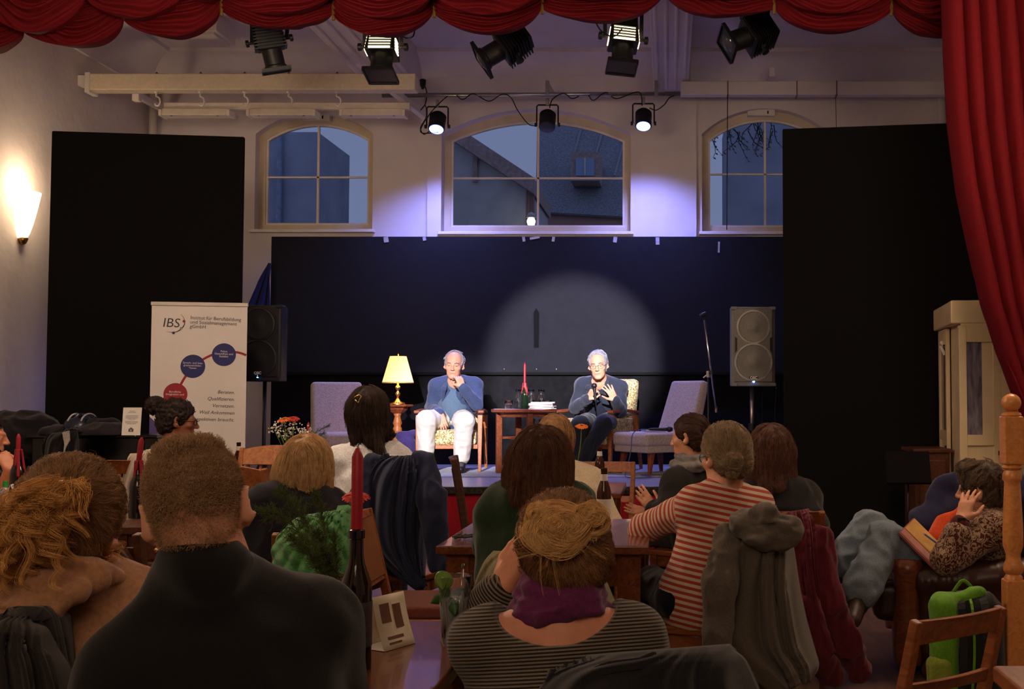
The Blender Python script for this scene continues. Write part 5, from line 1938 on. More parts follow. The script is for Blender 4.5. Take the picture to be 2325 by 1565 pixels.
def suit(p, jm, sm, seed, op_w=0.065, belly=0.0):
    S = Solid()
    p.torso(S, 0.006, belly=belly)
    p.cloth('shirt', S, sm, 0.009, 0.006, seed=seed)
    S = Solid()
    p.torso(S, 0.024, w=1.0)
    p.sleeves(S, 0.014, 0.93)
    f = p.fwd
    S.cap(p.neck + Vector((0, 0, 0.09)) + f * 0.06, p.neck + f * 0.06 - Vector((0, 0, .03)), 0.085, 0.07, 0.02, op=-1)
    S.cap(p.neck + f * 0.14 - Vector((0, 0, 0.02)), p.waist + f * 0.21, op_w, op_w * 0.9, 0.015, op=-1)
    o = p.cloth('jacket', S, jm, 0.008, 0.012, (14, 14, 9), seed)
    for sg in (-1, 1):
        a = p.neck + p.right * sg * 0.075 + f * 0.01 + Vector((0, 0, 0.01))
        b = p.neck + p.right * sg * 0.092 + f * 0.105 - Vector((0, 0, 0.075))
        c = p.waist + p.right * sg * 0.085 + f * 0.155 + Vector((0, 0, 0.05))
        Q = Solid()
        Q.cap(a, b, 0.015, 0.026, 0.01, f, 0.45)
        Q.cap(b, c, 0.026, 0.010, 0.01, f, 0.45)
        VF = Q.mesh(0.006)
        l = put_vf('lapel', VF, jm, o, p.org)
        l.location = (0, 0, 0)
    return o


H = Head(at(1031, 828, 11.42), R(183), R(6), R(-3), 1.13)
m1 = Person('man in blue jacket and pale trousers sitting on stage, hand at his chin', H, neck=at(1034, 866, 11.50), pelvis=at(1030, 952, 11.66),
            shR=at(993, 878, 11.55), shL=at(1077, 876, 11.53), yaw=R(178), size=1.08, base=(at(1030, 1050, 11.6).x, 11.6, ZS))
m1.floor = ZS
m1.set_arm('R', at(999, 940, 11.30), elbow=at(979, 925, 11.60), hand=dict(d=(0.35, -0.35, -0.8), n=(0.2, -1, 0.2), curl=0.25, size=1.1))
m1.set_arm('L', at(1050, 879, 11.24), elbow=at(1083, 920, 11.36), hand=dict(d=(-0.42, 0.10, 1.0), n=(0.55, -0.85, 0.1), curl=0.8, size=1.1, thumb=0.9))
m1.set_leg('R', at(968, 955, 11.12), at(967, 1043, 11.22), at(972, 1058, 11.06))
m1.set_leg('L', at(1054, 959, 11.10), at(1047, 1049, 11.18), at(1046, 1067, 11.02))
m1.build(skin_a, 0.006, lips=lip_m)
suit(m1, jacket_blue, shirt_blue, 1.0, 0.085, belly=1)
m1.trousers(cream_cloth, shoe_dark, r=(0.105, 0.085, 0.068), amp=0.014, to=0.90)
m1.brows(brow_grey)
S = Solid()
scalp(H, S, 0.010)
S.ell(H.p(0, 0.075, 0.055), (0.082 * H.s, 0.125 * H.s, 0.085 * H.s), H.M, 0.015, -1)
S.ell(H.p(0, 0.13, -0.03), (0.10 * H.s, 0.12 * H.s, 0.10 * H.s), H.M, 0.01, -1)
m1.hair(S, grey_hair, G(0, 0, -1), n=900, length=(0.02, 0.05), r=0.0012, amp=0.008, fly=0.5, wave=0.5)
wm = MB().lathe([(0.034, -0.008), (0.038, -0.006), (0.038, 0.006), (0.034, 0.008)], Vector(at(1055, 889, 11.265)) - m1.org, n=18, axis=Vector((0.3, 0.1, 1)).to_track_quat('Z', 'Y').to_matrix())
put('wristwatch', wm, chrome, m1.o, smooth=True)
put('lapel_pin', MB().lathe([(0, -.004), (0.012, -0.003), (0.012, .004), (0, .006)], m1.neck + Vector((0.135, -0.155, -0.09)) - m1.org, n=12, axis=Matrix.Rotation(PI / 2, 3, 'X'), cap=False), mat('pin_gold', (220, 180, 40), rough=0.3, metal=0.8), m1.o, smooth=True)

H = Head(at(1358, 828, 11.30), R(177), R(8), R(5), 1.13)
m2 = Person('man in dark suit with glasses speaking into a microphone on stage', H, neck=at(1362, 864, 11.42), pelvis=at(1368, 955, 11.72),
            shR=at(1324, 876, 11.45), shL=at(1406, 882, 11.50), yaw=R(168), size=1.10, base=(at(1368, 1050, 11.6).x, 11.62, ZS))
m2.floor = ZS
m2.set_arm('R', at(1336, 905, 11.20), elbow=at(1306, 925, 11.40), hand=dict(d=(0.45, -0.45, 0.75), n=(-0.75, -0.65, 0.1), curl=1.0, size=1.1, thumb=1.0))
m2.set_arm('L', at(1397, 909, 11.16), elbow=at(1409, 934, 11.36), hand=dict(d=(-0.45, -0.15, 0.85), n=(0.35, -0.9, 0.2), curl=0.22, size=1.12, spread=0.35, thumb=-0.4))
m2.set_leg('R', at(1318, 965, 11.12), at(1303, 1052, 11.2), at(1296, 1068, 11.05))
m2.set_leg('L', at(1372, 962, 11.02), at(1322, 1046, 11.12), at(1312, 1062, 10.98))
m2.build(skin_a, 0.006, lips=lip_m)
suit(m2, jacket_navy, shirt_dark, 4.0, 0.062, belly=1)
m2.trousers(navy_cloth, shoe_dark, r=(0.10, 0.078, 0.062), amp=0.012)
m2.brows(brow_grey)
m2.glasses(steel, rim=0.0013)
S = Solid()
scalp(H, S, 0.012)
S.ell(H.p(0, 0.105, 0.03), (0.078 * H.s, 0.105 * H.s, 0.082 * H.s), H.M, 0.015, -1)
S.ell(H.p(0, 0.13, -0.04), (0.10 * H.s, 0.12 * H.s, 0.09 * H.s), H.M, 0.01, -1)
m2.hair(S, grey_hair, lambda P: np.stack([np.sign(P[:, 0] - H.c.x) * 0.3, np.full(len(P), 0.5), np.full(len(P), -0.8)], 1), n=900, length=(0.03, 0.06), r=0.0012, amp=0.006)
# handheld microphone with its cable
ma, mb_ = at(1352, 908, 11.10), at(1349, 874, 11.10)
t = thing('microphone', 'dark handheld microphone in the hand of the man with glasses', 'microphone', ma)
dv = (Vector(mb_) - Vector(ma))
ax = dv.to_track_quat('Z', 'Y').to_matrix()
L = dv.length
put('handle', MB().lathe([(0.010, -0.02), (0.012, 0.0), (0.016, L * .7), (0.018, L * .8)], n=14, axis=ax), plastic_blk, t, smooth=True)
put('grille_head', MB().lathe([(0.018, L * .8), (0.027, L * .88), (0.027, L * .98), (0.017, L * 1.1), (0, L * 1.13)], n=16, axis=ax), black_metal, t, smooth=True)
pts = [Vector(ma) - dv * 0.1, at(1355, 935, 11.05), at(1357, 965, 11.0), at(1352, 1000, 10.92), at(1340, 1040, 10.9), Vector((at(1325, 1060, 10.95).x, 10.95, ZS + 0.012)), Vector((at(1280, 1070, 10.9).x, 10.9, ZS + 0.012))]
solo('microphone_cable', 'black cable hanging from the microphone held by the man with glasses', 'cable', MB().tube(smooth_path(pts), 0.004, 6), rubber, pts[0], smooth=True)


# ---------------------------------------------------------------- tables and chairs of the hall
table_wood = wood('table_wood', (124, 66, 34), (84, 42, 22), rough=0.22, spec=0.6, coat=0.3)
table_wood2 = wood('table_wood_orange', (176, 104, 54), (130, 70, 36), rough=0.3)
chair_wood = wood('chair_wood', (178, 112, 62), (134, 78, 40))
chair_dark = wood('chair_dark', (92, 50, 30), (58, 30, 20))
chair_mid = wood('chair_mid', (150, 86, 44), (106, 56, 28))
leather_br = mat('leather_brown', (134, 84, 50), rough=0.5, var=0.12, scale=14, bump=0.2, bscale=180)
seat_red = fabric('seat_red_brown', (112, 58, 44), scale=90)


def table(name, label, x0, x1, y0, y1, wm, z=0.75, turned=True, planks=5, drawers=0):
    cx, cy = (x0 + x1) / 2, (y0 + y1) / 2
    t = thing(name, label, 'table', (cx, cy, 0))
    w, d = x1 - x0, y1 - y0
    top = MB().box((0, 0, z - 0.017), (w, d, 0.034))
    put('tabletop', top, wm, t, bevel=0.006)
    put('apron', MB().box((0, -d / 2 + 0.055, z - 0.095), (w - 0.16, 0.022, 0.12)).box((0, d / 2 - 0.055, z - 0.095), (w - 0.16, 0.022, 0.12)).box((-w / 2 + 0.075, 0, z - 0.095), (0.022, d - 0.16, 0.12)).box((w / 2 - 0.075, 0, z - 0.095), (0.022, d - 0.16, 0.12)), wm, t)
    for sx in (-1, 1):
        for sy in (-1, 1):
            x, y = sx * (w / 2 - 0.075), sy * (d / 2 - 0.075)
            m = MB()
            m.box((x, y, z - 0.034 - 0.11), (0.085, 0.085, 0.22))
            if turned:
                prof = [(0.036, 0.0), (0.040, 0.02), (0.026, 0.06), (0.024, 0.14), (0.034, 0.26), (0.038, 0.34), (0.026, 0.37), (0.036, 0.40), (0.036, 0.42), (0.026, 0.44), (0.034, z - .034 - 0.22 + .005)]
                m.lathe(prof, (x, y, 0), n=16)
            else:
                m.box((x, y, (z - 0.254) / 2), (0.07, 0.07, z - 0.254))
            put('leg', m, wm, t, auto=35)
    for k in range(drawers):
        xx = -w / 2 + 0.16 + (w - 0.32) * (k + 0.5) / drawers
        dr = put('drawer', MB().box((xx, -d / 2 + 0.04, z - 0.10), ((w - 0.36) / drawers, 0.012, 0.09)), wm, t, bevel=0.004)
        put('knob', MB().lathe([(0.006, 0), (0.006, 0.012), (0.014, 0.018), (0.012, 0.028), (0, 0.03)], (xx, -d / 2 + 0.034, z - 0.10), n=12, axis=Matrix.Rotation(PI / 2, 3, 'X'), cap=False), brass, dr, smooth=True)
    return t


table('pub_table', 'dark polished table in the front row carrying the tall candle bottle', -1.34, -0.44, 2.02, 2.84, table_wood)
table('pub_table', 'brown table with turned legs in front of the green sweater woman', -0.86, -0.075, 4.24, 5.17, table_wood)
table('pub_table', 'small brown table near the stage with orange gerbera and beer bottle', -0.98, -0.275, 6.55, 7.35, table_wood)
table('pub_table', 'orange wooden table at the far left edge with sanitizer bottle', -4.3, -3.19, 5.72, 6.12, table_wood2)
table('pub_table', 'dark table with drawers behind the two nearest heads', -2.42, -1.72, 4.86, 5.6, chair_dark, drawers=2, turned=False)
table('pub_table', 'long brown table with flowers near the banner and stage', -2.95, -2.12, 7.02, 8.35, table_wood)
table('pub_table', 'brown wooden table corner at the lower right edge', 0.66, 1.6, 1.6, 2.37, chair_mid)


def chair(label, loc, rotz, wm, style='rail', w=0.42, d=0.42, sh=0.45, bh=0.86, seat_m=None, back_m=None, group=None, name='wooden_chair'):
    """sitter faces local +Y"""
    t = thing(name, label, 'chair', loc, rotz, group)
    put('seat', MB().box((0, 0, sh - 0.015), (w, d, 0.03)), wm, t, bevel=0.008)
    if seat_m is not None:
        put('seat_pad', MB().box((0, 0.01, sh + 0.022), (w - 0.03, d - 0.04, 0.044), top=(0.9, 0.9)), seat_m, t, bevel=0.012)
    put('seat_frame', MB().box((0, d / 2 - 0.03, sh - 0.06), (w - 0.06, 0.022, 0.06)).box((-w / 2 + 0.03, 0, sh - 0.06), (0.022, d - 0.06, 0.06)).box((w / 2 - 0.03, 0, sh - 0.06), (0.022, d - 0.06, 0.06)), wm, t)
    rk = 0.07
    for s in (-1, 1):
        x = s * (w / 2 - 0.022)
        put('leg', MB().bar((x, d / 2 - 0.03, sh - 0.03), (x, d / 2 - 0.025, 0), 0.042, 0.042, (1, 0, 0), 0.03, 0.03), wm, t, bevel=0.005)
        m = MB().bar((x, -d / 2 + 0.02, sh), (x, -d / 2 - 0.03, 0), 0.036, 0.04, (1, 0, 0), 0.028, 0.03)
        m.bar((x, -d / 2 + 0.02, sh), (x, -d / 2 - rk, bh), 0.036, 0.034, (1, 0, 0), 0.032, 0.026)
        put('back_leg', m, wm, t, bevel=0.005)
        put('stretcher', MB().bar((x, d / 2 - 0.03, 0.2), (x, -d / 2, 0.2), 0.02, 0.028), wm, t)
    yb = lambda z: -d / 2 + 0.02 - (rk + 0.02) * (z - sh) / (bh - sh)
    ww = w - 0.05

    def rail(nm, z0, z1, m_=wm, crest=0.0, thick=0.022):
        pr = []
        n = 12
        for i in range(n + 1):
            u = -1 + 2 * i / n
            pr.append((u * ww / 2, z1 + crest * (1 - u * u) ** 1.0))
        poly = [(-ww / 2, z0), (ww / 2, z0)] + pr[::-1]
        put(nm, MB().prism(poly, -thick / 2, thick / 2, lambda v: (v[0], v[1] + yb(v[2]) - 0.020 * (1 - (2 * v[0] / ww) ** 2), v[2])), m_, t, bevel=0.004)
    if style == 'rail':
        rail('top_rail', bh - 0.07, bh)
        rail('mid_rail', sh + 0.13, sh + 0.17)
    elif style == 'crest':
        rail('top_rail', bh - 0.10, bh - 0.012, crest=0.028)
        rail('mid_rail', sh + 0.06, sh + 0.09)
        for k in range(5):
            x = (-0.4 + 0.2 * k) * ww
            put('spindle', MB().tube([(x, yb(sh + .08) - 0.012, sh + 0.08), (x, yb(bh - .1) - 0.012, bh - 0.09)], 0.009, 8), wm, t, smooth=True)
    elif style == 'slot':
        rail('top_rail', bh - 0.06, bh)
        for k in (-1, 0, 1):
            x = k * ww * 0.25
            put('splat', MB().bar((x, yb(sh) - 0.01, sh), (x, yb(bh - .05) - 0.015, bh - 0.05), 0.045, 0.014, (0, 1, 0)), wm, t)
    elif style == 'panel':
        rail('top_rail', bh - 0.03, bh)
        rail('back_panel', sh + 0.11, bh - 0.03, back_m or wm, thick=0.034)
        rail('mid_rail', sh + 0.09, sh + 0.115)
    elif style == 'hoop':
        pts = [(-ww / 2, yb(sh), sh)] + [(-ww / 2 * math.cos(q) * 1.0, yb(sh + (bh - sh) * .9) - 0.03 * math.sin(q), sh + (bh - sh) * (0.62 + 0.38 * math.sin(q))) for q in [PI * i / 14 for i in range(15)]] + [(ww / 2, yb(sh), sh)]
        put('hoop', MB().tube(smooth_path([Vector(p) for p in pts], 3), 0.017, 10), wm, t, smooth=True)
        for k in range(3):
            z = sh + 0.1 + k * 0.11
            rail('slat', z, z + 0.045)
    return t


def wx(px, Y):
    return (px - PPX) / FPX * Y


chair('leather backed wooden chair at the left end of the middle table', (-0.985, 4.62, 0), R(-90), chair_mid, 'panel', w=0.46, bh=0.83, seat_m=seat_red, back_m=leather_br)
chair('chair of the green sweater woman, hung with the olive coat', (wx(1240, 3.8), 3.98, 0), 0, chair_mid, 'rail', w=0.34, bh=0.77)
chair('chair under the woman in the striped red top', (0.13, 4.50, 0), R(70), chair_mid, 'rail', bh=0.84, sh=0.44, seat_m=fabric('seat_grey', (96, 82, 66)))
chair('chair under the blonde woman, hung with the green quilted jacket', (wx(735, 4.4), 4.50, 0), R(8), chair_mid, 'panel', w=0.34, bh=0.80)
chair('chair of the woman in the white shirt, hung with the navy jacket', (wx(912, 5.5), 5.70, 0), R(-12), chair_mid, 'panel', w=0.34, bh=0.96, back_m=leather_br)
chair('chair under the auburn haired woman, hung with the burgundy coat', (wx(1772, 5.1), 5.30, 0), R(-6), chair_mid, 'rail', bh=0.80, w=0.44)
chair('rear one of two pale wooden chairs with crested top rail beside the blonde woman', (wx(566, 6.55), 6.62, 0), R(174), chair_wood, 'crest', bh=0.99, w=0.44)
chair('front one of two pale wooden chairs with crested top rail beside the blonde woman', (wx(566, 5.9), 6.02, 0), R(-6), chair_wood, 'crest', bh=0.94, w=0.40)
chair('dark hoop-backed chair between the two nearest heads', (wx(285, 3.9), 4.0, 0), R(-8), chair_dark, 'hoop', bh=0.86, w=0.42)
chair('dark slotted wooden chair left of the green sweater woman', (wx(1165, 5.75), 5.72, 0), R(-80), chair_dark, 'slot', bh=1.0, w=0.40)
chair('small wooden chair behind the beer bottles near the stage', (wx(1362, 7.6), 7.62, 0), R(172), chair_mid, 'rail', bh=0.85, w=0.40)
chair('dark wooden chair by the flower vase near the stage', (wx(640, 8.6), 8.5, 0), R(170), chair_dark, 'crest', bh=0.92)
chair('low wooden chair in the lower right corner in front of the green backpack', (0.675, 3.44, 0), R(36), chair_mid, 'rail', w=0.40, d=0.34, sh=0.34, bh=0.69)
chair('chair of the woman with the messy bun, hung with the dark jacket', (wx(1400, 2.3), 2.26, 0), R(8), chair_mid, 'rail', bh=0.76, w=0.44)
chair('chair under the man with the buzz cut', (wx(470, 1.8), 1.90, 0), R(-6), chair_dark, 'rail', bh=0.60)
chair('chair at the lower left under the curly haired woman', (wx(120, 1.95), 2.05, 0), R(-10), chair_dark, 'rail', bh=0.72)
chair('chair under the cream sweater woman', (wx(1290, 6.15), 6.12, 0), R(4), chair_mid, 'rail', bh=0.72)
chair('chair under the woman with the grey scarf', (wx(1588, 6.45), 6.47, 0), R(60), chair_mid, 'rail', bh=0.74)
chair('chair under the woman with glasses beside the banner', (wx(385, 7.3), 7.32, 0), R(-60), chair_wood, 'rail', bh=0.80)

# ---------------------------------------------------------------- things on the tables
bl = mat('bottle_label_dark', (70, 62, 62), rough=0.6, col2=(30, 28, 34), scale=40)
pale_lab = mat('label_pale', (206, 200, 190), rough=0.6, var=0.06, scale=40)
p = at(806, 1519, 2.34)
candle_bottle('dark wine bottle with a new red candle on the nearest table', Vector((p.x, 2.34, 0.751)), 0, dark_glass, cr=0.0115, bh=0.28, br=0.032, lab=bl, ch=0.165)
candle_bottle('wine bottle with wax drips and red candle on the far left table', (wx(46, 5.98), 5.98, 0.751), 0, dark_glass, bh=0.27, br=0.036, drip=True, ch=0.085)
candle_bottle('wax covered bottle with leaning red candle behind the buzz cut man', (wx(341, 5.3), 5.2, 0.751), 0, dark_glass, bh=0.255, br=0.036, drip=True, ch=0.11, tilt=R(6), cr=0.012)
candle_bottle('bottle with red candle beside the flower vase', (wx(702, 7.9), 7.9, 0.751), 0, dark_glass, bh=0.25, ch=0.12)


def beer(label, px, Y, lab=True):
    t = thing('beer_bottle', label, 'bottle', (wx(px, Y), Y, 0.751))
    prof = [(0, 0), (0.030, 0), (0.031, 0.008), (0.031, 0.135), (0.026, 0.158), (0.0155, 0.185), (0.0135, 0.225), (0.0145, 0.226), (0.0145, 0.238), (0.012, 0.24), (0.0115, 0.225), (0.0135, 0.185), (0.024, 0.158), (0.029, 0.134), (0.029, 0.01), (0, 0.008)]
    put('bottle_glass', MB().lathe(prof, n=24, cap=False), brown_glass, t, auto=50)
    put('label', MB().lathe([(0.0314, 0.022), (0.0318, 0.022), (0.0318, 0.108), (0.0314, 0.108)], n=24, cap=False), pale_lab, t, auto=40)
    put('neck_label', MB().lathe([(0.0170, 0.186), (0.0174, 0.186), (0.0148, 0.214), (0.0142, 0.214)], n=20, cap=False), pale_lab, t, auto=40)
    put('label_print', MB().box((-0.012, -0.0318, 0.078), (0.012, 0.001, 0.012)), mat('label_blue', (110, 110, 150), rough=0.6, kind='flat'), t)


beer('open brown beer bottle with pale label on the middle table', 1372, 4.95)
beer('brown beer bottle on the small table near the stage', 1362, 7.0)
beer('brown beer bottle on the long table in front of the banner', 545, 7.7)

# tent card
p = at(868, 1440, 2.50)
t = thing('tent_card', 'folded pale tent card with brown print beside the tall candle bottle', 'card', (p.x, 2.55, 0.751), R(-28))
cardm = mat('card_pale', (214, 200, 172), rough=0.6, var=0.04)
for s in (-1, 1):
    rows = []
    for j in range(9):
        v = j / 8
        rows.append([(s * (0.036 * (1 - v) - 0.004 * math.sin(PI * v)), y, 0.112 * v) for y in (-0.05, 0.05)])
    put('card_panel', MB().grid(rows, thick=0.0012), cardm, t, smooth=True)
put('base_flap', MB().box((0, 0, 0.0012), (0.07, 0.1, 0.0016)), paper, t)
brn = mat('print_brown', (96, 60, 40), rough=0.6, kind='flat')
for (y0, y1, z0, z1) in ((-0.035, -0.005, 0.055, 0.095), (0.005, 0.03, 0.04, 0.09), (-0.03, 0.02, 0.02, 0.026), (-0.03, 0.01, 0.010, 0.014)):
    f = lambda z: 0.036 * (1 - z / 0.112) - 0.004 * math.sin(PI * z / 0.112) + 0.0008
    rows = [[(f(z0 + (z1 - z0) * j / 4), y, z0 + (z1 - z0) * j / 4) for y in (y0, y1)] for j in range(5)]
    put('print_block', MB().grid(rows, thick=-0.0006), brn, t)

# long drink
p = at(1032, 1462, 2.56)
GB = Vector((p.x, 2.56, 0.751))
t = thing('long_drink_glass', 'tall glass of sparkling water with lime and mint on the nearest table', 'glass', GB)
prof = [(0, 0), (0.026, 0), (0.028, 0.006), (0.0365, 0.148), (0.0372, 0.152), (0.0350, 0.152), (0.0270, 0.018), (0, 0.016)]
put('glass_body', MB().lathe(prof, n=32, cap=False), clear, t, smooth=True)
m = MB()
for k in range(16):
    a = 2 * PI * k / 16
    m.tube([(0.0272 * math.cos(a), 0.0272 * math.sin(a), 0.012), (0.0335 * math.cos(a), 0.0335 * math.sin(a), 0.10)], 0.0014, 5)
s = put('glass_ribs', m, clear, t, smooth=True)
s['kind'] = 'stuff'
put('drink', MB().lathe([(0, 0.017), (0.0268, 0.019), (0.0325, 0.104), (0, 0.104)], n=28, cap=False), mat('sparkling_water', (226, 226, 226), rough=0.25, trans=0.8, ior=1.08, kind='flat'), t, smooth=True)
ice = mat('ice', (245, 250, 252), rough=0.12, trans=1.0, ior=1.31, kind='flat')
for k in range(4):
    put('ice_cube', MB().box((rng.uniform(-.011, .011), rng.uniform(-.011, .011), 0.090 + 0.004 * k), (0.016, 0.016, 0.016), rot=(rng.uniform(0, 2), rng.uniform(0, 2), 0)), ice, t, bevel=0.002)
lime = mat('lime_peel', (74, 104, 34), rough=0.4, var=0.15, scale=60)
lime_in = mat('lime_flesh', (98, 128, 46), rough=0.35, var=0.1, scale=90, sub=0.1)
Mx = Matrix.Translation((-0.022, -0.012, 0.142)) @ Matrix.Scale(0.86, 4) @ Euler((R(55), R(38), R(20))).to_matrix().to_4x4()
sl = put('lime_slice', MB().lathe([(0.026, -0.003), (0.0275, 0.0), (0.026, 0.003)], n=26).move(Mx), lime, t)
put('lime_flesh', MB().lathe([(0.0245, -0.0036), (0.0245, 0.0036)], n=26).move(Mx), lime_in, sl)
mint = mat('mint_leaf', (44, 84, 34), rough=0.5, var=0.2, scale=60)
for (x, y, z, a, b) in ((-0.012, -0.022, 0.125, 20, 15), (-0.005, -0.024, 0.105, -25, -20), (-0.02, -0.016, 0.11, 60, 30), (0.0, -0.022, 0.092, 5, 10)):
    rows = []
    for j in range(8):
        v = j / 7
        wd = 0.011 * math.sin(PI * min(1, v * 0.95 + .04)) ** 0.8
        rows.append([(u * wd, -0.004 * (1 - abs(u)) - 0.004 * v * v, -0.04 * v) for u in (-1, -.5, 0, .5, 1)])
    put('mint_leaf', MB().grid(rows, thick=0.0006).move(Matrix.Translation((x, y, z)) @ Euler((R(b), R(a), 0)).to_matrix().to_4x4()), mint, t, smooth=True)
put('straw', MB().tube([(0.006, 0.004, 0.03), (0.016, 0.012, 0.176)], 0.0032, 10), clear, t, smooth=True)

# vase with gerbera and asparagus fern, front table
VB = Vector((wx(768, 2.68), 2.68, 0.751))
petal_r = mat('petal_red', (196, 52, 30), rough=0.6, var=0.12, scale=60)
petal_o = mat('petal_orange', (226, 120, 44), rough=0.6, var=0.12, scale=60)
stem_g = mat('stem_green', (94, 122, 52), rough=0.5, var=0.1)
fern_g = mat('fern_green', (70, 84, 34), rough=0.7, var=0.2)
heart = mat('flower_heart', (110, 80, 30), rough=0.8, var=0.3, scale=200)
white_f = mat('white_blossom', (232, 228, 212), rough=0.7, var=0.05)


def vase(label, loc, h=0.12, r=0.034):
    t = thing('flower_vase', label, 'vase', loc)
    put('glass_body', MB().lathe([(0, 0), (r * .9, 0), (r, 0.012), (r * 1.0, h * .6), (r * .72, h * .85), (r * .85, h), (r * .75, h), (r * .62, h * .85), (r * .9, h * .6), (r * .9, 0.014), (0, 0.01)], n=24, cap=False), clear, t, smooth=True)
    put('water', MB().lathe([(0, 0.011), (r * .88, 0.015), (r * .88, h * .5), (0, h * .5)], n=24, cap=False), water, t, smooth=True)
    return t


def gerbera(label, foot, headp, normal, m, r=0.042, bend=(0, 0, 0)):
    foot, headp = Vector(foot), Vector(headp)
    t = thing('gerbera', label, 'flower', foot)
    mid = foot.lerp(headp, 0.6) + Vector(bend)
    put('stem', MB().tube(smooth_path([Vector((0, 0, 0)), mid - foot, headp - foot]), 0.0028, 8), stem_g, t, smooth=True)
    Q = Vector(normal).normalized().to_track_quat('Z', 'Y').to_matrix().to_4x4()
    base = Matrix.Translation(headp - foot) @ Q
    for layer, (nn, rr, up) in enumerate(((22, r, 0.000), (18, r * .82, 0.004))):
        for k in range(nn):
            a = 2 * PI * (k + 0.5 * layer) / nn
            L = rr * rng.uniform(.92, 1.05)
            w = 0.0048
            dz = rng.uniform(-.002, .002)
            rows = [[(q, 0.008 + (L - .008) * v, up + dz + 0.004 * math.sin(v * 2.4) - 0.006 * v * v) for q in (-w * sh_, 0, w * sh_)] for v, sh_ in ((0, .5), (.35, 1), (.75, 1), (1, .35))]
            put('petal', MB().grid(rows, thick=0.0005).move(base @ Matrix.Rotation(a, 4, 'Z')), m, t)
    put('heart', MB().lathe([(0, 0.008), (0.006, 0.0078), (0.0115, 0.004), (0.010, -0.004), (0.003, -0.012)], n=16, cap=False).move(base), heart, t, smooth=True)
    return t


def fern(label, foot, plumes, name='fern_sprig'):
    """feathery asparagus fern: a stem and many hair-fine needles"""
    foot = Vector(foot)
    t = thing(name, label, 'plant', foot)
    st = MB()
    ne = MB()
    for tip, side, sag in plumes:
        tip = Vector(tip)
        pts = smooth_path([foot, foot.lerp(tip, 0.5) + Vector((0, 0, sag)), tip], 8)
        st.tube([p - foot for p in pts], [0.0018 * (1 - 0.6 * i / len(pts)) for i in range(len(pts))], 5)
        n = len(pts)
        for i in range(int(n * 0.35), n):
            for k in range(7):
                p = pts[i] - foot
                d0 = (pts[min(i + 1, n - 1)] - pts[i - 1]).normalized()
                d = (d0 * rng.uniform(.5, 1.2) + Vector(rng.normal(0, 0.45, 3))).normalized()
                L = side * rng.uniform(.5, 1.0) * (1.15 - 0.5 * i / n)
                br = [p, p + d * L * .5 + Vector((0, 0, 0.004)), p + d * L]
                ne.tube(br, [0.0008, 0.0006, 0.0003], 3, cap=False)
                for q in range(8):
                    b = br[1].lerp(br[2], q / 8) if q % 2 else br[0].lerp(br[1], q / 8 + .1)
                    dd = (d + Vector(rng.normal(0, 0.8, 3))).normalized() * 0.012
                    ne.tube([b, b + dd], [0.0005, 0.0002], 3, cap=False)
    put('stem', st, fern_g, t)
    o = put('needles', ne, fern_g, t)
    o['kind'] = 'stuff'


vase('small glass vase behind the tall candle bottle on the nearest table', VB, 0.135)
gerbera('red gerbera behind the tall red candle', VB + Vector((0.004, 0, 0.03)), at(808, 1128, 2.66), (0.06, -0.25, 1), petal_r, r=0.033, bend=(0.008, 0, 0))
fern('feathery fern sprig in the front vase against the navy sweater', VB + Vector((-0.008, 0.004, 0.05)), [(at(600, 1165, 2.66), 0.055, 0.07), (at(640, 1125, 2.70), 0.055, 0.06), (at(670, 1150, 2.74), 0.05, 0.04), (at(720, 1130, 2.66), 0.045, 0.05)])
fern('feathery fern sprig in the front vase against the green quilted jacket', VB + Vector((0.008, -0.004, 0.05)), [(at(665, 1225, 2.60), 0.05, 0.03), (at(690, 1240, 2.66), 0.05, 0.02), (at(720, 1215, 2.62), 0.05, 0.03), (at(735, 1255, 2.60), 0.04, 0.02), (at(760, 1225, 2.6), 0.04, 0.0)])
for i, (px, py) in enumerate(((772, 1290), (766, 1298))):
    pass

V2 = Vector((wx(662, 7.6), 7.6, 0.751))
vase('glass vase with white blossoms and gerberas near the stage', V2, 0.2, 0.04)
gerbera('yellow orange gerbera in the bouquet near the stage, left one', V2 + Vector((0, 0, 0.05)), at(645, 953, 7.58), (-0.1, -0.4, 1), petal_o, r=0.045)
gerbera('red orange gerbera in the bouquet near the stage, right one', V2 + Vector((0.004, 0, 0.05)), at(666, 951, 7.62), (0.1, -0.4, 1), petal_r, r=0.042)
t = thing('white_blossom_spray', 'spray of small white blossoms on green stems in the bouquet near the stage', 'flower', V2 + Vector((0, 0, 0.03)))
O = t.location
m, bl_ = MB(), MB()
for (px, py) in ((628, 968), (640, 962), (652, 972), (636, 985), (660, 982), (650, 990), (680, 985), (692, 978), (685, 992), (668, 966), (622, 975), (697, 985)):
    tip = at(px, py, 7.6 + rng.uniform(-.05, .05))
    mid = V2 + Vector(((tip.x - V2.x) * .4, 0, (tip.z - V2.z) * .6))
    m.tube(smooth_path([Vector((0, 0, 0)), mid - O, Vector(tip) - O], 3), 0.0022, 5)
    for k in range(16):
        c = Vector(tip) - O + Vector(rng.normal(0, 0.018, 3))
        bl_.lathe([(0, -0.005), (0.0055, -0.001), (0.004, 0.004), (0, 0.0055)], c, n=6, cap=False)
put('stems', m, stem_g, t, smooth=True)
o = put('blossoms', bl_, white_f, t)
o['kind'] = 'stuff'
fern('thin fern fronds in the bouquet near the stage', V2 + Vector((0.006, 0, 0.08)), [(at(745, 968, 7.6), 0.03, 0.06), (at(735, 985, 7.6), 0.03, 0.05)])
V3 = Vector((wx(1304, 6.9), 6.9, 0.751))
vase('slim glass vase with one orange gerbera on the small table near the stage', V3, 0.17, 0.026)
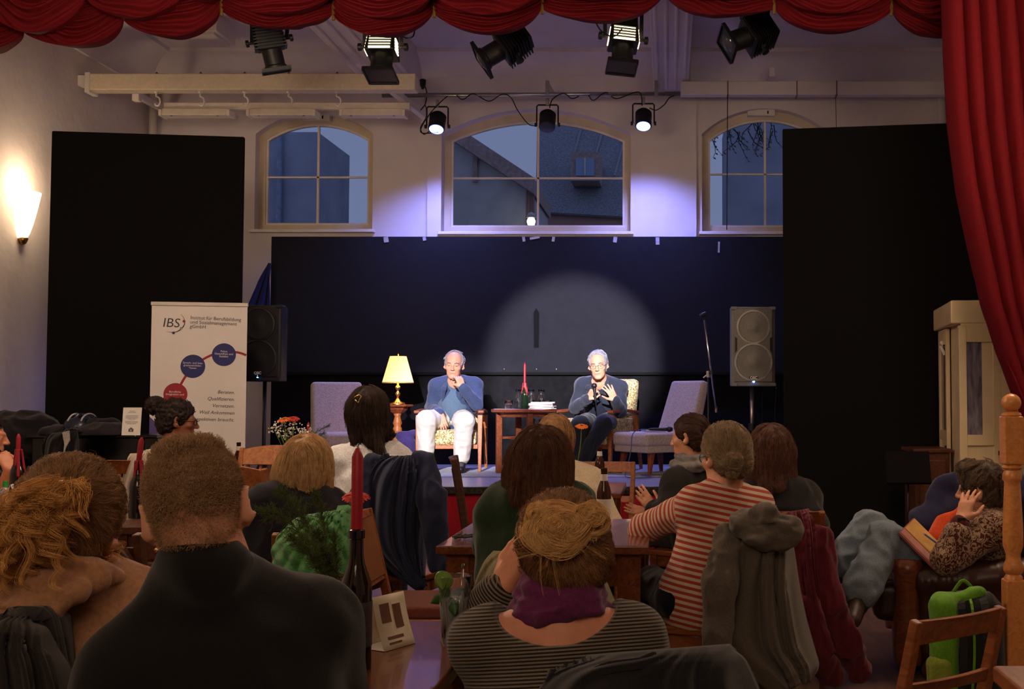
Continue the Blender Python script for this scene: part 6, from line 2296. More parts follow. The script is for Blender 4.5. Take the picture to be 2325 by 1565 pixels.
gerbera('orange gerbera on a long stem in front of the speaking man', V3 + Vector((0, 0, 0.04)), at(1320, 968, 6.88), (0.05, -0.35, 1), petal_o, r=0.04, bend=(0.01, 0, 0))

# sanitizer bottle, folded menu on the far left table
p = Vector((wx(19, 5.85), 5.85, 0.751))
t = thing('squeeze_bottle', 'small clear bottle with green cap on the far left table', 'bottle', p)
put('bottle_body', MB().lathe([(0, 0), (0.026, 0), (0.028, 0.01), (0.028, 0.07), (0.012, 0.09), (0, 0.09)], n=18, cap=False), mat('clear_plastic', (236, 240, 240), rough=0.15, trans=0.85, kind='flat'), t, smooth=True)
put('cap', MB().lathe([(0.012, 0.088), (0.014, 0.09), (0.012, 0.118), (0, 0.12)], n=14), mat('cap_green', (40, 150, 60), rough=0.4), t, auto=40)
p = Vector((wx(34, 5.8), 5.80, 0.751))
t = thing('menu_card', 'white folded menu stand beside the green capped bottle', 'card', p, R(20))
for s in (-1, 1):
    put('card_panel', MB().bar((s * 0.03, 0, 0.001), (0.001 * s, 0, 0.105), 0.08, 0.0015, (1, 0, 0)), paper, t)
# glass jar with candle on the long table
p = Vector((wx(553, 7.1), 7.1, 0.751))
t = thing('jar', 'glass jar with silver rim behind the buzz cut man', 'jar', p)
put('glass_body', MB().lathe([(0, 0), (0.03, 0), (0.034, 0.01), (0.034, 0.07), (0.026, 0.085), (0.026, 0.10), (0.022, 0.10), (0.030, 0.07), (0.030, 0.012), (0, 0.01)], n=22, cap=False), clear, t, smooth=True)
put('rim', MB().lathe([(0.027, 0.088), (0.029, 0.088), (0.029, 0.104), (0.027, 0.104)], n=22, cap=False), chrome, t, auto=40)
put('tea_light', MB().lathe([(0, 0.011), (0.019, 0.011), (0.019, 0.026), (0, 0.027)], n=18, cap=False), mat('tealight', (240, 220, 180), rough=0.4, emit=(255, 190, 110), estr=1.2, kind='flat'), t, smooth=True)
# lanyard tangle and dark pouch on the middle table
pc = Vector((wx(1068, 4.4), 4.42, 0.752))
pts = []
for i in range(40):
    a = i * 0.75
    pts.append(pc + Vector((0.05 * math.cos(a) + 0.0012 * i - .02, 0.028 * math.sin(a * 1.13), 0.004 + 0.012 * abs(math.sin(i * 1.7)))))
pts += [pc + Vector((0.05, -0.01, 0.004)), pc + Vector((0.08, -0.03, 0.004))]
t = thing('cord_tangle', 'tangled dark cord with a silver clasp on the middle table', 'cord', pc)
put('loops', MB().tube([p_ - pc for p_ in smooth_path(pts, 3)], 0.0032, 6), mat('cord_dark', (44, 42, 34), rough=0.7), t, smooth=True)
put('clasp', MB().tube([(0.03, -0.032, 0.005), (0.075, -0.034, 0.005)], 0.005, 8), steel, t, auto=40)
m = Solid().rbox(pc + Vector((0.085, 0.05, 0.02)), (0.055, 0.05, 0.019), 0.015)
o = put_vf('pouch', m.mesh(0.006), fabric('pouch_cloth', (34, 34, 42)), None, pc + Vector((0.085, 0.05, 0)))
tag(o, 'small dark pouch behind the cord tangle on the middle table', 'pouch')
# dark object on the long table by the banner: a rolled knit hat
m = Solid().ell((wx(525, 7.6), 7.6, 0.83), (0.045, 0.045, 0.078))
VF = m.mesh(0.007)
o = put_vf('knit_hat', (wrinkle(*VF, 0.008, (60, 60, 20)), VF[1]), fabric('knit_dark', (58, 42, 42)), None, (wx(525, 7.6), 7.6, 0.752))
tag(o, 'dark knit hat set upright on the long table beside the beer bottle', 'hat')

# ---------------------------------------------------------------- coats hung over chairs


def drape(name, label, cat, rows_px, Y, m, depth=0.14, bulge=0.05, nf=7, amp=0.012, thick=0.02, quilt=0, over=0.10, seed=0.0, nu=60, nv=46, ydrop=0.0, back_drop=0.25):
    """a garment hung over a chair back: the row list gives its left and right edge from the top ridge down"""
    rr = [Vector((a, b, 0)) for a, b, _, _ in rows_px], [Vector((c, d, 0)) for _, _, c, d in rows_px]
    Lc, Rc = smooth_path(rr[0], 8), smooth_path(rr[1], 8)
    n = len(Lc)
    rows = []
    nb = 8
    for j in range(-nb, nv + 1):
        v = max(j, 0) / nv
        f = v * (n - 1)
        i = min(int(f), n - 2)
        l, r = Lc[i].lerp(Lc[i + 1], f - i), Rc[i].lerp(Rc[i + 1], f - i)
        row = []
        for k in range(nu + 1):
            u = k / nu
            q = l.lerp(r, u)
            e = (2 * u - 1) ** 2
            y = Y + depth * e ** 1.5 - bulge * (1 - e) * min(1, v * 4) + ydrop * v
            ph = u * nf + 0.5 * math.sin(v * 3 + seed) + 0.3 * math.sin(u * 9 + seed * 2)
            y -= amp * math.sin(ph * 2 * PI) * min(1, 0.25 + v * 1.6)
            y -= 0.5 * amp * math.sin(ph * 4.7 * PI + v * 5)
            p = at(q.x, q.y + 3 * math.sin(ph * 2 * PI) * v, y)
            if quilt:
                a, b = (u * 1.0 + v * 1.1) * quilt, (u * 1.0 - v * 1.1) * quilt
                p.y -= 0.028 * (abs(math.sin(a * PI)) * abs(math.sin(b * PI))) ** 0.5
            if j < 0:
                s_ = -j / nb
                p.y += over * math.sin(s_ * PI / 2)
                p.z -= back_drop * max(0, s_ - 0.35) + 0.02 * s_
            else:
                p.y -= 0.02 * math.sin(min(1, v * 8) * PI / 2)
            row.append(p)
        rows.append(row)
    o = solo(name, label, cat, MB().grid(rows, thick=-thick), m, at((rows_px[0][0] + rows_px[0][2]) / 2, rows_px[0][1], Y), smooth=True)
    return o


def part_solid(parent, name, S, m, h=0.008, amp=0.008, scale=(16, 16, 8), label=None):
    V, F = S.mesh(h)
    V = wrinkle(V, F, amp, scale, 2.2)
    return put_vf(name, (V, F), m, parent, parent.location, label=label)


navy_wool = fabric('navy_wool', (40, 46, 70), scale=200)
o = drape('jacket', 'navy blue jacket hung over the chair of the white shirt woman', 'jacket',
          [(868, 1036, 955, 1034), (838, 1050, 972, 1052), (820, 1085, 982, 1080), (815, 1130, 984, 1130), (815, 1180, 978, 1190), (830, 1240, 972, 1250), (880, 1290, 968, 1300), (940, 1325, 967, 1338)], 5.30, navy_wool, amp=0.02, nf=5, depth=0.12)
S = Solid()
S.cap(at(958, 1052, 5.32), at(978, 1130, 5.26), 0.06, 0.062, 0.03, (0.15, 1, 0), 0.6).cap(at(978, 1130, 5.26), at(1001, 1283, 5.24), 0.062, 0.052, 0.03, (0.15, 1, 0), 0.6)
S.rbox(at(1004, 1330, 5.24), (0.2, 0.2, 0.06), 0.01, None, 0.005, -1)
part_solid(o, 'sleeve', S, navy_wool, 0.008, 0.020, (26, 26, 11))
S = Solid().cap(at(846, 1062, 5.34), at(822, 1140, 5.30), 0.06, 0.06, 0.03, (0.15, 1, 0), 0.6).cap(at(822, 1140, 5.30), at(830, 1250, 5.3), 0.06, 0.05, 0.03, (0.15, 1, 0), 0.6)
part_solid(o, 'sleeve', S, navy_wool, 0.008, 0.020, (26, 26, 11))

quilt_g = fabric('quilt_green', (74, 138, 74), scale=80, rough=0.6, spec=0.3)
o = drape('jacket', 'bright green quilted jacket hung over the chair of the blonde woman', 'jacket',
          [(684, 1170, 796, 1153), (650, 1200, 812, 1172), (627, 1236, 820, 1215), (626, 1280, 830, 1290), (634, 1330, 840, 1350), (650, 1400, 848, 1400), (660, 1470, 850, 1450)], 4.05, quilt_g, amp=0.012, nf=4, quilt=6, bulge=0.08, depth=0.16)
olive = fabric('olive_cloth', (112, 104, 72), scale=160)
o = drape('coat', 'olive coat hung over the chair behind the green sweater woman', 'coat',
          [(1120, 1251, 1348, 1262), (1098, 1278, 1366, 1290), (1078, 1330, 1386, 1335), (1066, 1385, 1405, 1385), (1061, 1430, 1415, 1425), (1062, 1500, 1420, 1500), (1070, 1560, 1420, 1560)], 3.52, olive, amp=0.018, nf=4, depth=0.2)
put('button', MB().lathe([(0.016, -.003), (0.019, 0), (0.016, .003)], at(1332, 1338, 3.36) - o.location, n=16, axis=Matrix.Rotation(R(75), 3, 'X')), mat('button_horn', (170, 150, 120), rough=0.4), o, auto=40)
greyb = fabric('grey_brown_cloth', (92, 84, 74), scale=160)
o = drape('coat', 'grey brown hooded coat hung over the chair of the woman in the striped top', 'coat',
          [(1692, 1176, 1778, 1184), (1662, 1200, 1796, 1214), (1640, 1248, 1806, 1270), (1623, 1320, 1816, 1335), (1612, 1395, 1832, 1410), (1606, 1465, 1850, 1475), (1655, 1525, 1858, 1512), (1730, 1575, 1840, 1545)], 4.17, greyb, amp=0.028, nf=3.2, depth=0.16, thick=0.025)
S = Solid()
for a, b, r0, r1 in (((1690, 1188), (1735, 1222), .045, .05), ((1735, 1222), (1782, 1216), .05, .045), ((1690, 1186), (1740, 1172), .04, .04), ((1740, 1172), (1790, 1200), .04, .042), ((1782, 1216), (1792, 1198), .042, .042)):
    S.cap(at(*a, 4.14), at(*b, 4.08), r0, r1, 0.02)
part_solid(o, 'hood', S, greyb, 0.007, 0.022, (22, 14, 34))
S = Solid().cap(at(1652, 1222, 4.16), at(1634, 1330, 4.08), 0.05, 0.058, 0.03, (0.15, 1, 0), 0.6).cap(at(1634, 1330, 4.08), at(1630, 1455, 4.06), 0.058, 0.048, 0.03, (0.15, 1, 0), 0.6)
part_solid(o, 'sleeve', S, greyb, 0.008, 0.020, (26, 26, 11))
burg = fabric('burgundy_cloth', (96, 30, 42), scale=160)
o = drape('coat', 'burgundy coat hung over the chair of the auburn haired woman, sleeves on the floor', 'coat',
          [(1766, 1166, 1836, 1155), (1768, 1200, 1856, 1205), (1772, 1260, 1868, 1290), (1785, 1340, 1880, 1370), (1800, 1420, 1898, 1430), (1810, 1490, 1918, 1480)], 4.93, burg, amp=0.026, nf=3, depth=0.12, thick=0.025)
S = Solid().cap(at(1858, 1225, 4.95), at(1878, 1370, 4.92), 0.06, 0.065, 0.03, (0.15, 1, 0), 0.6).cap(at(1878, 1370, 4.92), at(1918, 1455, 4.95), 0.065, 0.062, 0.03, (0.15, 1, 0), 0.6).cap(at(1918, 1455, 4.95), at(1948, 1520, 5.02), 0.062, 0.055, 0.03, (0.15, 1, 0), 0.6)
S.ell(at(1960, 1530, 4.93), (0.05, 0.06, 0.035), None, 0.01, -1)
part_solid(o, 'sleeve', S, burg, 0.008, 0.020, (26, 26, 11))
S = Solid().cap(at(1830, 1380, 4.88), at(1852, 1470, 4.88), 0.06, 0.06, 0.03, (0.15, 1, 0), 0.6).cap(at(1852, 1470, 4.88), at(1885, 1535, 4.94), 0.06, 0.052, 0.03, (0.15, 1, 0), 0.6)
part_solid(o, 'sleeve', S, burg, 0.008, 0.020, (26, 26, 11))
dark_j = fabric('dark_cloth', (34, 32, 34), scale=160)
drape('jacket', 'dark jacket hung over the chair of the woman with the messy bun', 'jacket',
      [(1330, 1492, 1660, 1466), (1270, 1516, 1690, 1490), (1236, 1545, 1716, 1540), (1210, 1590, 1735, 1600), (1200, 1700, 1745, 1700)], 2.05, dark_j, amp=0.012, nf=3, depth=0.12, bulge=0.03, thick=0.015)
drape('jacket', 'dark jacket over the chair back in the lower left corner', 'jacket',
      [(-90, 1402, 96, 1400), (-130, 1420, 130, 1424), (-160, 1460, 152, 1468), (-180, 1520, 182, 1520), (-190, 1620, 200, 1620), (-190, 1720, 210, 1720)], 1.72, fabric('dark_brown_cloth', (44, 38, 36), scale=160), amp=0.010, nf=4, depth=0.10, bulge=0.03, thick=0.015)
beige = fabric('beige_cloth', (176, 162, 146), scale=140)
drape('coat', 'pale beige coat hung over a chair between the two nearest heads', 'coat',
      [(296, 1030, 352, 1028), (288, 1060, 358, 1060), (276, 1110, 362, 1110), (266, 1150, 364, 1150), (262, 1185, 366, 1185), (262, 1240, 366, 1240)], 5.75, beige, amp=0.012, nf=3, depth=0.10, bulge=0.03)
chair('chair under the beige coat between the two nearest heads', (wx(326, 5.95), 6.06, 0), R(0), chair_mid, 'rail', bh=0.98)

# ---------------------------------------------------------------- left: piano with bags, helmet and card
lacq = mat('piano_lacquer', (12, 11, 12), rough=0.22, spec=0.6, var=0.1)
PXc, PYc = wx(200, 8.55), 8.75
t = thing('upright_piano', 'black upright piano against the left wing panel', 'piano', (PXc, PYc, 0))
pw = 0.95
put('case', MB().box((0, 0.10, 0.5), (pw, 0.36, 0.98)), lacq, t, bevel=0.01)
put('lid', MB().box((0, 0.08, 0.998), (pw + 0.03, 0.42, 0.024)), lacq, t, bevel=0.006)
put('key_bed', MB().box((0, -0.20, 0.66), (pw, 0.28, 0.07)), lacq, t, bevel=0.008)
put('fallboard', MB().box((0, -0.13, 0.74), (pw - 0.14, 0.12, 0.09), rot=(R(-25), 0, 0)), lacq, t, bevel=0.006)
for s in (-1, 1):
    put('cheek', MB().box((s * (pw / 2 - 0.03), -0.19, 0.73), (0.06, 0.26, 0.10)), lacq, t, bevel=0.02)
    put('leg', MB().box((s * (pw / 2 - 0.04), -0.28, 0.315), (0.07, 0.07, 0.63)), lacq, t, bevel=0.008)
put('music_panel', MB().box((0, -0.085, 0.88), (pw - 0.2, 0.012, 0.2)), lacq, t)
ztop = 1.011
# helmet
hc = Vector((wx(178, 8.6), 8.68, ztop))
t = thing('bicycle_helmet', 'dark bicycle helmet with light trim lying on the piano', 'helmet', hc)
S = Solid().ell((0, 0, 0.05), (0.125, 0.15, 0.115), None, 0.02).rbox((0, 0, -0.1), (0.3, 0.3, 0.1), 0.02, None, 0.01, -1)
S.ell((0, 0, 0.0), (0.10, 0.125, 0.10), None, 0.01, -1)
for k, x in enumerate((-0.075, -0.025, 0.025, 0.075)):
    for y in (-0.075, 0.0, 0.08):
        S.ell((x, y, 0.14), (0.012, 0.030, 0.1), None, 0.006, -1)
put_vf('shell', S.mesh(0.006), mat('helmet_shell', (30, 36, 54), rough=0.25, var=0.1), t, (0, 0, 0))
trim_l = mat('helmet_trim', (190, 192, 196), rough=0.3)
for x in (-0.05, 0.05):
    pts = [(x, 0.152 * math.cos(q) * .93, 0.05 + 0.117 * math.sin(q) * (1 - abs(x) * 1.6)) for q in [0.5 + 2.1 * i / 10 for i in range(11)]]
    put('trim_stripe', MB().tube(pts, 0.006, 6), trim_l, t, smooth=True)
put('strap', MB().tube(smooth_path([Vector((0.10, 0, 0.02)), Vector((0.13, -0.05, 0.006)), Vector((0.09, -0.12, 0.006))]), 0.006, 5), black_cloth, t)


def heap(name, label, cat, blobs, m, h=0.012, amp=0.03, scale=(9, 9, 9), zmin=None, base=None):
    S = Solid()
    for c, r in blobs:
        S.ell(c, r, None, 0.05)
    V, F = S.mesh(h)
    V = wrinkle(V, F, amp, scale, len(blobs) * 1.7)
    if zmin is not None:
        V[:, 2] = np.maximum(V[:, 2], zmin)
    o = put_vf(name, (V, F), m, None, base or blobs[0][0])
    return tag(o, label, cat)


P8 = lambda px, py, dy=0.0: Vector(at(px, py, 8.62 + dy))
bag_d = fabric('bag_dark', (26, 24, 28), scale=100)
bag_e = fabric('bag_grey', (44, 40, 46), scale=100)
heap('jacket', 'dark jacket heaped on the piano behind the helmet', 'jacket', [(P8(140, 985, .05), (.16, .12, .06)), (P8(220, 975, .05), (.18, .12, .05)), (P8(255, 985, .05), (.12, .1, .06)), (P8(235, 962, .03), (.10, .06, .03))], bag_d, zmin=ztop + .002, base=Vector((P8(200, 990).x, 8.67, ztop)))
heap('shoulder_bag', 'dark grey bag lying on the piano beside the small white sign', 'bag', [(P8(225, 985, -.12), (.14, .07, .075)), (P8(200, 990, -.12), (.1, .07, .05)), (P8(262, 972, -.05), (.05, .05, .03))], bag_e, zmin=ztop + .002, base=Vector((P8(225, 990).x, 8.5, ztop)))
o = drape('jacket', 'black jacket with a pale lining hanging over the front of the piano', 'jacket',
          [(110, 985, 178, 975), (104, 1000, 182, 995), (102, 1030, 182, 1025), (100, 1055, 172, 1045), (104, 1080, 150, 1070)], 8.34, fabric('jacket_black', (22, 19, 20), scale=100), amp=0.015, nf=3, depth=0.05, over=0.14, back_drop=0.03)
pl_ = [(141, 982), (156, 978), (158, 1000), (148, 1018), (143, 1035), (146, 1010)]
P_ = [at(x, y, 8.245) - o.location for x, y in pl_]
put('pale_lining', MB().add([tuple(p) for p in P_] + [tuple(p + Vector((0, 0.012, 0))) for p in P_], [tuple(range(6)), tuple(reversed(range(6, 12)))] + [(i, i + 6, (i + 1) % 6 + 6, (i + 1) % 6) for i in range(6)]), fabric('pale_lining', (170, 164, 156)), o)
heap('jacket', 'large dark jacket draped over a coat pile at the left wall', 'jacket', [(at(40, 985, 8.9), (.26, .18, .16)), (at(75, 975, 8.9), (.18, .15, .12)), (at(20, 1010, 8.8), (.25, .2, .2)), (at(95, 1005, 8.8), (.12, .12, .12)), (at(28, 955, 8.9), (.10, .1, .06))], bag_d, amp=0.04, h=0.016, base=Vector((at(50, 990, 8.9).x, 8.9, 0.82)))
solo('storage_trunk', 'black trunk under the dark jackets at the left wall', 'trunk', MB().box((-5.25, 8.9, 0.415), (0.76, 0.6, 0.83)), lacq, (-5.25, 8.9, 0), bevel=0.012)
# small white sign
a = P8(296, 965, -.13)
t = thing('table_sign', 'small white printed sign standing on the right end of the piano', 'sign', (a.x, 8.50, ztop))
sw, shh = 42 / FPX * 8.5, 63 / FPX * 8.5
tl = Matrix.Rotation(R(-6), 4, 'X')
put('card', MB().box((0, 0, shh / 2), (sw, 0.004, shh)).move(tl), paper, t)
put('stand', MB().bar((0, 0.012, shh * .6), (0, 0.09, 0.002), 0.05, 0.003, (1, 0, 0)), paper, t)
for k, (y, w_) in enumerate(((0.87, .3), (0.82, .42), (0.70, .66), (0.66, .7), (0.62, .66), (0.58, .4), (0.49, .7), (0.45, .66), (0.41, .5))):
    put('print_line', MB().box((0, -0.003, shh * y), (sw * w_, 0.0012, 0.0035)).move(tl), grey_p, t)
put('camera_picture', MB().box((0, -0.003, shh * 0.18), (sw * .26, 0.0012, shh * .11)).box((0, -0.003, shh * 0.25), (sw * .12, 0.0012, shh * .04)).move(tl), ink, t)
put('picture_lens', MB().lathe([(0, 0), (shh * .045, 0), (shh * .045, 0.001), (0, 0.001)], (0, -0.0045, shh * .18), n=16, axis=Matrix.Rotation(PI / 2, 3, 'X'), cap=False).move(tl), grey_p, t)

# ---------------------------------------------------------------- right: cabinet, post, armchair, backpack
cab = mat('cabinet_cream', (206, 184, 146), rough=0.35, var=0.06, scale=4, bump=0.08, bscale=30, spec=0.5)
fog = mat('ribbed_glass', (120, 112, 124), rough=0.15, spec=0.7, var=0.3, scale=30, stretch=(1, 1, .2), bump=0.5, bscale=40)
dk = mat('dark_glass_pane', (40, 34, 36), rough=0.12, spec=0.7)
X0, Ya, Yz = 2.09, 8.30, 9.22
zt = 2.0
t = thing('cream_cabinet', 'tall cream painted cabinet with glazed doors at the right by the curtain', 'cabinet', (X0, Ya, 0), R(-5.8))
put('body', MB().box((0.42, (Yz - Ya) / 2, zt / 2 - 0.08), (0.80, Yz - Ya, zt - 0.18)), cab, t, bevel=0.006)
put('cornice', MB().box((0.40, (Yz - Ya) / 2, zt - 0.09), (0.90, Yz - Ya + 0.06, 0.17)), cab, t, bevel=0.012)
put('plinth', MB().box((0.42, (Yz - Ya) / 2, 0.04), (0.78, Yz - Ya - 0.04, 0.08)), cab, t)


def glazed_door(nm, origin, rz, w, h, pane_m):
    M = Matrix.Translation(origin) @ Matrix.Rotation(rz, 4, 'Z')
    f = 0.055 if w > 0.2 else 0.04
    m = MB().box((f / 2, 0, h / 2), (f, 0.03, h)).box((w - f / 2, 0, h / 2), (f, 0.03, h))
    for z0, z1 in ((0, 0.09), (h * 0.50, h * .545), (h - 0.12, h)):
        m.box((w / 2, 0, (z0 + z1) / 2), (w - 2 * f, 0.03, z1 - z0))
    d = put(nm, m.move(M), cab, t, bevel=0.003)
    put('glass_pane', MB().box((w / 2, 0.004, (h * .545 + h - .12) / 2), (w - 2 * f, 0.006, h * .455 - .12)).move(M), pane_m, d)
    put('lower_panel', MB().box((w / 2, 0.006, (0.09 + h * .5) / 2), (w - 2 * f, 0.012, h * .5 - 0.09)).move(M), cab, d)
    put('key', MB().box((w - 0.02, -0.02, h * .47), (0.012, 0.02, 0.03)).move(M), black_metal, d)


glazed_door('door', (-0.005, Yz - Ya - 0.02, 0.10), R(-90), 0.44, 1.72, dk)
glazed_door('door', (0.0, -0.040, 0.08), R(5.8), 0.30, 1.73, fog)
put('end_panel', MB().box((0.42, -0.012, 0.96), (0.80, 0.02, 1.74)), cab, t)
c = at(2146, 790, 8.95)
t2 = thing('paper_bow', 'small pale paper bow tied to the cabinet corner', 'decoration', c)
put('loops', MB().box((0.0, 0, 0.03), (0.02, 0.01, 0.05), rot=(0, R(30), 0)).box((-0.02, 0, -0.02), (0.02, 0.01, 0.08), rot=(0, R(-25), 0)).box((-.02, 0, .03), (.02, .01, .05), rot=(0, R(-40), 0)), paper, t2, bevel=0.002)

c = at(2140, 1090, 8.7)
t = thing('wooden_cabinet', 'small dark wooden cabinet left of the cream cabinet', 'cabinet', (1.98, 8.85, 0))
put('body', MB().box((0, 0, 0.44), (0.26, 0.40, 0.88)), chair_dark, t, bevel=0.008)
put('top', MB().box((0, 0, 0.89), (0.30, 0.44, 0.03)), chair_dark, t, bevel=0.006)
put('door', MB().box((0.0, -0.206, 0.46), (0.20, 0.014, 0.72)), chair_dark, t, bevel=0.006)
put('knob', MB().lathe([(0.006, 0), (0.014, .015), (0, .025)], (0.07, -0.213, 0.5), n=10, axis=Matrix.Rotation(PI / 2, 3, 'X'), cap=False), brass, t, smooth=True)
# music stand
c = at(2062, 1100, 8.3)
t = thing('music_stand', 'black music stand in the dark in front of the right wing panel', 'music stand', (c.x, 8.3, 0))
zc = c.z
f = Matrix.Translation((0, 0, zc + 0.12)) @ Matrix.Rotation(R(-18), 4, 'X')
put('desk', MB().box((0, 0, 0), (0.32, 0.008, 0.24)).box((0, -0.025, -0.12), (0.32, 0.05, 0.008)).move(f), black_cloth, t)
put('pole', MB().tube([(0, 0.01, 0.16), (0, 0.01, zc + 0.1)], 0.009, 8), black_metal, t, smooth=True)
for k in range(3):
    a = R(-90 + 120 * k)
    put('leg', MB().tube([(0, 0.01, 0.38), (0.28 * math.cos(a), 0.01 + 0.28 * math.sin(a), 0.008)], 0.006, 6), steel, t, smooth=True)

# newel post with rail and bench edge
pw_ = 0.082
c = at(2297, 1000, 4.7)
post_w = wood('pine_varnish', (220, 150, 86), (194, 122, 62), rough=0.28, spec=0.5)
t = thing('newel_post', 'varnished pine newel post with ball top at the right edge', 'post', (c.x, 4.7, 0))
zz = lambda py: at(2297, py, 4.7).z
h_ = pw_ / 2
put('upper_block', MB().box((0, 0, (zz(945) + zz(1055)) / 2), (pw_, pw_, zz(945) - zz(1055))), post_w, t, bevel=0.008)
put('lower_block', MB().box((0, 0, zz(1315) / 2), (pw_, pw_, zz(1315))), post_w, t, bevel=0.008)
put('ball', MB().lathe([(0.0, zz(893) - zz(893) + zz(893))] + [(0.040 * math.sin(q), zz(915) + 0.038 * math.cos(q)) for q in [0.15 + 2.6 * i / 12 for i in range(13)]] + [(0.022, zz(934)), (0.038, zz(938)), (0.041, zz(943)), (0.036, zz(947))], n=24, cap=False), post_w, t, auto=50)
prof = [(h_ * .8, zz(1054)), (h_ * 1.0, zz(1062)), (h_ * .75, zz(1068)), (h_ * 0.95, zz(1078)), (h_ * .95, zz(1090)), (h_ * .78, zz(1094)), (h_ * .82, zz(1110)), (h_ * 1.0, zz(1200)), (h_ * 1.0, zz(1240)), (h_ * .72, zz(1258)), (h_ * .72, zz(1270)), (h_ * 1.0, zz(1285)), (h_ * .95, zz(1298)), (h_ * .7, zz(1304)), (h_ * .9, zz(1310)), (h_ * .9, zz(1318))]
put('turned_shaft', MB().lathe(prof, n=24), post_w, t, auto=50)
for z in (zz(975), zz(1455)):
    put('rail_end', MB().bar((0.03, 0.0, z), (0.5, -0.02, z + 0.02), 0.05, 0.07 if z > .8 else 0.05), post_w, t, bevel=0.008)

# leather armchair
leath = mat('leather_dark', (58, 32, 22), rough=0.38, var=0.15, scale=10, bump=0.35, bscale=60, spec=0.5)
AC = Vector((1.59, 5.72, 0))
t = thing('leather_armchair', 'dark brown leather armchair with carved wooden arm fronts under the reclining person', 'armchair', AC, R(82))
# local: faces +Y (to the left of the picture); the near arm is at local x = -0.42
put('seat', MB().box((0, 0.11, 0.33), (0.68, 0.96, 0.20)), leath, t, bevel=0.06, seg=3)
put('base', MB().box((0, 0.0, 0.16), (0.86, 0.76, 0.16)), leath, t, bevel=0.02)
put('backrest', MB().box((0, 0, 0.30), (0.74, 0.20, 0.62)).move(Matrix.Translation((0, -0.40, 0.28)) @ Matrix.Rotation(R(20), 4, 'X')), leath, t, bevel=0.08, seg=3)
carved = wood('carved_wood', (120, 66, 34), (76, 40, 22), rough=0.3)
for s in (-1, 1):
    x = s * 0.42
    S = Solid().cap((x, 0.34, 0.445), (x, -0.36, 0.505), 0.085, 0.085, 0.02, (0, 0, 1), 0.85).rbox((x, 0, 0.28), (0.06, 0.38, 0.18), 0.03)
    V, F = S.mesh(0.012)
    put_vf('arm', (wrinkle(V, F, 0.012, (6, 22, 6)), F), leath, t, (0, 0, 0))
    m = MB()
    for k in range(3):
        r = 0.075 - k * 0.022
        pts = [(x + 0.012 * math.sin(i * .7) * (k + 1) * .4, 0.43 + 0.012 * k, 0.06 + 0.48 * i / 10) for i in range(11)]
        m.tube(pts, [r * (0.7 + 0.3 * abs(math.sin(i * 0.42 + 0.5))) for i in range(11)], 12)
    put('carved_front', m, carved, t, smooth=True)
    for q in (-1, 1):
        put('foot', MB().lathe([(0.03, 0), (0.04, 0.03), (0.03, 0.08)], (x, q * 0.33, 0), n=12), carved, t, smooth=True)
for k in range(4):
    put('carved_band', MB().bar((-0.40, 0.42, 0.10 + 0.016 * k), (0.40, 0.42, 0.10 + 0.016 * k), 0.03 - .004 * k, 0.012), carved, t, bevel=0.003)

# backpack
bpk = Vector((at(2190, 1500, 4.62).x, 4.62, 0.0))
lime_c = fabric('pack_lime', (96, 150, 34), scale=120, rough=0.6)
lime_d = fabric('pack_pale', (134, 150, 56), scale=120, rough=0.6)
pack_k = fabric('pack_dark', (42, 42, 42), scale=120)
t = thing('backpack', 'lime green and dark grey backpack leaning against the leather armchair', 'backpack', bpk, R(-12))
k_ = 4.62 / FPX
bx = lambda px: (px - 2190) * k_
bz_ = lambda py: at(2190, py, 4.62).z
S = Solid().rbox((0.02, 0.04, 0.26), (0.135, 0.09, 0.25), 0.07)
put_vf('main_pack', (lambda q: (wrinkle(*q, 0.014, (14, 14, 8)), q[1]))(S.mesh(0.009)), pack_k, t, (0, 0, 0))
S = Solid().rbox((-0.075, -0.005, 0.30), (0.055, 0.085, 0.21), 0.045).cap((-0.09, -0.03, 0.46), (0.06, 0.02, 0.51), 0.035, 0.03)
put_vf('side_panel', (lambda q: (wrinkle(*q, 0.014, (14, 14, 8)), q[1]))(S.mesh(0.008)), lime_c, t, (0, 0, 0))
S = Solid().rbox((-0.10, -0.06, 0.17), (0.045, 0.045, 0.10), 0.03)
put_vf('pocket', (lambda q: (wrinkle(*q, 0.012, (18, 18, 8)), q[1]))(S.mesh(0.007)), lime_d, t, (0, 0, 0))
for x, m_ in ((-0.02, pack_k), (0.07, pack_k), (0.02, lime_c)):
    w_ = 0.03 if m_ is pack_k else 0.01
    pts = [(x, 0.0, 0.50), (x + .01, -0.075, 0.46), (x + .015, -0.085, 0.30), (x + .005, -0.08, 0.14), (x, -0.05, 0.06)]
    m = MB()
    for a, b in zip(smooth_path([Vector(p) for p in pts], 4), smooth_path([Vector(p) for p in pts], 4)[1:]):
        m.bar(a, b, w_, 0.008, (0, -1, 0.3))
    put('strap', m, m_, t)
put('grab_loop', MB().tube(smooth_path([Vector((-0.04, 0.03, 0.51)), Vector((0.0, 0.02, 0.56)), Vector((0.05, 0.03, 0.51))]), 0.008, 6), lime_c, t, smooth=True)


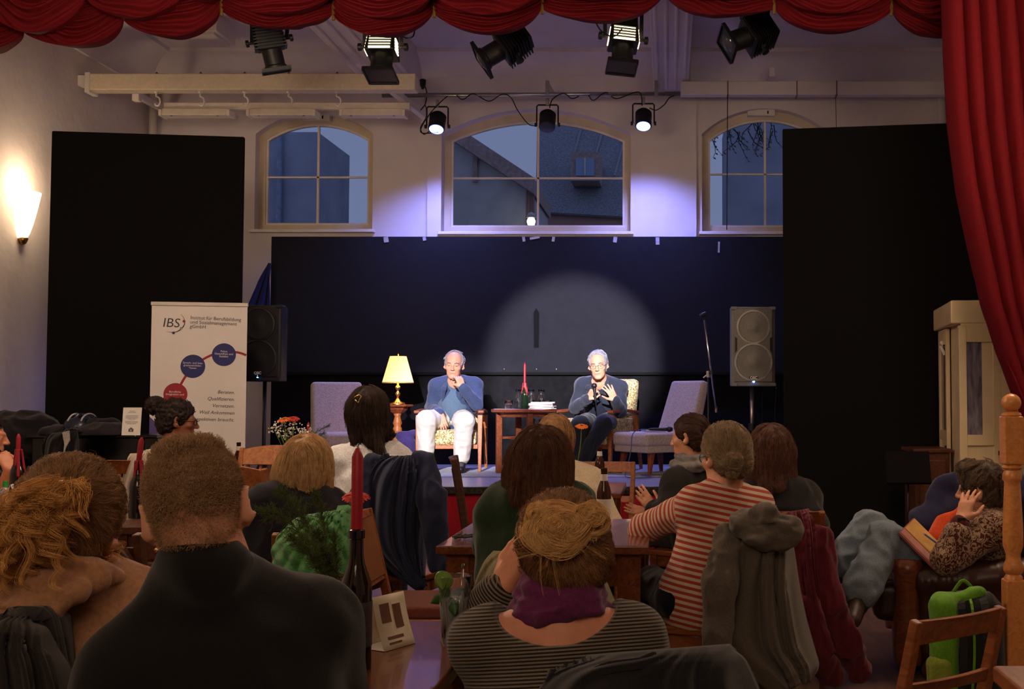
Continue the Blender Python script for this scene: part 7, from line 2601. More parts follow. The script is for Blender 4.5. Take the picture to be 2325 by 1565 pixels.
# ---------------------------------------------------------------- the audience
def stripe_mat(key, c1, c2, period, duty=0.5):
    m = fabric(key, c1, var=0.06, scale=200)
    n, l = m.node_tree.nodes, m.node_tree.links
    b = n['Principled BSDF']
    at_ = n.new('ShaderNodeAttribute')
    at_.attribute_name = 'stripe'
    mu = n.new('ShaderNodeMath')
    mu.operation = 'DIVIDE'
    mu.inputs[1].default_value = period
    l.new(at_.outputs['Fac'], mu.inputs[0])
    fr = n.new('ShaderNodeMath')
    fr.operation = 'FRACT'
    l.new(mu.outputs[0], fr.inputs[0])
    gt = n.new('ShaderNodeMath')
    gt.operation = 'GREATER_THAN'
    gt.inputs[1].default_value = duty
    l.new(fr.outputs[0], gt.inputs[0])
    mx = n.new('ShaderNodeMix')
    mx.data_type = 'RGBA'
    src = b.inputs['Base Color'].links[0].from_socket
    l.new(gt.outputs[0], mx.inputs['Factor'])
    l.new(src, mx.inputs['A'])
    mx.inputs['B'].default_value = (*lin(c2), 1)
    l.new(mx.outputs['Result'], b.inputs['Base Color'])
    return m


def stripe_attr(o, p, arm_r=0.055):
    me = o.data
    n = len(me.vertices)
    V = np.zeros(n * 3, np.float32)
    me.vertices.foreach_get('co', V)
    V = V.reshape(-1, 3) + np.array(tuple(p.org), np.float32)
    S = p.torso(Solid())
    best = S.at(V) - 0.004
    up = np.array(tuple((p.neck - p.pelvis).normalized()))
    val = (V - np.array(tuple(p.pelvis))) @ up + 5.0
    for side, (a, e, w) in p.arm.items():
        acc = 9.0
        for q0, q1 in ((a, e), (e, w)):
            q0_, d = A(q0), A(q1 - q0)
            L = float(np.linalg.norm(d))
            tu = (V - q0_) @ d / (L * L)
            t = np.clip(tu, -0.15 if q0 is a else 0, 1.05)
            dist = np.linalg.norm(V - q0_ - t[:, None] * d, axis=1) - arm_r
            m = (dist < best) & (tu > (0.16 if q0 is a else -0.5))
            val[m] = acc + tu[m] * L
            best = np.minimum(best, dist)
            acc += L
    at_ = me.attributes.new('stripe', 'FLOAT', 'POINT')
    at_.data.foreach_set('value', val.astype(np.float32))


def top(p, m, g=0.012, h=0.008, amp=0.010, to=0.94, name='sweater', seed=0.0, w=1.0, collar=0.0, scale=(12, 12, 9), r=(0.052, 0.045, 0.034), fl=0.66, cut=None, k=0.03):
    S = Solid()
    p.torso(S, g, w, fl=fl)
    p.sleeves(S, g * 0.8, to, r, k=k)
    if collar:
        S.cap(p.H.p(0, -0.03, -0.06 - (0.14 - collar)), p.neck - Vector((0, 0, 0.02)), 0.064 * p.k, 0.072 * p.k, 0.025)
    if cut:
        cut(S)
    return p.cloth(name, S, m, h, amp, scale, seed)


def flow_to(pt, down=0.0):
    c = np.array(tuple(pt), np.float32)

    def f(P):
        v = c - P
        v = v / (np.linalg.norm(v, axis=1, keepdims=True) + 1e-6)
        v[:, 2] -= down
        return v
    return f


def flow_part(H, side=0.6, down=1.0, back=0.0):
    """falls from a parting along the crown: outward on top, then straight down"""
    N = H.N.astype(np.float32)
    c = np.array(tuple(H.c), np.float32)

    def f(P):
        q = (P - c) @ N
        topw = np.clip((q[:, 2] - 0.04) / 0.08, 0, 1)
        v = np.zeros_like(P)
        v += (np.sign(q[:, 0] + 0.004) * side * topw)[:, None] * N[:, 0][None, :]
        v -= (back * topw)[:, None] * N[:, 1][None, :]
        v[:, 2] -= down
        return v
    return f


def swirl(c, axis):
    c, ax = np.array(tuple(c), np.float32), np.array(tuple(Vector(axis).normalized()), np.float32)
    return lambda P: np.cross(np.tile(ax, (len(P), 1)), P - c) + 0.02 * rng.normal(0, 1, P.shape)


def long_hair(p, m, ends, th=0.016, r0=0.06, r1=0.035, n=2600, length=(0.10, 0.28), part=0.5, wave=0.0, fly=0.06, hl=True, h=0.007, rr=0.0008, amp=0.008, back=0.0, name='hair', hly=0.075):
    """hair mass over the scalp plus hanging locks; ends = [(local start, world end, r0, r1)]"""
    S = Solid()
    scalp(p.H, S, th)
    for a, e, q0, q1 in ends:
        S.cap(p.H.p(*a), e, q0, q1, 0.04, p.H.M @ Vector((0, 1, 0)), 0.7)
    if hl:
        hairline(p.H, S, y=hly)
    return p.hair(S, m, flow_part(p.H, part, 1.0, back), n, 18, length, rr, h, amp, wave, 0.004, name, (40, 40, 5), fly)


black_knit = fabric('black_knit', (22, 20, 20), scale=150)
jeans_blk = fabric('black_jeans', (18, 18, 20), scale=150)
shoe_blk = mat('shoe_black', (20, 18, 18), rough=0.5, var=0.1)

# 1 man with the buzz cut, nearest the camera
H = Head(at(447, 1154, 1.77), R(16), R(4), R(-10), 0.89)
p = Person('man with short buzz cut in a black turtleneck sweater, seen from behind', H, neck=at(468, 1318, 1.79), yaw=R(10), shL=at(286, 1548, 1.72), shR=at(708, 1428, 1.86), pelvis=(wx(500, 1.76), 1.76, 0.50), base=(wx(480, 1.76), 1.76, 0))
p.set_arm('L', at(330, 1800, 2.02), elbow=at(215, 1760, 1.80))
p.set_arm('R', at(700, 1700, 2.10), elbow=at(775, 1640, 1.95))
p.default_legs()
p.build(skin_a, 0.005, lips=lip_m)
top(p, black_knit, 0.016, 0.007, 0.014, collar=0.098, w=1.08)
p.trousers(jeans_blk, shoe_blk)
S = Solid()
S.ell(H.p(0, -0.012, 0.036), [q * H.s for q in (0.0772, 0.0975, 0.0855)], H.M, 0.01)
S.ell(H.p(0, 0.12, -0.06), (0.10, 0.095, 0.10), H.M, 0.01, -1)
S.ell(H.p(0, -0.05, -0.178), (0.14, 0.14, 0.105), H.M, 0.006, -1)
buzz = hairmat('hair_buzz', (164, 130, 94), (118, 88, 62))
Nf = H.N.astype(np.float32)
p.hair(S, buzz, lambda P: np.tile(-Nf[:, 2] - 0.6 * Nf[:, 1], (len(P), 1)), 24000, 4, (0.003, 0.006), 0.00022, 0.005, 0.0, fly=0.5, lift=0.0, flyh=0.003, per=4, rad=0.004, clump=0.1)
S1 = Solid().ell(H.p(0, -0.014, 0.032), [q * H.s for q in (0.0752, 0.0952, 0.083)], H.M, 0.01).ell(H.p(0, 0.12, -0.06), (0.105, 0.10, 0.12), H.M, 0.01, -1)
S1.ell(H.p(0, -0.045, -0.03), [q * H.s for q in (0.060, 0.058, 0.06)], H.M, 0.03)
p.hair(S1, buzz, lambda P: np.tile(-Nf[:, 2], (len(P), 1)), 26000, 4, (0.0015, 0.003), 0.0002, 0.006, 0.0, fly=0.3, lift=0.0, flyh=0.001, per=4, rad=0.004, clump=0.1, name='stubble', shell=False)
S2 = Solid().ell(H.p(0, -0.01, 0.098), [q * H.s for q in (0.055, 0.075, 0.026)], H.M, 0.01)
p.hair(S2, buzz, lambda P: np.tile(0.5 * Nf[:, 1] + 0.8 * Nf[:, 2], (len(P), 1)), 5000, 5, (0.006, 0.012), 0.0003, 0.006, 0.0, fly=1.0, lift=0.002, flyh=0.008, per=5, rad=0.003, name='crown_hair', shell=False)

# 2 curly haired woman in the hoodie
H = Head(at(160, 1196, 1.98), R(4), R(8), R(4), 0.92)
p = Person('woman with curly blonde ponytail in a tan hooded sweater at the lower left', H, neck=at(140, 1325, 1.98), yaw=R(6), shL=at(-60, 1400, 1.93), shR=at(318, 1395, 2.06), pelvis=(wx(130, 1.96), 1.93, 0.53), base=(wx(130, 1.95), 1.95, 0))
p.set_arm('R', at(380, 1560, 2.32), elbow=at(352, 1560, 2.16))
p.set_arm('L', at(-60, 1640, 2.2), elbow=at(-130, 1600, 1.98))
p.default_legs()
p.build(skin_a, 0.006)
tan = fabric('tan_fleece', (160, 116, 84), scale=120)
top(p, tan, 0.02, 0.008, 0.016, name='hoodie', w=1.05)
S = Solid()
for a, b, r0, r1 in (((-30, 1335, 1.92), (80, 1300, 1.86), .024, .024), ((80, 1300, 1.86), (205, 1292, 1.90), .024, .020), ((205, 1292, 1.90), (262, 1318, 1.98), .02, .016), ((-40, 1372, 1.89), (90, 1336, 1.835), .022, .026), ((90, 1336, 1.835), (230, 1316, 1.90), .026, .018),
                     ((-40, 1408, 1.87), (80, 1384, 1.82), .024, .028), ((80, 1384, 1.82), (180, 1335, 1.855), .028, .018), ((-10, 1428, 1.85), (90, 1428, 1.82), .022, .024), ((90, 1428, 1.82), (135, 1370, 1.83), .024, .018)):
    S.cap(at(*a), at(*b), r0, r1, 0.005)
p.cloth('hood', S, tan, 0.006, 0.012, (20, 20, 20), 1.0)
p.trousers(jeans_blk)
S = Solid()
scalp(H, S, 0.014)
tie = at(132, 1128, 1.86)
pony = [(132, 1120, 1.86), (95, 1150, 1.83), (62, 1200, 1.82), (60, 1250, 1.83), (75, 1285, 1.85)]
hairline(H, S, y=0.07)
S2 = Solid()
for a, b, r0, r1 in zip(pony, pony[1:], (.018, .024, .027, .022), (.024, .027, .022, .012)):
    S2.cap(at(*a), at(*b), r0, r1, 0.02)
curl = hairmat('hair_curly', (222, 166, 94), (128, 86, 46))
dirty = hairmat('hair_dark_blonde', (172, 128, 84), (84, 60, 42))
tv = np.array(tuple(tie), np.float32)


def pony_flow(P):
    v = tv - P
    d = np.linalg.norm(v, axis=1, keepdims=True)
    out = v / (d + 1e-6)
    return out


p.hair(S, dirty, pony_flow, 15000, 16, (0.05, 0.13), 0.00026, 0.006, 0.006, 0.3, 0.003, scale=(45, 45, 25), fly=0.08, per=20, rad=0.005, flyh=0.008)
V2, F2 = S2.mesh(0.006)
put_vf('ponytail', (wrinkle(V2, F2, 0.016, (30, 30, 30), 2.0), F2), curl, p.o, p.org)
pp = [at(*q) for q in pony]
p.ringlets(pp, curl, 190, 28, 0.016, 0.024, 2.4, 0.0003, name='ponytail_strands')
p.ringlets([at(150, 1120, 1.87), at(175, 1105, 1.85), at(170, 1140, 1.84), at(140, 1150, 1.84), at(120, 1120, 1.84)], curl, 24, 16, 0.012, 0.008, 1.2)
p.ringlets([at(60, 1180, 1.85), at(40, 1240, 1.84), at(60, 1290, 1.86)], curl, 20, 12, 0.014, 0.010, 2.0)
p.ringlets([at(225, 1230, 1.97), at(245, 1270, 1.97), at(262, 1295, 1.96)], curl, 10, 10, 0.010, 0.008, 1.6)
put('hair_tie', MB().tube([tie - p.org + Vector((0.018 * math.cos(q), 0.008 * math.cos(q), 0.018 * math.sin(q))) for q in [2 * PI * k / 16 for k in range(17)]], 0.006, 8), mat('tie_grey', (110, 100, 100), rough=0.8), p.o, smooth=True)

# 3 woman with the messy bun, leaning on her hand
H = Head(at(1284, 1266, 2.42), R(10), R(24), R(-8), 1.02)
p = Person('woman with messy blonde bun in a thin striped grey top, head resting on her hand', H, neck=at(1266, 1398, 2.34), yaw=R(4), shL=at(1106, 1462, 2.32), shR=at(1432, 1452, 2.34), pelvis=(wx(1290, 2.3), 2.28, 0.50), base=(wx(1290, 2.3), 2.3, 0))
p.set_arm('L', at(1140, 1335, 2.56), elbow=at(1058, 1442, 2.62), hand=dict(d=(0.45, -0.12, 0.75), n=(-0.6, -0.8, 0.2), curl=0.35))
p.set_arm('R', at(1440, 1640, 2.62), elbow=at(1500, 1600, 2.42))
p.default_legs()
p.build(skin_b, 0.005)
st_grey = stripe_mat('stripe_grey', (112, 100, 84), (34, 31, 30), 0.0068, 0.5)
NB = p.neck + Vector((0.0, -0.03, 0.035))
o = top(p, st_grey, 0.012, 0.006, 0.008, to=0.86, name='striped_top', cut=lambda S: S.ell(NB, (0.125, 0.17, 0.085), basis(0, 0, R(-3)), 0.006, -1))
stripe_attr(o, p)
S = Solid().cap(p.neck - Vector((0, 0, 0.05)), p.neck, 0.1, 0.07, 0.03)
S = Solid()
for i in range(3):
    c0 = p.neck + Vector((0.004, 0.012, 0.052 - 0.020 * i))
    for j in range(10):
        a, b = 2 * PI * j / 10, 2 * PI * (j + 1) / 10
        r = 0.060 + 0.011 * i
        S.cap(c0 + Vector((r * math.cos(a), r * .9 * math.sin(a), 0.012 * math.cos(a * 2 + i))), c0 + Vector((r * math.cos(b), r * .9 * math.sin(b), 0.012 * math.cos(b * 2 + i))), 0.021, 0.021, 0.010)
p.cloth('scarf', S, fabric('purple_scarf', (92, 34, 72), scale=150), 0.006, 0.009, (30, 30, 70), 2.0)
wm = MB().lathe([(0.034, -0.006), (0.037, -0.004), (0.037, 0.004), (0.034, 0.006)], at(1136, 1342, 2.565) - p.org, n=22, axis=(at(1140, 1335, 2.56) - at(1058, 1442, 2.62)).to_track_quat('Z', 'Y').to_matrix())
put('wristwatch', wm, chrome, p.o, smooth=True)
p_hoop = put('hoop_earring', MB().tube([at(1330, 1335, 2.40) - p.org + Vector((0.012 * math.cos(q), 0.004 * math.cos(q), 0.017 * math.sin(q))) for q in [2 * PI * i / 20 for i in range(21)]], 0.0012, 6), chrome, p.o, smooth=True)
p.trousers(jeans_blk, shoe_blk)
S = Solid()
scalp(H, S, 0.016)
S.ell(H.p(0, -0.07, -0.02), (0.072, 0.055, 0.07), H.M, 0.03)
hairline(H, S, y=0.08)
BC = at(1270, 1212, 2.285)
bv = np.array(tuple(BC), np.float32)
lightb = hairmat('hair_light_blonde', (236, 192, 126), (160, 116, 70))
midb = hairmat('hair_mid_blonde', (168, 120, 78), (80, 56, 38))


def up_flow(P):
    v = bv - P
    return v / (np.linalg.norm(v, axis=1, keepdims=True) + 1e-6)


p.hair(S, midb, up_flow, 17000, 16, (0.05, 0.11), 0.00028, 0.006, 0.008, 0.12, 0.005, scale=(45, 45, 45), fly=0.10, per=14, rad=0.005)
p.bun(BC, 0.048, lightb, (0.1, -1, 0.35), 48, 55, 0.00028, sq=(1.1, 0.85, 0.95), mess=0.22)
p.bun(BC + Vector((0.058, 0.01, 0.028)), 0.032, lightb, (0.2, -1, 0.35), 18, 40, 0.00028, 'hair_loop', mess=0.35)
p.bun(BC + Vector((-0.038, 0.012, 0.034)), 0.026, lightb, (-0.2, -1, 0.4), 16, 40, 0.00028, 'hair_loop', mess=0.4)
fl_ = []
for k in range(14):
    a = rng.uniform(0, 2 * PI)
    s0 = BC + Vector((0.035 * math.cos(a), -0.02, 0.035 * math.sin(a)))
    e0 = BC + Vector((rng.normal(0, .06), rng.uniform(-.04, .01), rng.uniform(-.12, -.01)))
    m0 = s0.lerp(e0, .5) + Vector((rng.normal(0, .035), -0.03, rng.normal(0, .02) + .035))
    fl_.append([tuple((1 - u) ** 2 * s0 + 2 * u * (1 - u) * m0 + u * u * e0) for u in np.linspace(0, 1, 14)])
locks('loose_strands', np.array(fl_), lightb, p.o, p.org, 3, 0.002, 0.3, 0.0003)

# 4 woman in the red and beige striped top
H = Head(at(1646, 1034, 4.46), R(32), R(4), R(-2), 1.02)
p = Person('woman in red and beige striped top with low hair bun, elbow on the middle table', H, neck=at(1643, 1118, 4.44), yaw=R(22), shL=at(1578, 1148, 4.40), shR=at(1716, 1150, 4.54), pelvis=(wx(1592, 4.42), 4.42, 0.535), base=(wx(1600, 4.42), 4.42, 0))
p.waist = at(1612, 1290, 4.42)
p.chest = at(1640, 1190, 4.46)
p.set_arm('L', at(1520, 1168, 4.84), elbow=at(1458, 1204, 4.60), hand=dict(d=(-0.3, .8, 0.1), n=(0, 0, 1), curl=0.4))
p.set_arm('R', at(1640, 1290, 4.80), elbow=at(1722, 1290, 4.60))
p.set_leg('L', (wx(1478, 4.75), 4.78, 0.52), (wx(1490, 4.85), 4.86, 0.09))
p.set_leg('R', (wx(1560, 4.85), 4.88, 0.52), (wx(1570, 4.95), 4.98, 0.09))
p.build(skin_a, 0.006)
st_red = stripe_mat('stripe_red', (196, 176, 150), (164, 62, 54), 0.0225, 0.5)
o = top(p, st_red, 0.010, 0.007, 0.008, name='striped_top', r=(0.058, 0.050, 0.042), cut=lambda S: S.cap(p.pelvis, p.pelvis + Vector((0.01, -0.02, -0.025)), 0.160, 0.15, 0.04, p.fwd, 0.85))
stripe_attr(o, p, 0.06)
p.trousers(jeans_blk, shoe_blk, r=(0.095, 0.07, 0.05))
p.glasses(mat('glasses_frame', (60, 50, 60), rough=0.3))
S = Solid()
scalp(H, S, 0.010)
hairline(H, S, y=0.07)
B4 = at(1664, 1056, 4.335)
ash = hairmat('hair_ash', (164, 140, 108), (92, 74, 56))
p.hair(S, ash, flow_to(B4), 7000, 16, (0.06, 0.13), 0.0006, 0.006, 0.005, 0.0, 0.002, scale=(60, 60, 60), fly=0.04, per=12)
p.bun(B4 + Vector((0, -0.012, 0.008)), 0.034, ash, (0.2, -1, 0.1), 40, 12, 0.0005)
p.bun(B4 + Vector((-0.004, -0.012, -0.030)), 0.022, ash, (0.2, -1, 0.1), 24, 10, 0.0005, 'hair_loop')

# 5 brown haired woman in the green sweater
H = Head(at(1228, 1058, 3.86), R(0), R(2), R(6), 1.02)
p = Person('woman with brown shoulder length hair in a dark green sweater, seen from behind', H, neck=at(1222, 1130, 3.84), yaw=R(-4), shL=at(1142, 1160, 3.84), shR=at(1290, 1146, 3.92), pelvis=(wx(1216, 3.8), 3.82, 0.54), base=(wx(1216, 3.8), 3.82, 0))
p.set_arm('L', at(1170, 1210, 4.30), elbow=at(1126, 1232, 4.06))
p.set_arm('R', at(1270, 1205, 4.36), elbow=at(1322, 1215, 4.10))
p.default_legs()
p.build(skin_b, 0.007)
green_knit = fabric('green_knit', (40, 56, 38), scale=150)
top(p, green_knit, 0.022, 0.008, 0.018, r=(0.064, 0.056, 0.045), w=1.12)
p.trousers(jeans_blk, shoe_blk)
brown_h = hairmat('hair_brown', (104, 66, 42), (48, 29, 20))
long_hair(p, brown_h, [((-0.055, -0.03, 0.0), at(1188, 1120, 3.80), .05, .036), ((0.05, -0.03, 0.0), at(1272, 1112, 3.82), .05, .034), ((0.0, -0.06, 0.0), at(1230, 1135, 3.74), .06, .045), ((-0.06, -0.03, -.05), at(1168, 1140, 3.77), .04, .018), ((0.02, -0.06, -.05), at(1215, 1160, 3.73), .05, .026), ((0.05, -0.05, -.05), at(1268, 1142, 3.76), .045, .022)], n=9000, length=(0.12, 0.30), fly=0.12, rr=0.0005)

# 6 blonde bob in the navy sweater
H = Head(at(694, 1064, 4.62), R(6), R(4), R(7), 1.02)
p = Person('woman with straight blonde bob in a dark navy sweater, seen from behind', H, neck=at(680, 1138, 4.60), yaw=R(14), shL=at(602, 1156, 4.52), shR=at(742, 1160, 4.66), pelvis=(wx(668, 4.5), 4.52, 0.54), base=(wx(668, 4.5), 4.52, 0))
p.set_arm('L', at(610, 1235, 4.96), elbow=at(580, 1255, 4.68))
p.set_arm('R', at(730, 1240, 5.0), elbow=at(765, 1250, 4.75))
p.default_legs()
p.build(skin_a, 0.007)
top(p, fabric('navy_knit', (28, 28, 36), scale=150), 0.024, 0.009, 0.016, r=(0.066, 0.058, 0.046), w=1.15)
p.trousers(jeans_blk, shoe_blk)
blonde = hairmat('hair_blonde', (222, 184, 132), (146, 110, 72))
long_hair(p, blonde, [((-0.055, -0.02, 0.0), at(655, 1098, 4.60), .05, .045), ((0.055, -0.02, 0.0), at(735, 1112, 4.62), .045, .032), ((0.0, -0.06, 0.0), at(690, 1112, 4.54), .06, .045), ((-0.06, -0.03, -.04), at(648, 1102, 4.58), .045, .03)], n=8000, length=(0.12, 0.26), fly=0.05, part=0.6, rr=0.0006)

# 7 dark haired woman in the white shirt
H = Head(at(838, 938, 5.84), R(6), R(4), R(-2), 1.02)
p = Person('woman with long dark hair and gold hair clip in a white shirt, seen from behind', H, neck=at(840, 1020, 5.82), yaw=R(8), shL=at(782, 1048, 5.78), shR=at(898, 1044, 5.88), pelvis=(wx(842, 5.75), 5.74, 0.56), base=(wx(842, 5.75), 5.74, 0))
p.set_arm('L', at(790, 1150, 6.10), elbow=at(768, 1130, 5.86))
p.set_arm('R', at(900, 1120, 6.15), elbow=at(918, 1120, 5.95))
p.default_legs()
p.build(skin_a, 0.008)
top(p, fabric('white_shirt', (238, 240, 242), scale=120, sheen=0.0), 0.020, 0.008, 0.022, name='shirt', r=(0.062, 0.054, 0.045), w=1.08, scale=(11, 11, 11), collar=0.10)
p.trousers(navy_cloth, shoe_blk)
dark_h = hairmat('hair_dark', (74, 56, 46), (30, 22, 20))
long_hair(p, dark_h, [((-0.045, -0.05, 0.0), at(818, 1000, 5.78), .055, .03), ((0.045, -0.05, 0.0), at(868, 985, 5.78), .05, .025), ((0.0, -0.06, 0.0), at(845, 1000, 5.74), .06, .03), ((0.01, -0.07, -.1), at(880, 1045, 5.68), .03, .006), ((-0.04, -0.06, -.1), at(806, 1010, 5.74), .03, .008), ((0.05, -.03, -.1), at(893, 985, 5.78), .025, .008)], n=7000, length=(0.10, 0.26), fly=0.15, back=0.4, rr=0.0007)
cl = at(811, 906, 5.72)
put('hair_clip', MB().tube([cl - p.org + Vector(q) for q in ((-.018, 0, .0), (-.004, -.008, .012), (.012, -.006, .02), (.02, 0, .012), (.008, -.008, -.02), (-.01, -.006, -.004))], 0.004, 6), mat('clip_gold', (196, 160, 90), rough=0.3, metal=1.0), p.o, smooth=True)

# 8 blonde woman in the cream sweater
H = Head(at(1262, 998, 6.22), R(-4), R(2), R(3), 1.02)
p = Person('blonde woman in a cream wool sweater partly hidden behind the brown haired woman', H, neck=at(1278, 1078, 6.20), yaw=R(-10), shL=at(1216, 1100, 6.18), shR=at(1334, 1092, 6.26), pelvis=(wx(1292, 6.15), 6.14, 0.55), base=(wx(1292, 6.15), 6.14, 0))
p.lap_arms()
p.default_legs()
p.build(skin_a, 0.008)
top(p, fabric('cream_knit', (204, 186, 156), scale=150), 0.022, 0.010, 0.014, r=(0.062, 0.054, 0.045), w=1.1)
p.trousers(jeans_blk, shoe_blk)
long_hair(p, hairmat('hair_honey', (190, 146, 100), (116, 82, 52)), [((-0.05, -0.02, 0.0), at(1238, 1045, 6.2), .045, .03), ((0.05, -0.02, 0.0), at(1290, 1048, 6.2), .04, .025), ((0, -0.05, 0), at(1262, 1052, 6.15), .055, .035)], n=1600, length=(0.08, 0.2))
put('bead_earring', MB().lathe([(0, -.012), (0.009, -.006), (0.011, 0), (0.009, .006), (0, .012)], at(1297, 1014, 6.12) - p.org, n=12), mat('bead_red', (170, 50, 40), rough=0.3), p.o, smooth=True)

# 9 woman with the grey scarf, clapping
H = Head(at(1566, 992, 6.42), R(64), R(4), 0, 1.02)
p = Person('woman with dark tied hair and grey scarf in a black jacket, clapping her hands', H, neck=at(1574, 1064, 6.42), yaw=R(42), shL=at(1536, 1098, 6.32), shR=at(1622, 1096, 6.56), pelvis=(wx(1588, 6.42), 6.44, 0.55), base=(wx(1588, 6.44), 6.44, 0))
p.set_arm('L', at(1488, 1162, 6.30), elbow=at(1518, 1168, 6.22), hand=dict(d=(-0.6, 0.1, 0.75), n=(0.1, -1, 0.1), curl=0.1, side=1))
p.set_arm('R', at(1480, 1165, 6.48), elbow=at(1600, 1190, 6.62), hand=dict(d=(-0.95, -0.1, 0.15), n=(0, 0.6, -0.6), curl=0.2))
p.default_legs(0.40)
p.build(skin_a, 0.006, lips=lip_m)
top(p, fabric('black_jacket', (34, 31, 29), scale=140), 0.022, 0.009, 0.016, name='jacket', r=(0.062, 0.055, 0.044), w=1.1)
S = Solid()
for i in range(2):
    c0 = p.neck + Vector((0, 0, 0.055 - 0.04 * i))
    for j in range(10):
        a, b = 2 * PI * j / 10, 2 * PI * (j + 1) / 10
        r = 0.072 + 0.028 * i
        S.cap(c0 + Vector((r * math.cos(a), r * math.sin(a), 0.01 * math.cos(a * 2 + i))), c0 + Vector((r * math.cos(b), r * math.sin(b), 0.01 * math.cos(b * 2 + i))), 0.028, 0.028, 0.015)
p.cloth('scarf', S, fabric('grey_scarf', (118, 114, 110), scale=150), 0.008, 0.012, (30, 30, 40), 2.0)
p.trousers(fabric('dark_grey_trousers', (60, 58, 54), scale=120), shoe_blk)
S = Solid()
scalp(H, S, 0.010)
hairline(H, S, y=0.07)
B9 = H.p(0, -0.125, 0.0)
S.ell(B9, (0.035, 0.032, 0.04), None, 0.02)
p.hair(S, hairmat('hair_dark_brown', (88, 58, 44), (40, 26, 22)), flow_to(B9), 1600, 14, (0.05, 0.11), 0.0008, 0.006, 0.005)

# 10 auburn haired woman in black
H = Head(at(1748, 1028, 5.36), R(6), R(2), R(2), 1.02)
p = Person('woman with long auburn hair in a black shirt, seen from behind', H, neck=at(1758, 1112, 5.34), yaw=R(4), shL=at(1698, 1134, 5.30), shR=at(1824, 1130, 5.40), pelvis=(wx(1776, 5.25), 5.26, 0.54), base=(wx(1776, 5.25), 5.26, 0))
p.set_arm('L', at(1720, 1210, 5.6), elbow=at(1694, 1215, 5.38))
p.set_arm('R', at(1820, 1200, 5.65), elbow=at(1846, 1195, 5.45))
p.default_legs()
p.build(skin_a, 0.008)
top(p, fabric('black_shirt', (24, 22, 22), scale=140), 0.020, 0.009, 0.012, name='shirt', r=(0.062, 0.055, 0.045), w=1.1)
p.trousers(jeans_blk, shoe_blk)
aub = hairmat('hair_auburn', (122, 84, 66), (60, 40, 33))
long_hair(p, aub, [((-0.05, -0.04, 0.0), at(1718, 1080, 5.30), .055, .04), ((0.05, -0.04, 0.0), at(1786, 1075, 5.32), .055, .04), ((0.0, -0.06, 0.0), at(1752, 1095, 5.26), .065, .04), ((-0.02, -0.06, -.1), at(1738, 1142, 5.20), .035, .008), ((0.04, -.05, -.1), at(1772, 1110, 5.24), .04, .012), ((-0.06, -.03, -.1), at(1706, 1090, 5.3), .03, .01)], n=7000, length=(0.12, 0.30), wave=0.3, fly=0.12, rr=0.0006)

# 11 woman with glasses beside the banner
H = Head(at(405, 955, 7.22), R(-66), R(4), 0, 1.04)
p = Person('woman with dark curly bun and glasses in profile in front of the banner', H, neck=at(388, 1016, 7.2), yaw=R(-50), pelvis=(wx(385, 7.25), 7.28, 0.57), base=(wx(385, 7.25), 7.28, 0))
p.lap_arms()
p.default_legs(0.4)
p.build(skin_c, 0.006, lips=mat('lip_brown', (112, 62, 52), rough=0.45))
dots = fabric('dotted_blouse', (34, 30, 30), kind='weave', scale=70, col2=(120, 110, 104))
top(p, dots, 0.014, 0.009, 0.01, name='blouse')
S = Solid()
for j in range(10):
    a, b = 2 * PI * j / 10, 2 * PI * (j + 1) / 10
    S.cap(p.neck + Vector((0.075 * math.cos(a), 0.075 * math.sin(a), -0.005)), p.neck + Vector((0.075 * math.cos(b), 0.075 * math.sin(b), -0.005)), 0.014, 0.014, 0.01)
p.cloth('collar', S, fabric('collar_white', (210, 200, 190)), 0.006, 0.0)
p.trousers(jeans_blk, shoe_blk)
p.glasses(rim=0.0026)
S = Solid()
scalp(H, S, 0.012)
hairline(H, S, y=0.058)
B11 = Vector(at(353, 921, 7.24))
S.ell(B11, (0.056, 0.06, 0.056), None, 0.02)
p.hair(S, hairmat('hair_black_curly', (60, 44, 38), (26, 18, 16)), flow_to(B11), 1800, 12, (0.03, 0.06), 0.0011, 0.006, 0.014, 0.9, 0.006, scale=(70, 70, 70), fly=0.5)

# 12 man at the left edge, chin on his hand
H = Head(at(-34, 990, 6.3), R(-66), R(4), 0, 1.02)
p = Person('bearded man at the left edge of the picture with his hand raised to his chin', H, neck=at(-45, 1075, 6.3), yaw=R(-40), pelvis=(wx(-60, 6.3), 6.6, 0.56), base=(wx(-60, 6.3), 6.6, 0))
p.set_arm('R', at(22, 1066, 6.12), elbow=at(-6, 1142, 6.16), hand=dict(d=(-0.45, 0.1, 0.8), n=(0.75, -0.6, 0.2), curl=0.9, thumb=0.9))
p.set_arm('L', at(-20, 1190, 6.7), elbow=at(-90, 1190, 6.6))
p.default_legs(0.4)
p.build(skin_b, 0.006, lips=lip_m)
S = Solid()
p.torso(S, 0.014)
p.sleeves(S, 0.012, 0.0)
p.cloth('shirt', S, fabric('charcoal_shirt', (40, 38, 40), scale=140), 0.010, 0.01)
p.trousers(jeans_blk, shoe_blk)
S = Solid()
scalp(H, S, 0.010)
hairline(H, S, y=0.065)
p.hair(S, hairmat('hair_black', (48, 38, 34), (20, 16, 15)), G(0, 0, -1), 900, 8, (0.02, 0.05), 0.0009, 0.007, 0.008)
S = Solid().ell(H.p(0, 0.052, -0.088), (0.052, 0.046, 0.036), H.M, 0.02)
S.ell(H.p(0, 0.09, -0.055), (0.026, 0.03, 0.026), H.M, 0.01, -1)
p.cloth('beard', S, hairmat('hair_black', (48, 38, 34), (20, 16, 15)), 0.006, 0.004, (90, 90, 90))

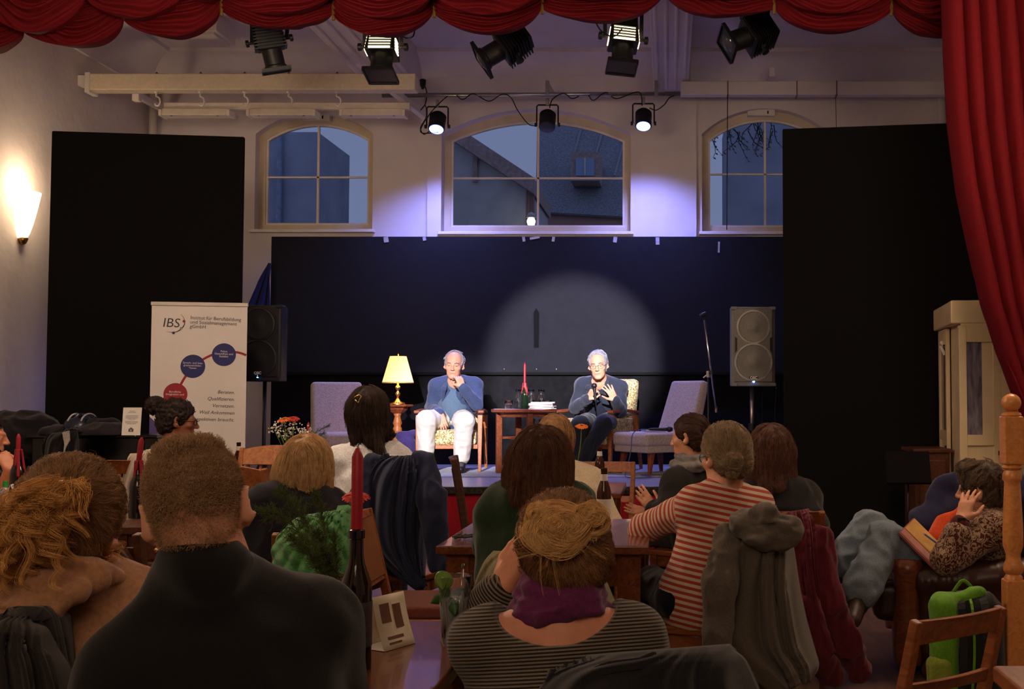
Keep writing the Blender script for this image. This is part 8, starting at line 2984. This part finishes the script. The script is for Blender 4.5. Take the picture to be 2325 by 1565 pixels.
# 13 person reclining in the leather armchair, writing in a notebook
H = Head(at(2226, 1110, 5.52), R(62), R(2), R(-6), 1.02)
p = Person('person in patterned brown sweater and jeans reclining in the leather armchair with a notebook', H, neck=at(2268, 1178, 5.54), yaw=R(80), shL=at(2252, 1205, 5.36), shR=at(2262, 1195, 5.72), pelvis=at(2158, 1312, 5.60), base=(1.42, 5.6, 0))
p.chest = at(2236, 1225, 5.55)
p.waist = at(2190, 1275, 5.58)
p.set_arm('L', at(2184, 1180, 5.30), elbow=at(2150, 1270, 5.28), hand=dict(d=(0.35, 0.25, 0.9), n=(-0.5, -0.85, 0.1), curl=0.22, side=1, spread=0.2))
p.set_arm('R', at(2142, 1238, 5.58), elbow=at(2216, 1250, 5.76), hand=dict(d=(-0.9, -0.35, 0.05), n=(0.1, -0.1, 1), curl=0.7))
p.set_leg('L', at(2008, 1222, 5.42), at(1950, 1352, 5.30), at(1936, 1408, 5.18), hip=at(2145, 1300, 5.48))
p.set_leg('R', at(1972, 1196, 5.66), at(1905, 1285, 5.62), at(1878, 1318, 5.55), hip=at(2140, 1296, 5.66))
p.build(skin_a, 0.006, lips=lip_m)
patt = fabric('patterned_knit', (150, 128, 100), kind='floral', scale=26, col2=(70, 28, 26))
top(p, patt, 0.020, 0.008, 0.012, to=0.60, name='sweater', r=(0.060, 0.056, 0.046))
S = Solid().cap(p.arm['L'][1].lerp(p.arm['L'][2], .60), p.arm['L'][1].lerp(p.arm['L'][2], .86), 0.052, 0.046)
p.cloth('cuff', S, fabric('maroon_knit', (84, 24, 26)), 0.006, 0.004)
S = Solid()
S.cap(p.H.p(0, -0.03, -0.13), p.neck + Vector((0.0, 0, 0.0)), 0.062, 0.075, 0.02)
p.cloth('collar', S, fabric('maroon_knit', (84, 24, 26)), 0.008, 0.004)
p.trousers(fabric('blue_jeans', (112, 124, 134), scale=150, var=0.12), mat('boot_brown', (64, 46, 36), rough=0.5, var=0.3, scale=60), r=(0.092, 0.074, 0.062), flare=0.024, to=0.90, amp=0.022)
wq = p.arm['L'][1].lerp(p.arm['L'][2], 0.97)
wm = MB().lathe([(0.032, -0.012), (0.036, -0.010), (0.036, 0.010), (0.032, 0.012)], wq - p.org, n=20, axis=(p.arm['L'][2] - p.arm['L'][1]).to_track_quat('Z', 'Y').to_matrix()).box(wq - p.org + Vector((-0.01, -0.036, 0)), (0.034, 0.012, 0.034))
put('wristwatch', wm, black_metal, p.o, auto=40)
S = Solid()
scalp(H, S, 0.014)
S.ell(H.p(0, 0.05, 0.10), (0.06, 0.05, 0.03), H.M, 0.02)
hairline(H, S, y=0.085, hgt=0.08)
for sx in (-1, 1):
    S.ell(H.p(sx * 0.09, 0.0, -0.015), (0.024, 0.028, 0.036), H.M, 0.008, -1)
p.hair(S, hairmat('hair_grey_brown', (120, 100, 78), (50, 38, 30)), lambda P: np.tile(np.array((-0.5, 0.1, -0.5), np.float32), (len(P), 1)), 2600, 12, (0.03, 0.07), 0.0009, 0.006, 0.010, 0.4, 0.008, fly=0.3)

# notebook and pen
nb = at(2098, 1236, 5.38)
t = thing('notebook', 'open notebook with yellow page on the lap of the reclining person', 'notebook', nb)
d1 = (at(2130, 1282, 5.36) - at(2062, 1214, 5.40)).normalized()
d2 = (at(2086, 1190, 5.52) - at(2062, 1214, 5.40)).normalized()
d2 = (d2 - d1 * d2.dot(d1)).normalized()
Mn = Matrix((d1, d2, d1.cross(d2))).transposed()
put('cover', MB().box((0, 0, 0), (0.235, 0.20, 0.012), rot=Mn), mat('cover_pink', (150, 84, 78), rough=0.6), t, bevel=0.002)
put('page', MB().box(Mn @ Vector((0.0, 0.03, 0.008)), (0.225, 0.13, 0.005), rot=Mn), mat('page_yellow', (206, 156, 88), rough=0.7), t)
put('page_edge', MB().box(Mn @ Vector((0.0, -0.065, 0.007)), (0.225, 0.05, 0.004), rot=Mn), mat('page_rose', (178, 120, 110), rough=0.7), t)
pe = at(2118, 1228, 5.34)
t = thing('pen', 'blue pen held over the notebook by the reclining person', 'pen', pe)
put('barrel', MB().tube([at(2100, 1214, 5.36) - pe, at(2138, 1242, 5.32) - pe], 0.0045, 8), mat('pen_blue', (40, 80, 140), rough=0.3), t, smooth=True)
put('tip', MB().tube([at(2096, 1211, 5.365) - pe, at(2100, 1214, 5.36) - pe], [0.001, 0.004], 8), steel, t, smooth=True)
# cloth behind the reclining person
heap('jacket', 'bright orange jacket stuffed beside the reclining person in the armchair', 'jacket', [(at(2170, 1200, 5.86), (.10, .07, .09)), (at(2205, 1180, 5.86), (.08, .06, .08)), (at(2135, 1222, 5.84), (.07, .06, .06))], fabric('orange_cloth', (206, 76, 34), scale=120), amp=0.03, base=at(2170, 1230, 5.86))
heap('blanket', 'dark blue blanket over the back of the leather armchair', 'blanket', [(at(2160, 1150, 6.06), (.12, .08, .16)), (at(2120, 1185, 6.06), (.12, .08, .10)), (at(2235, 1130, 6.05), (.16, .08, .16)), (at(2310, 1150, 6.05), (.16, .08, .16))], fabric('blanket_blue', (40, 40, 66), scale=120), amp=0.04, base=at(2180, 1230, 6.06))
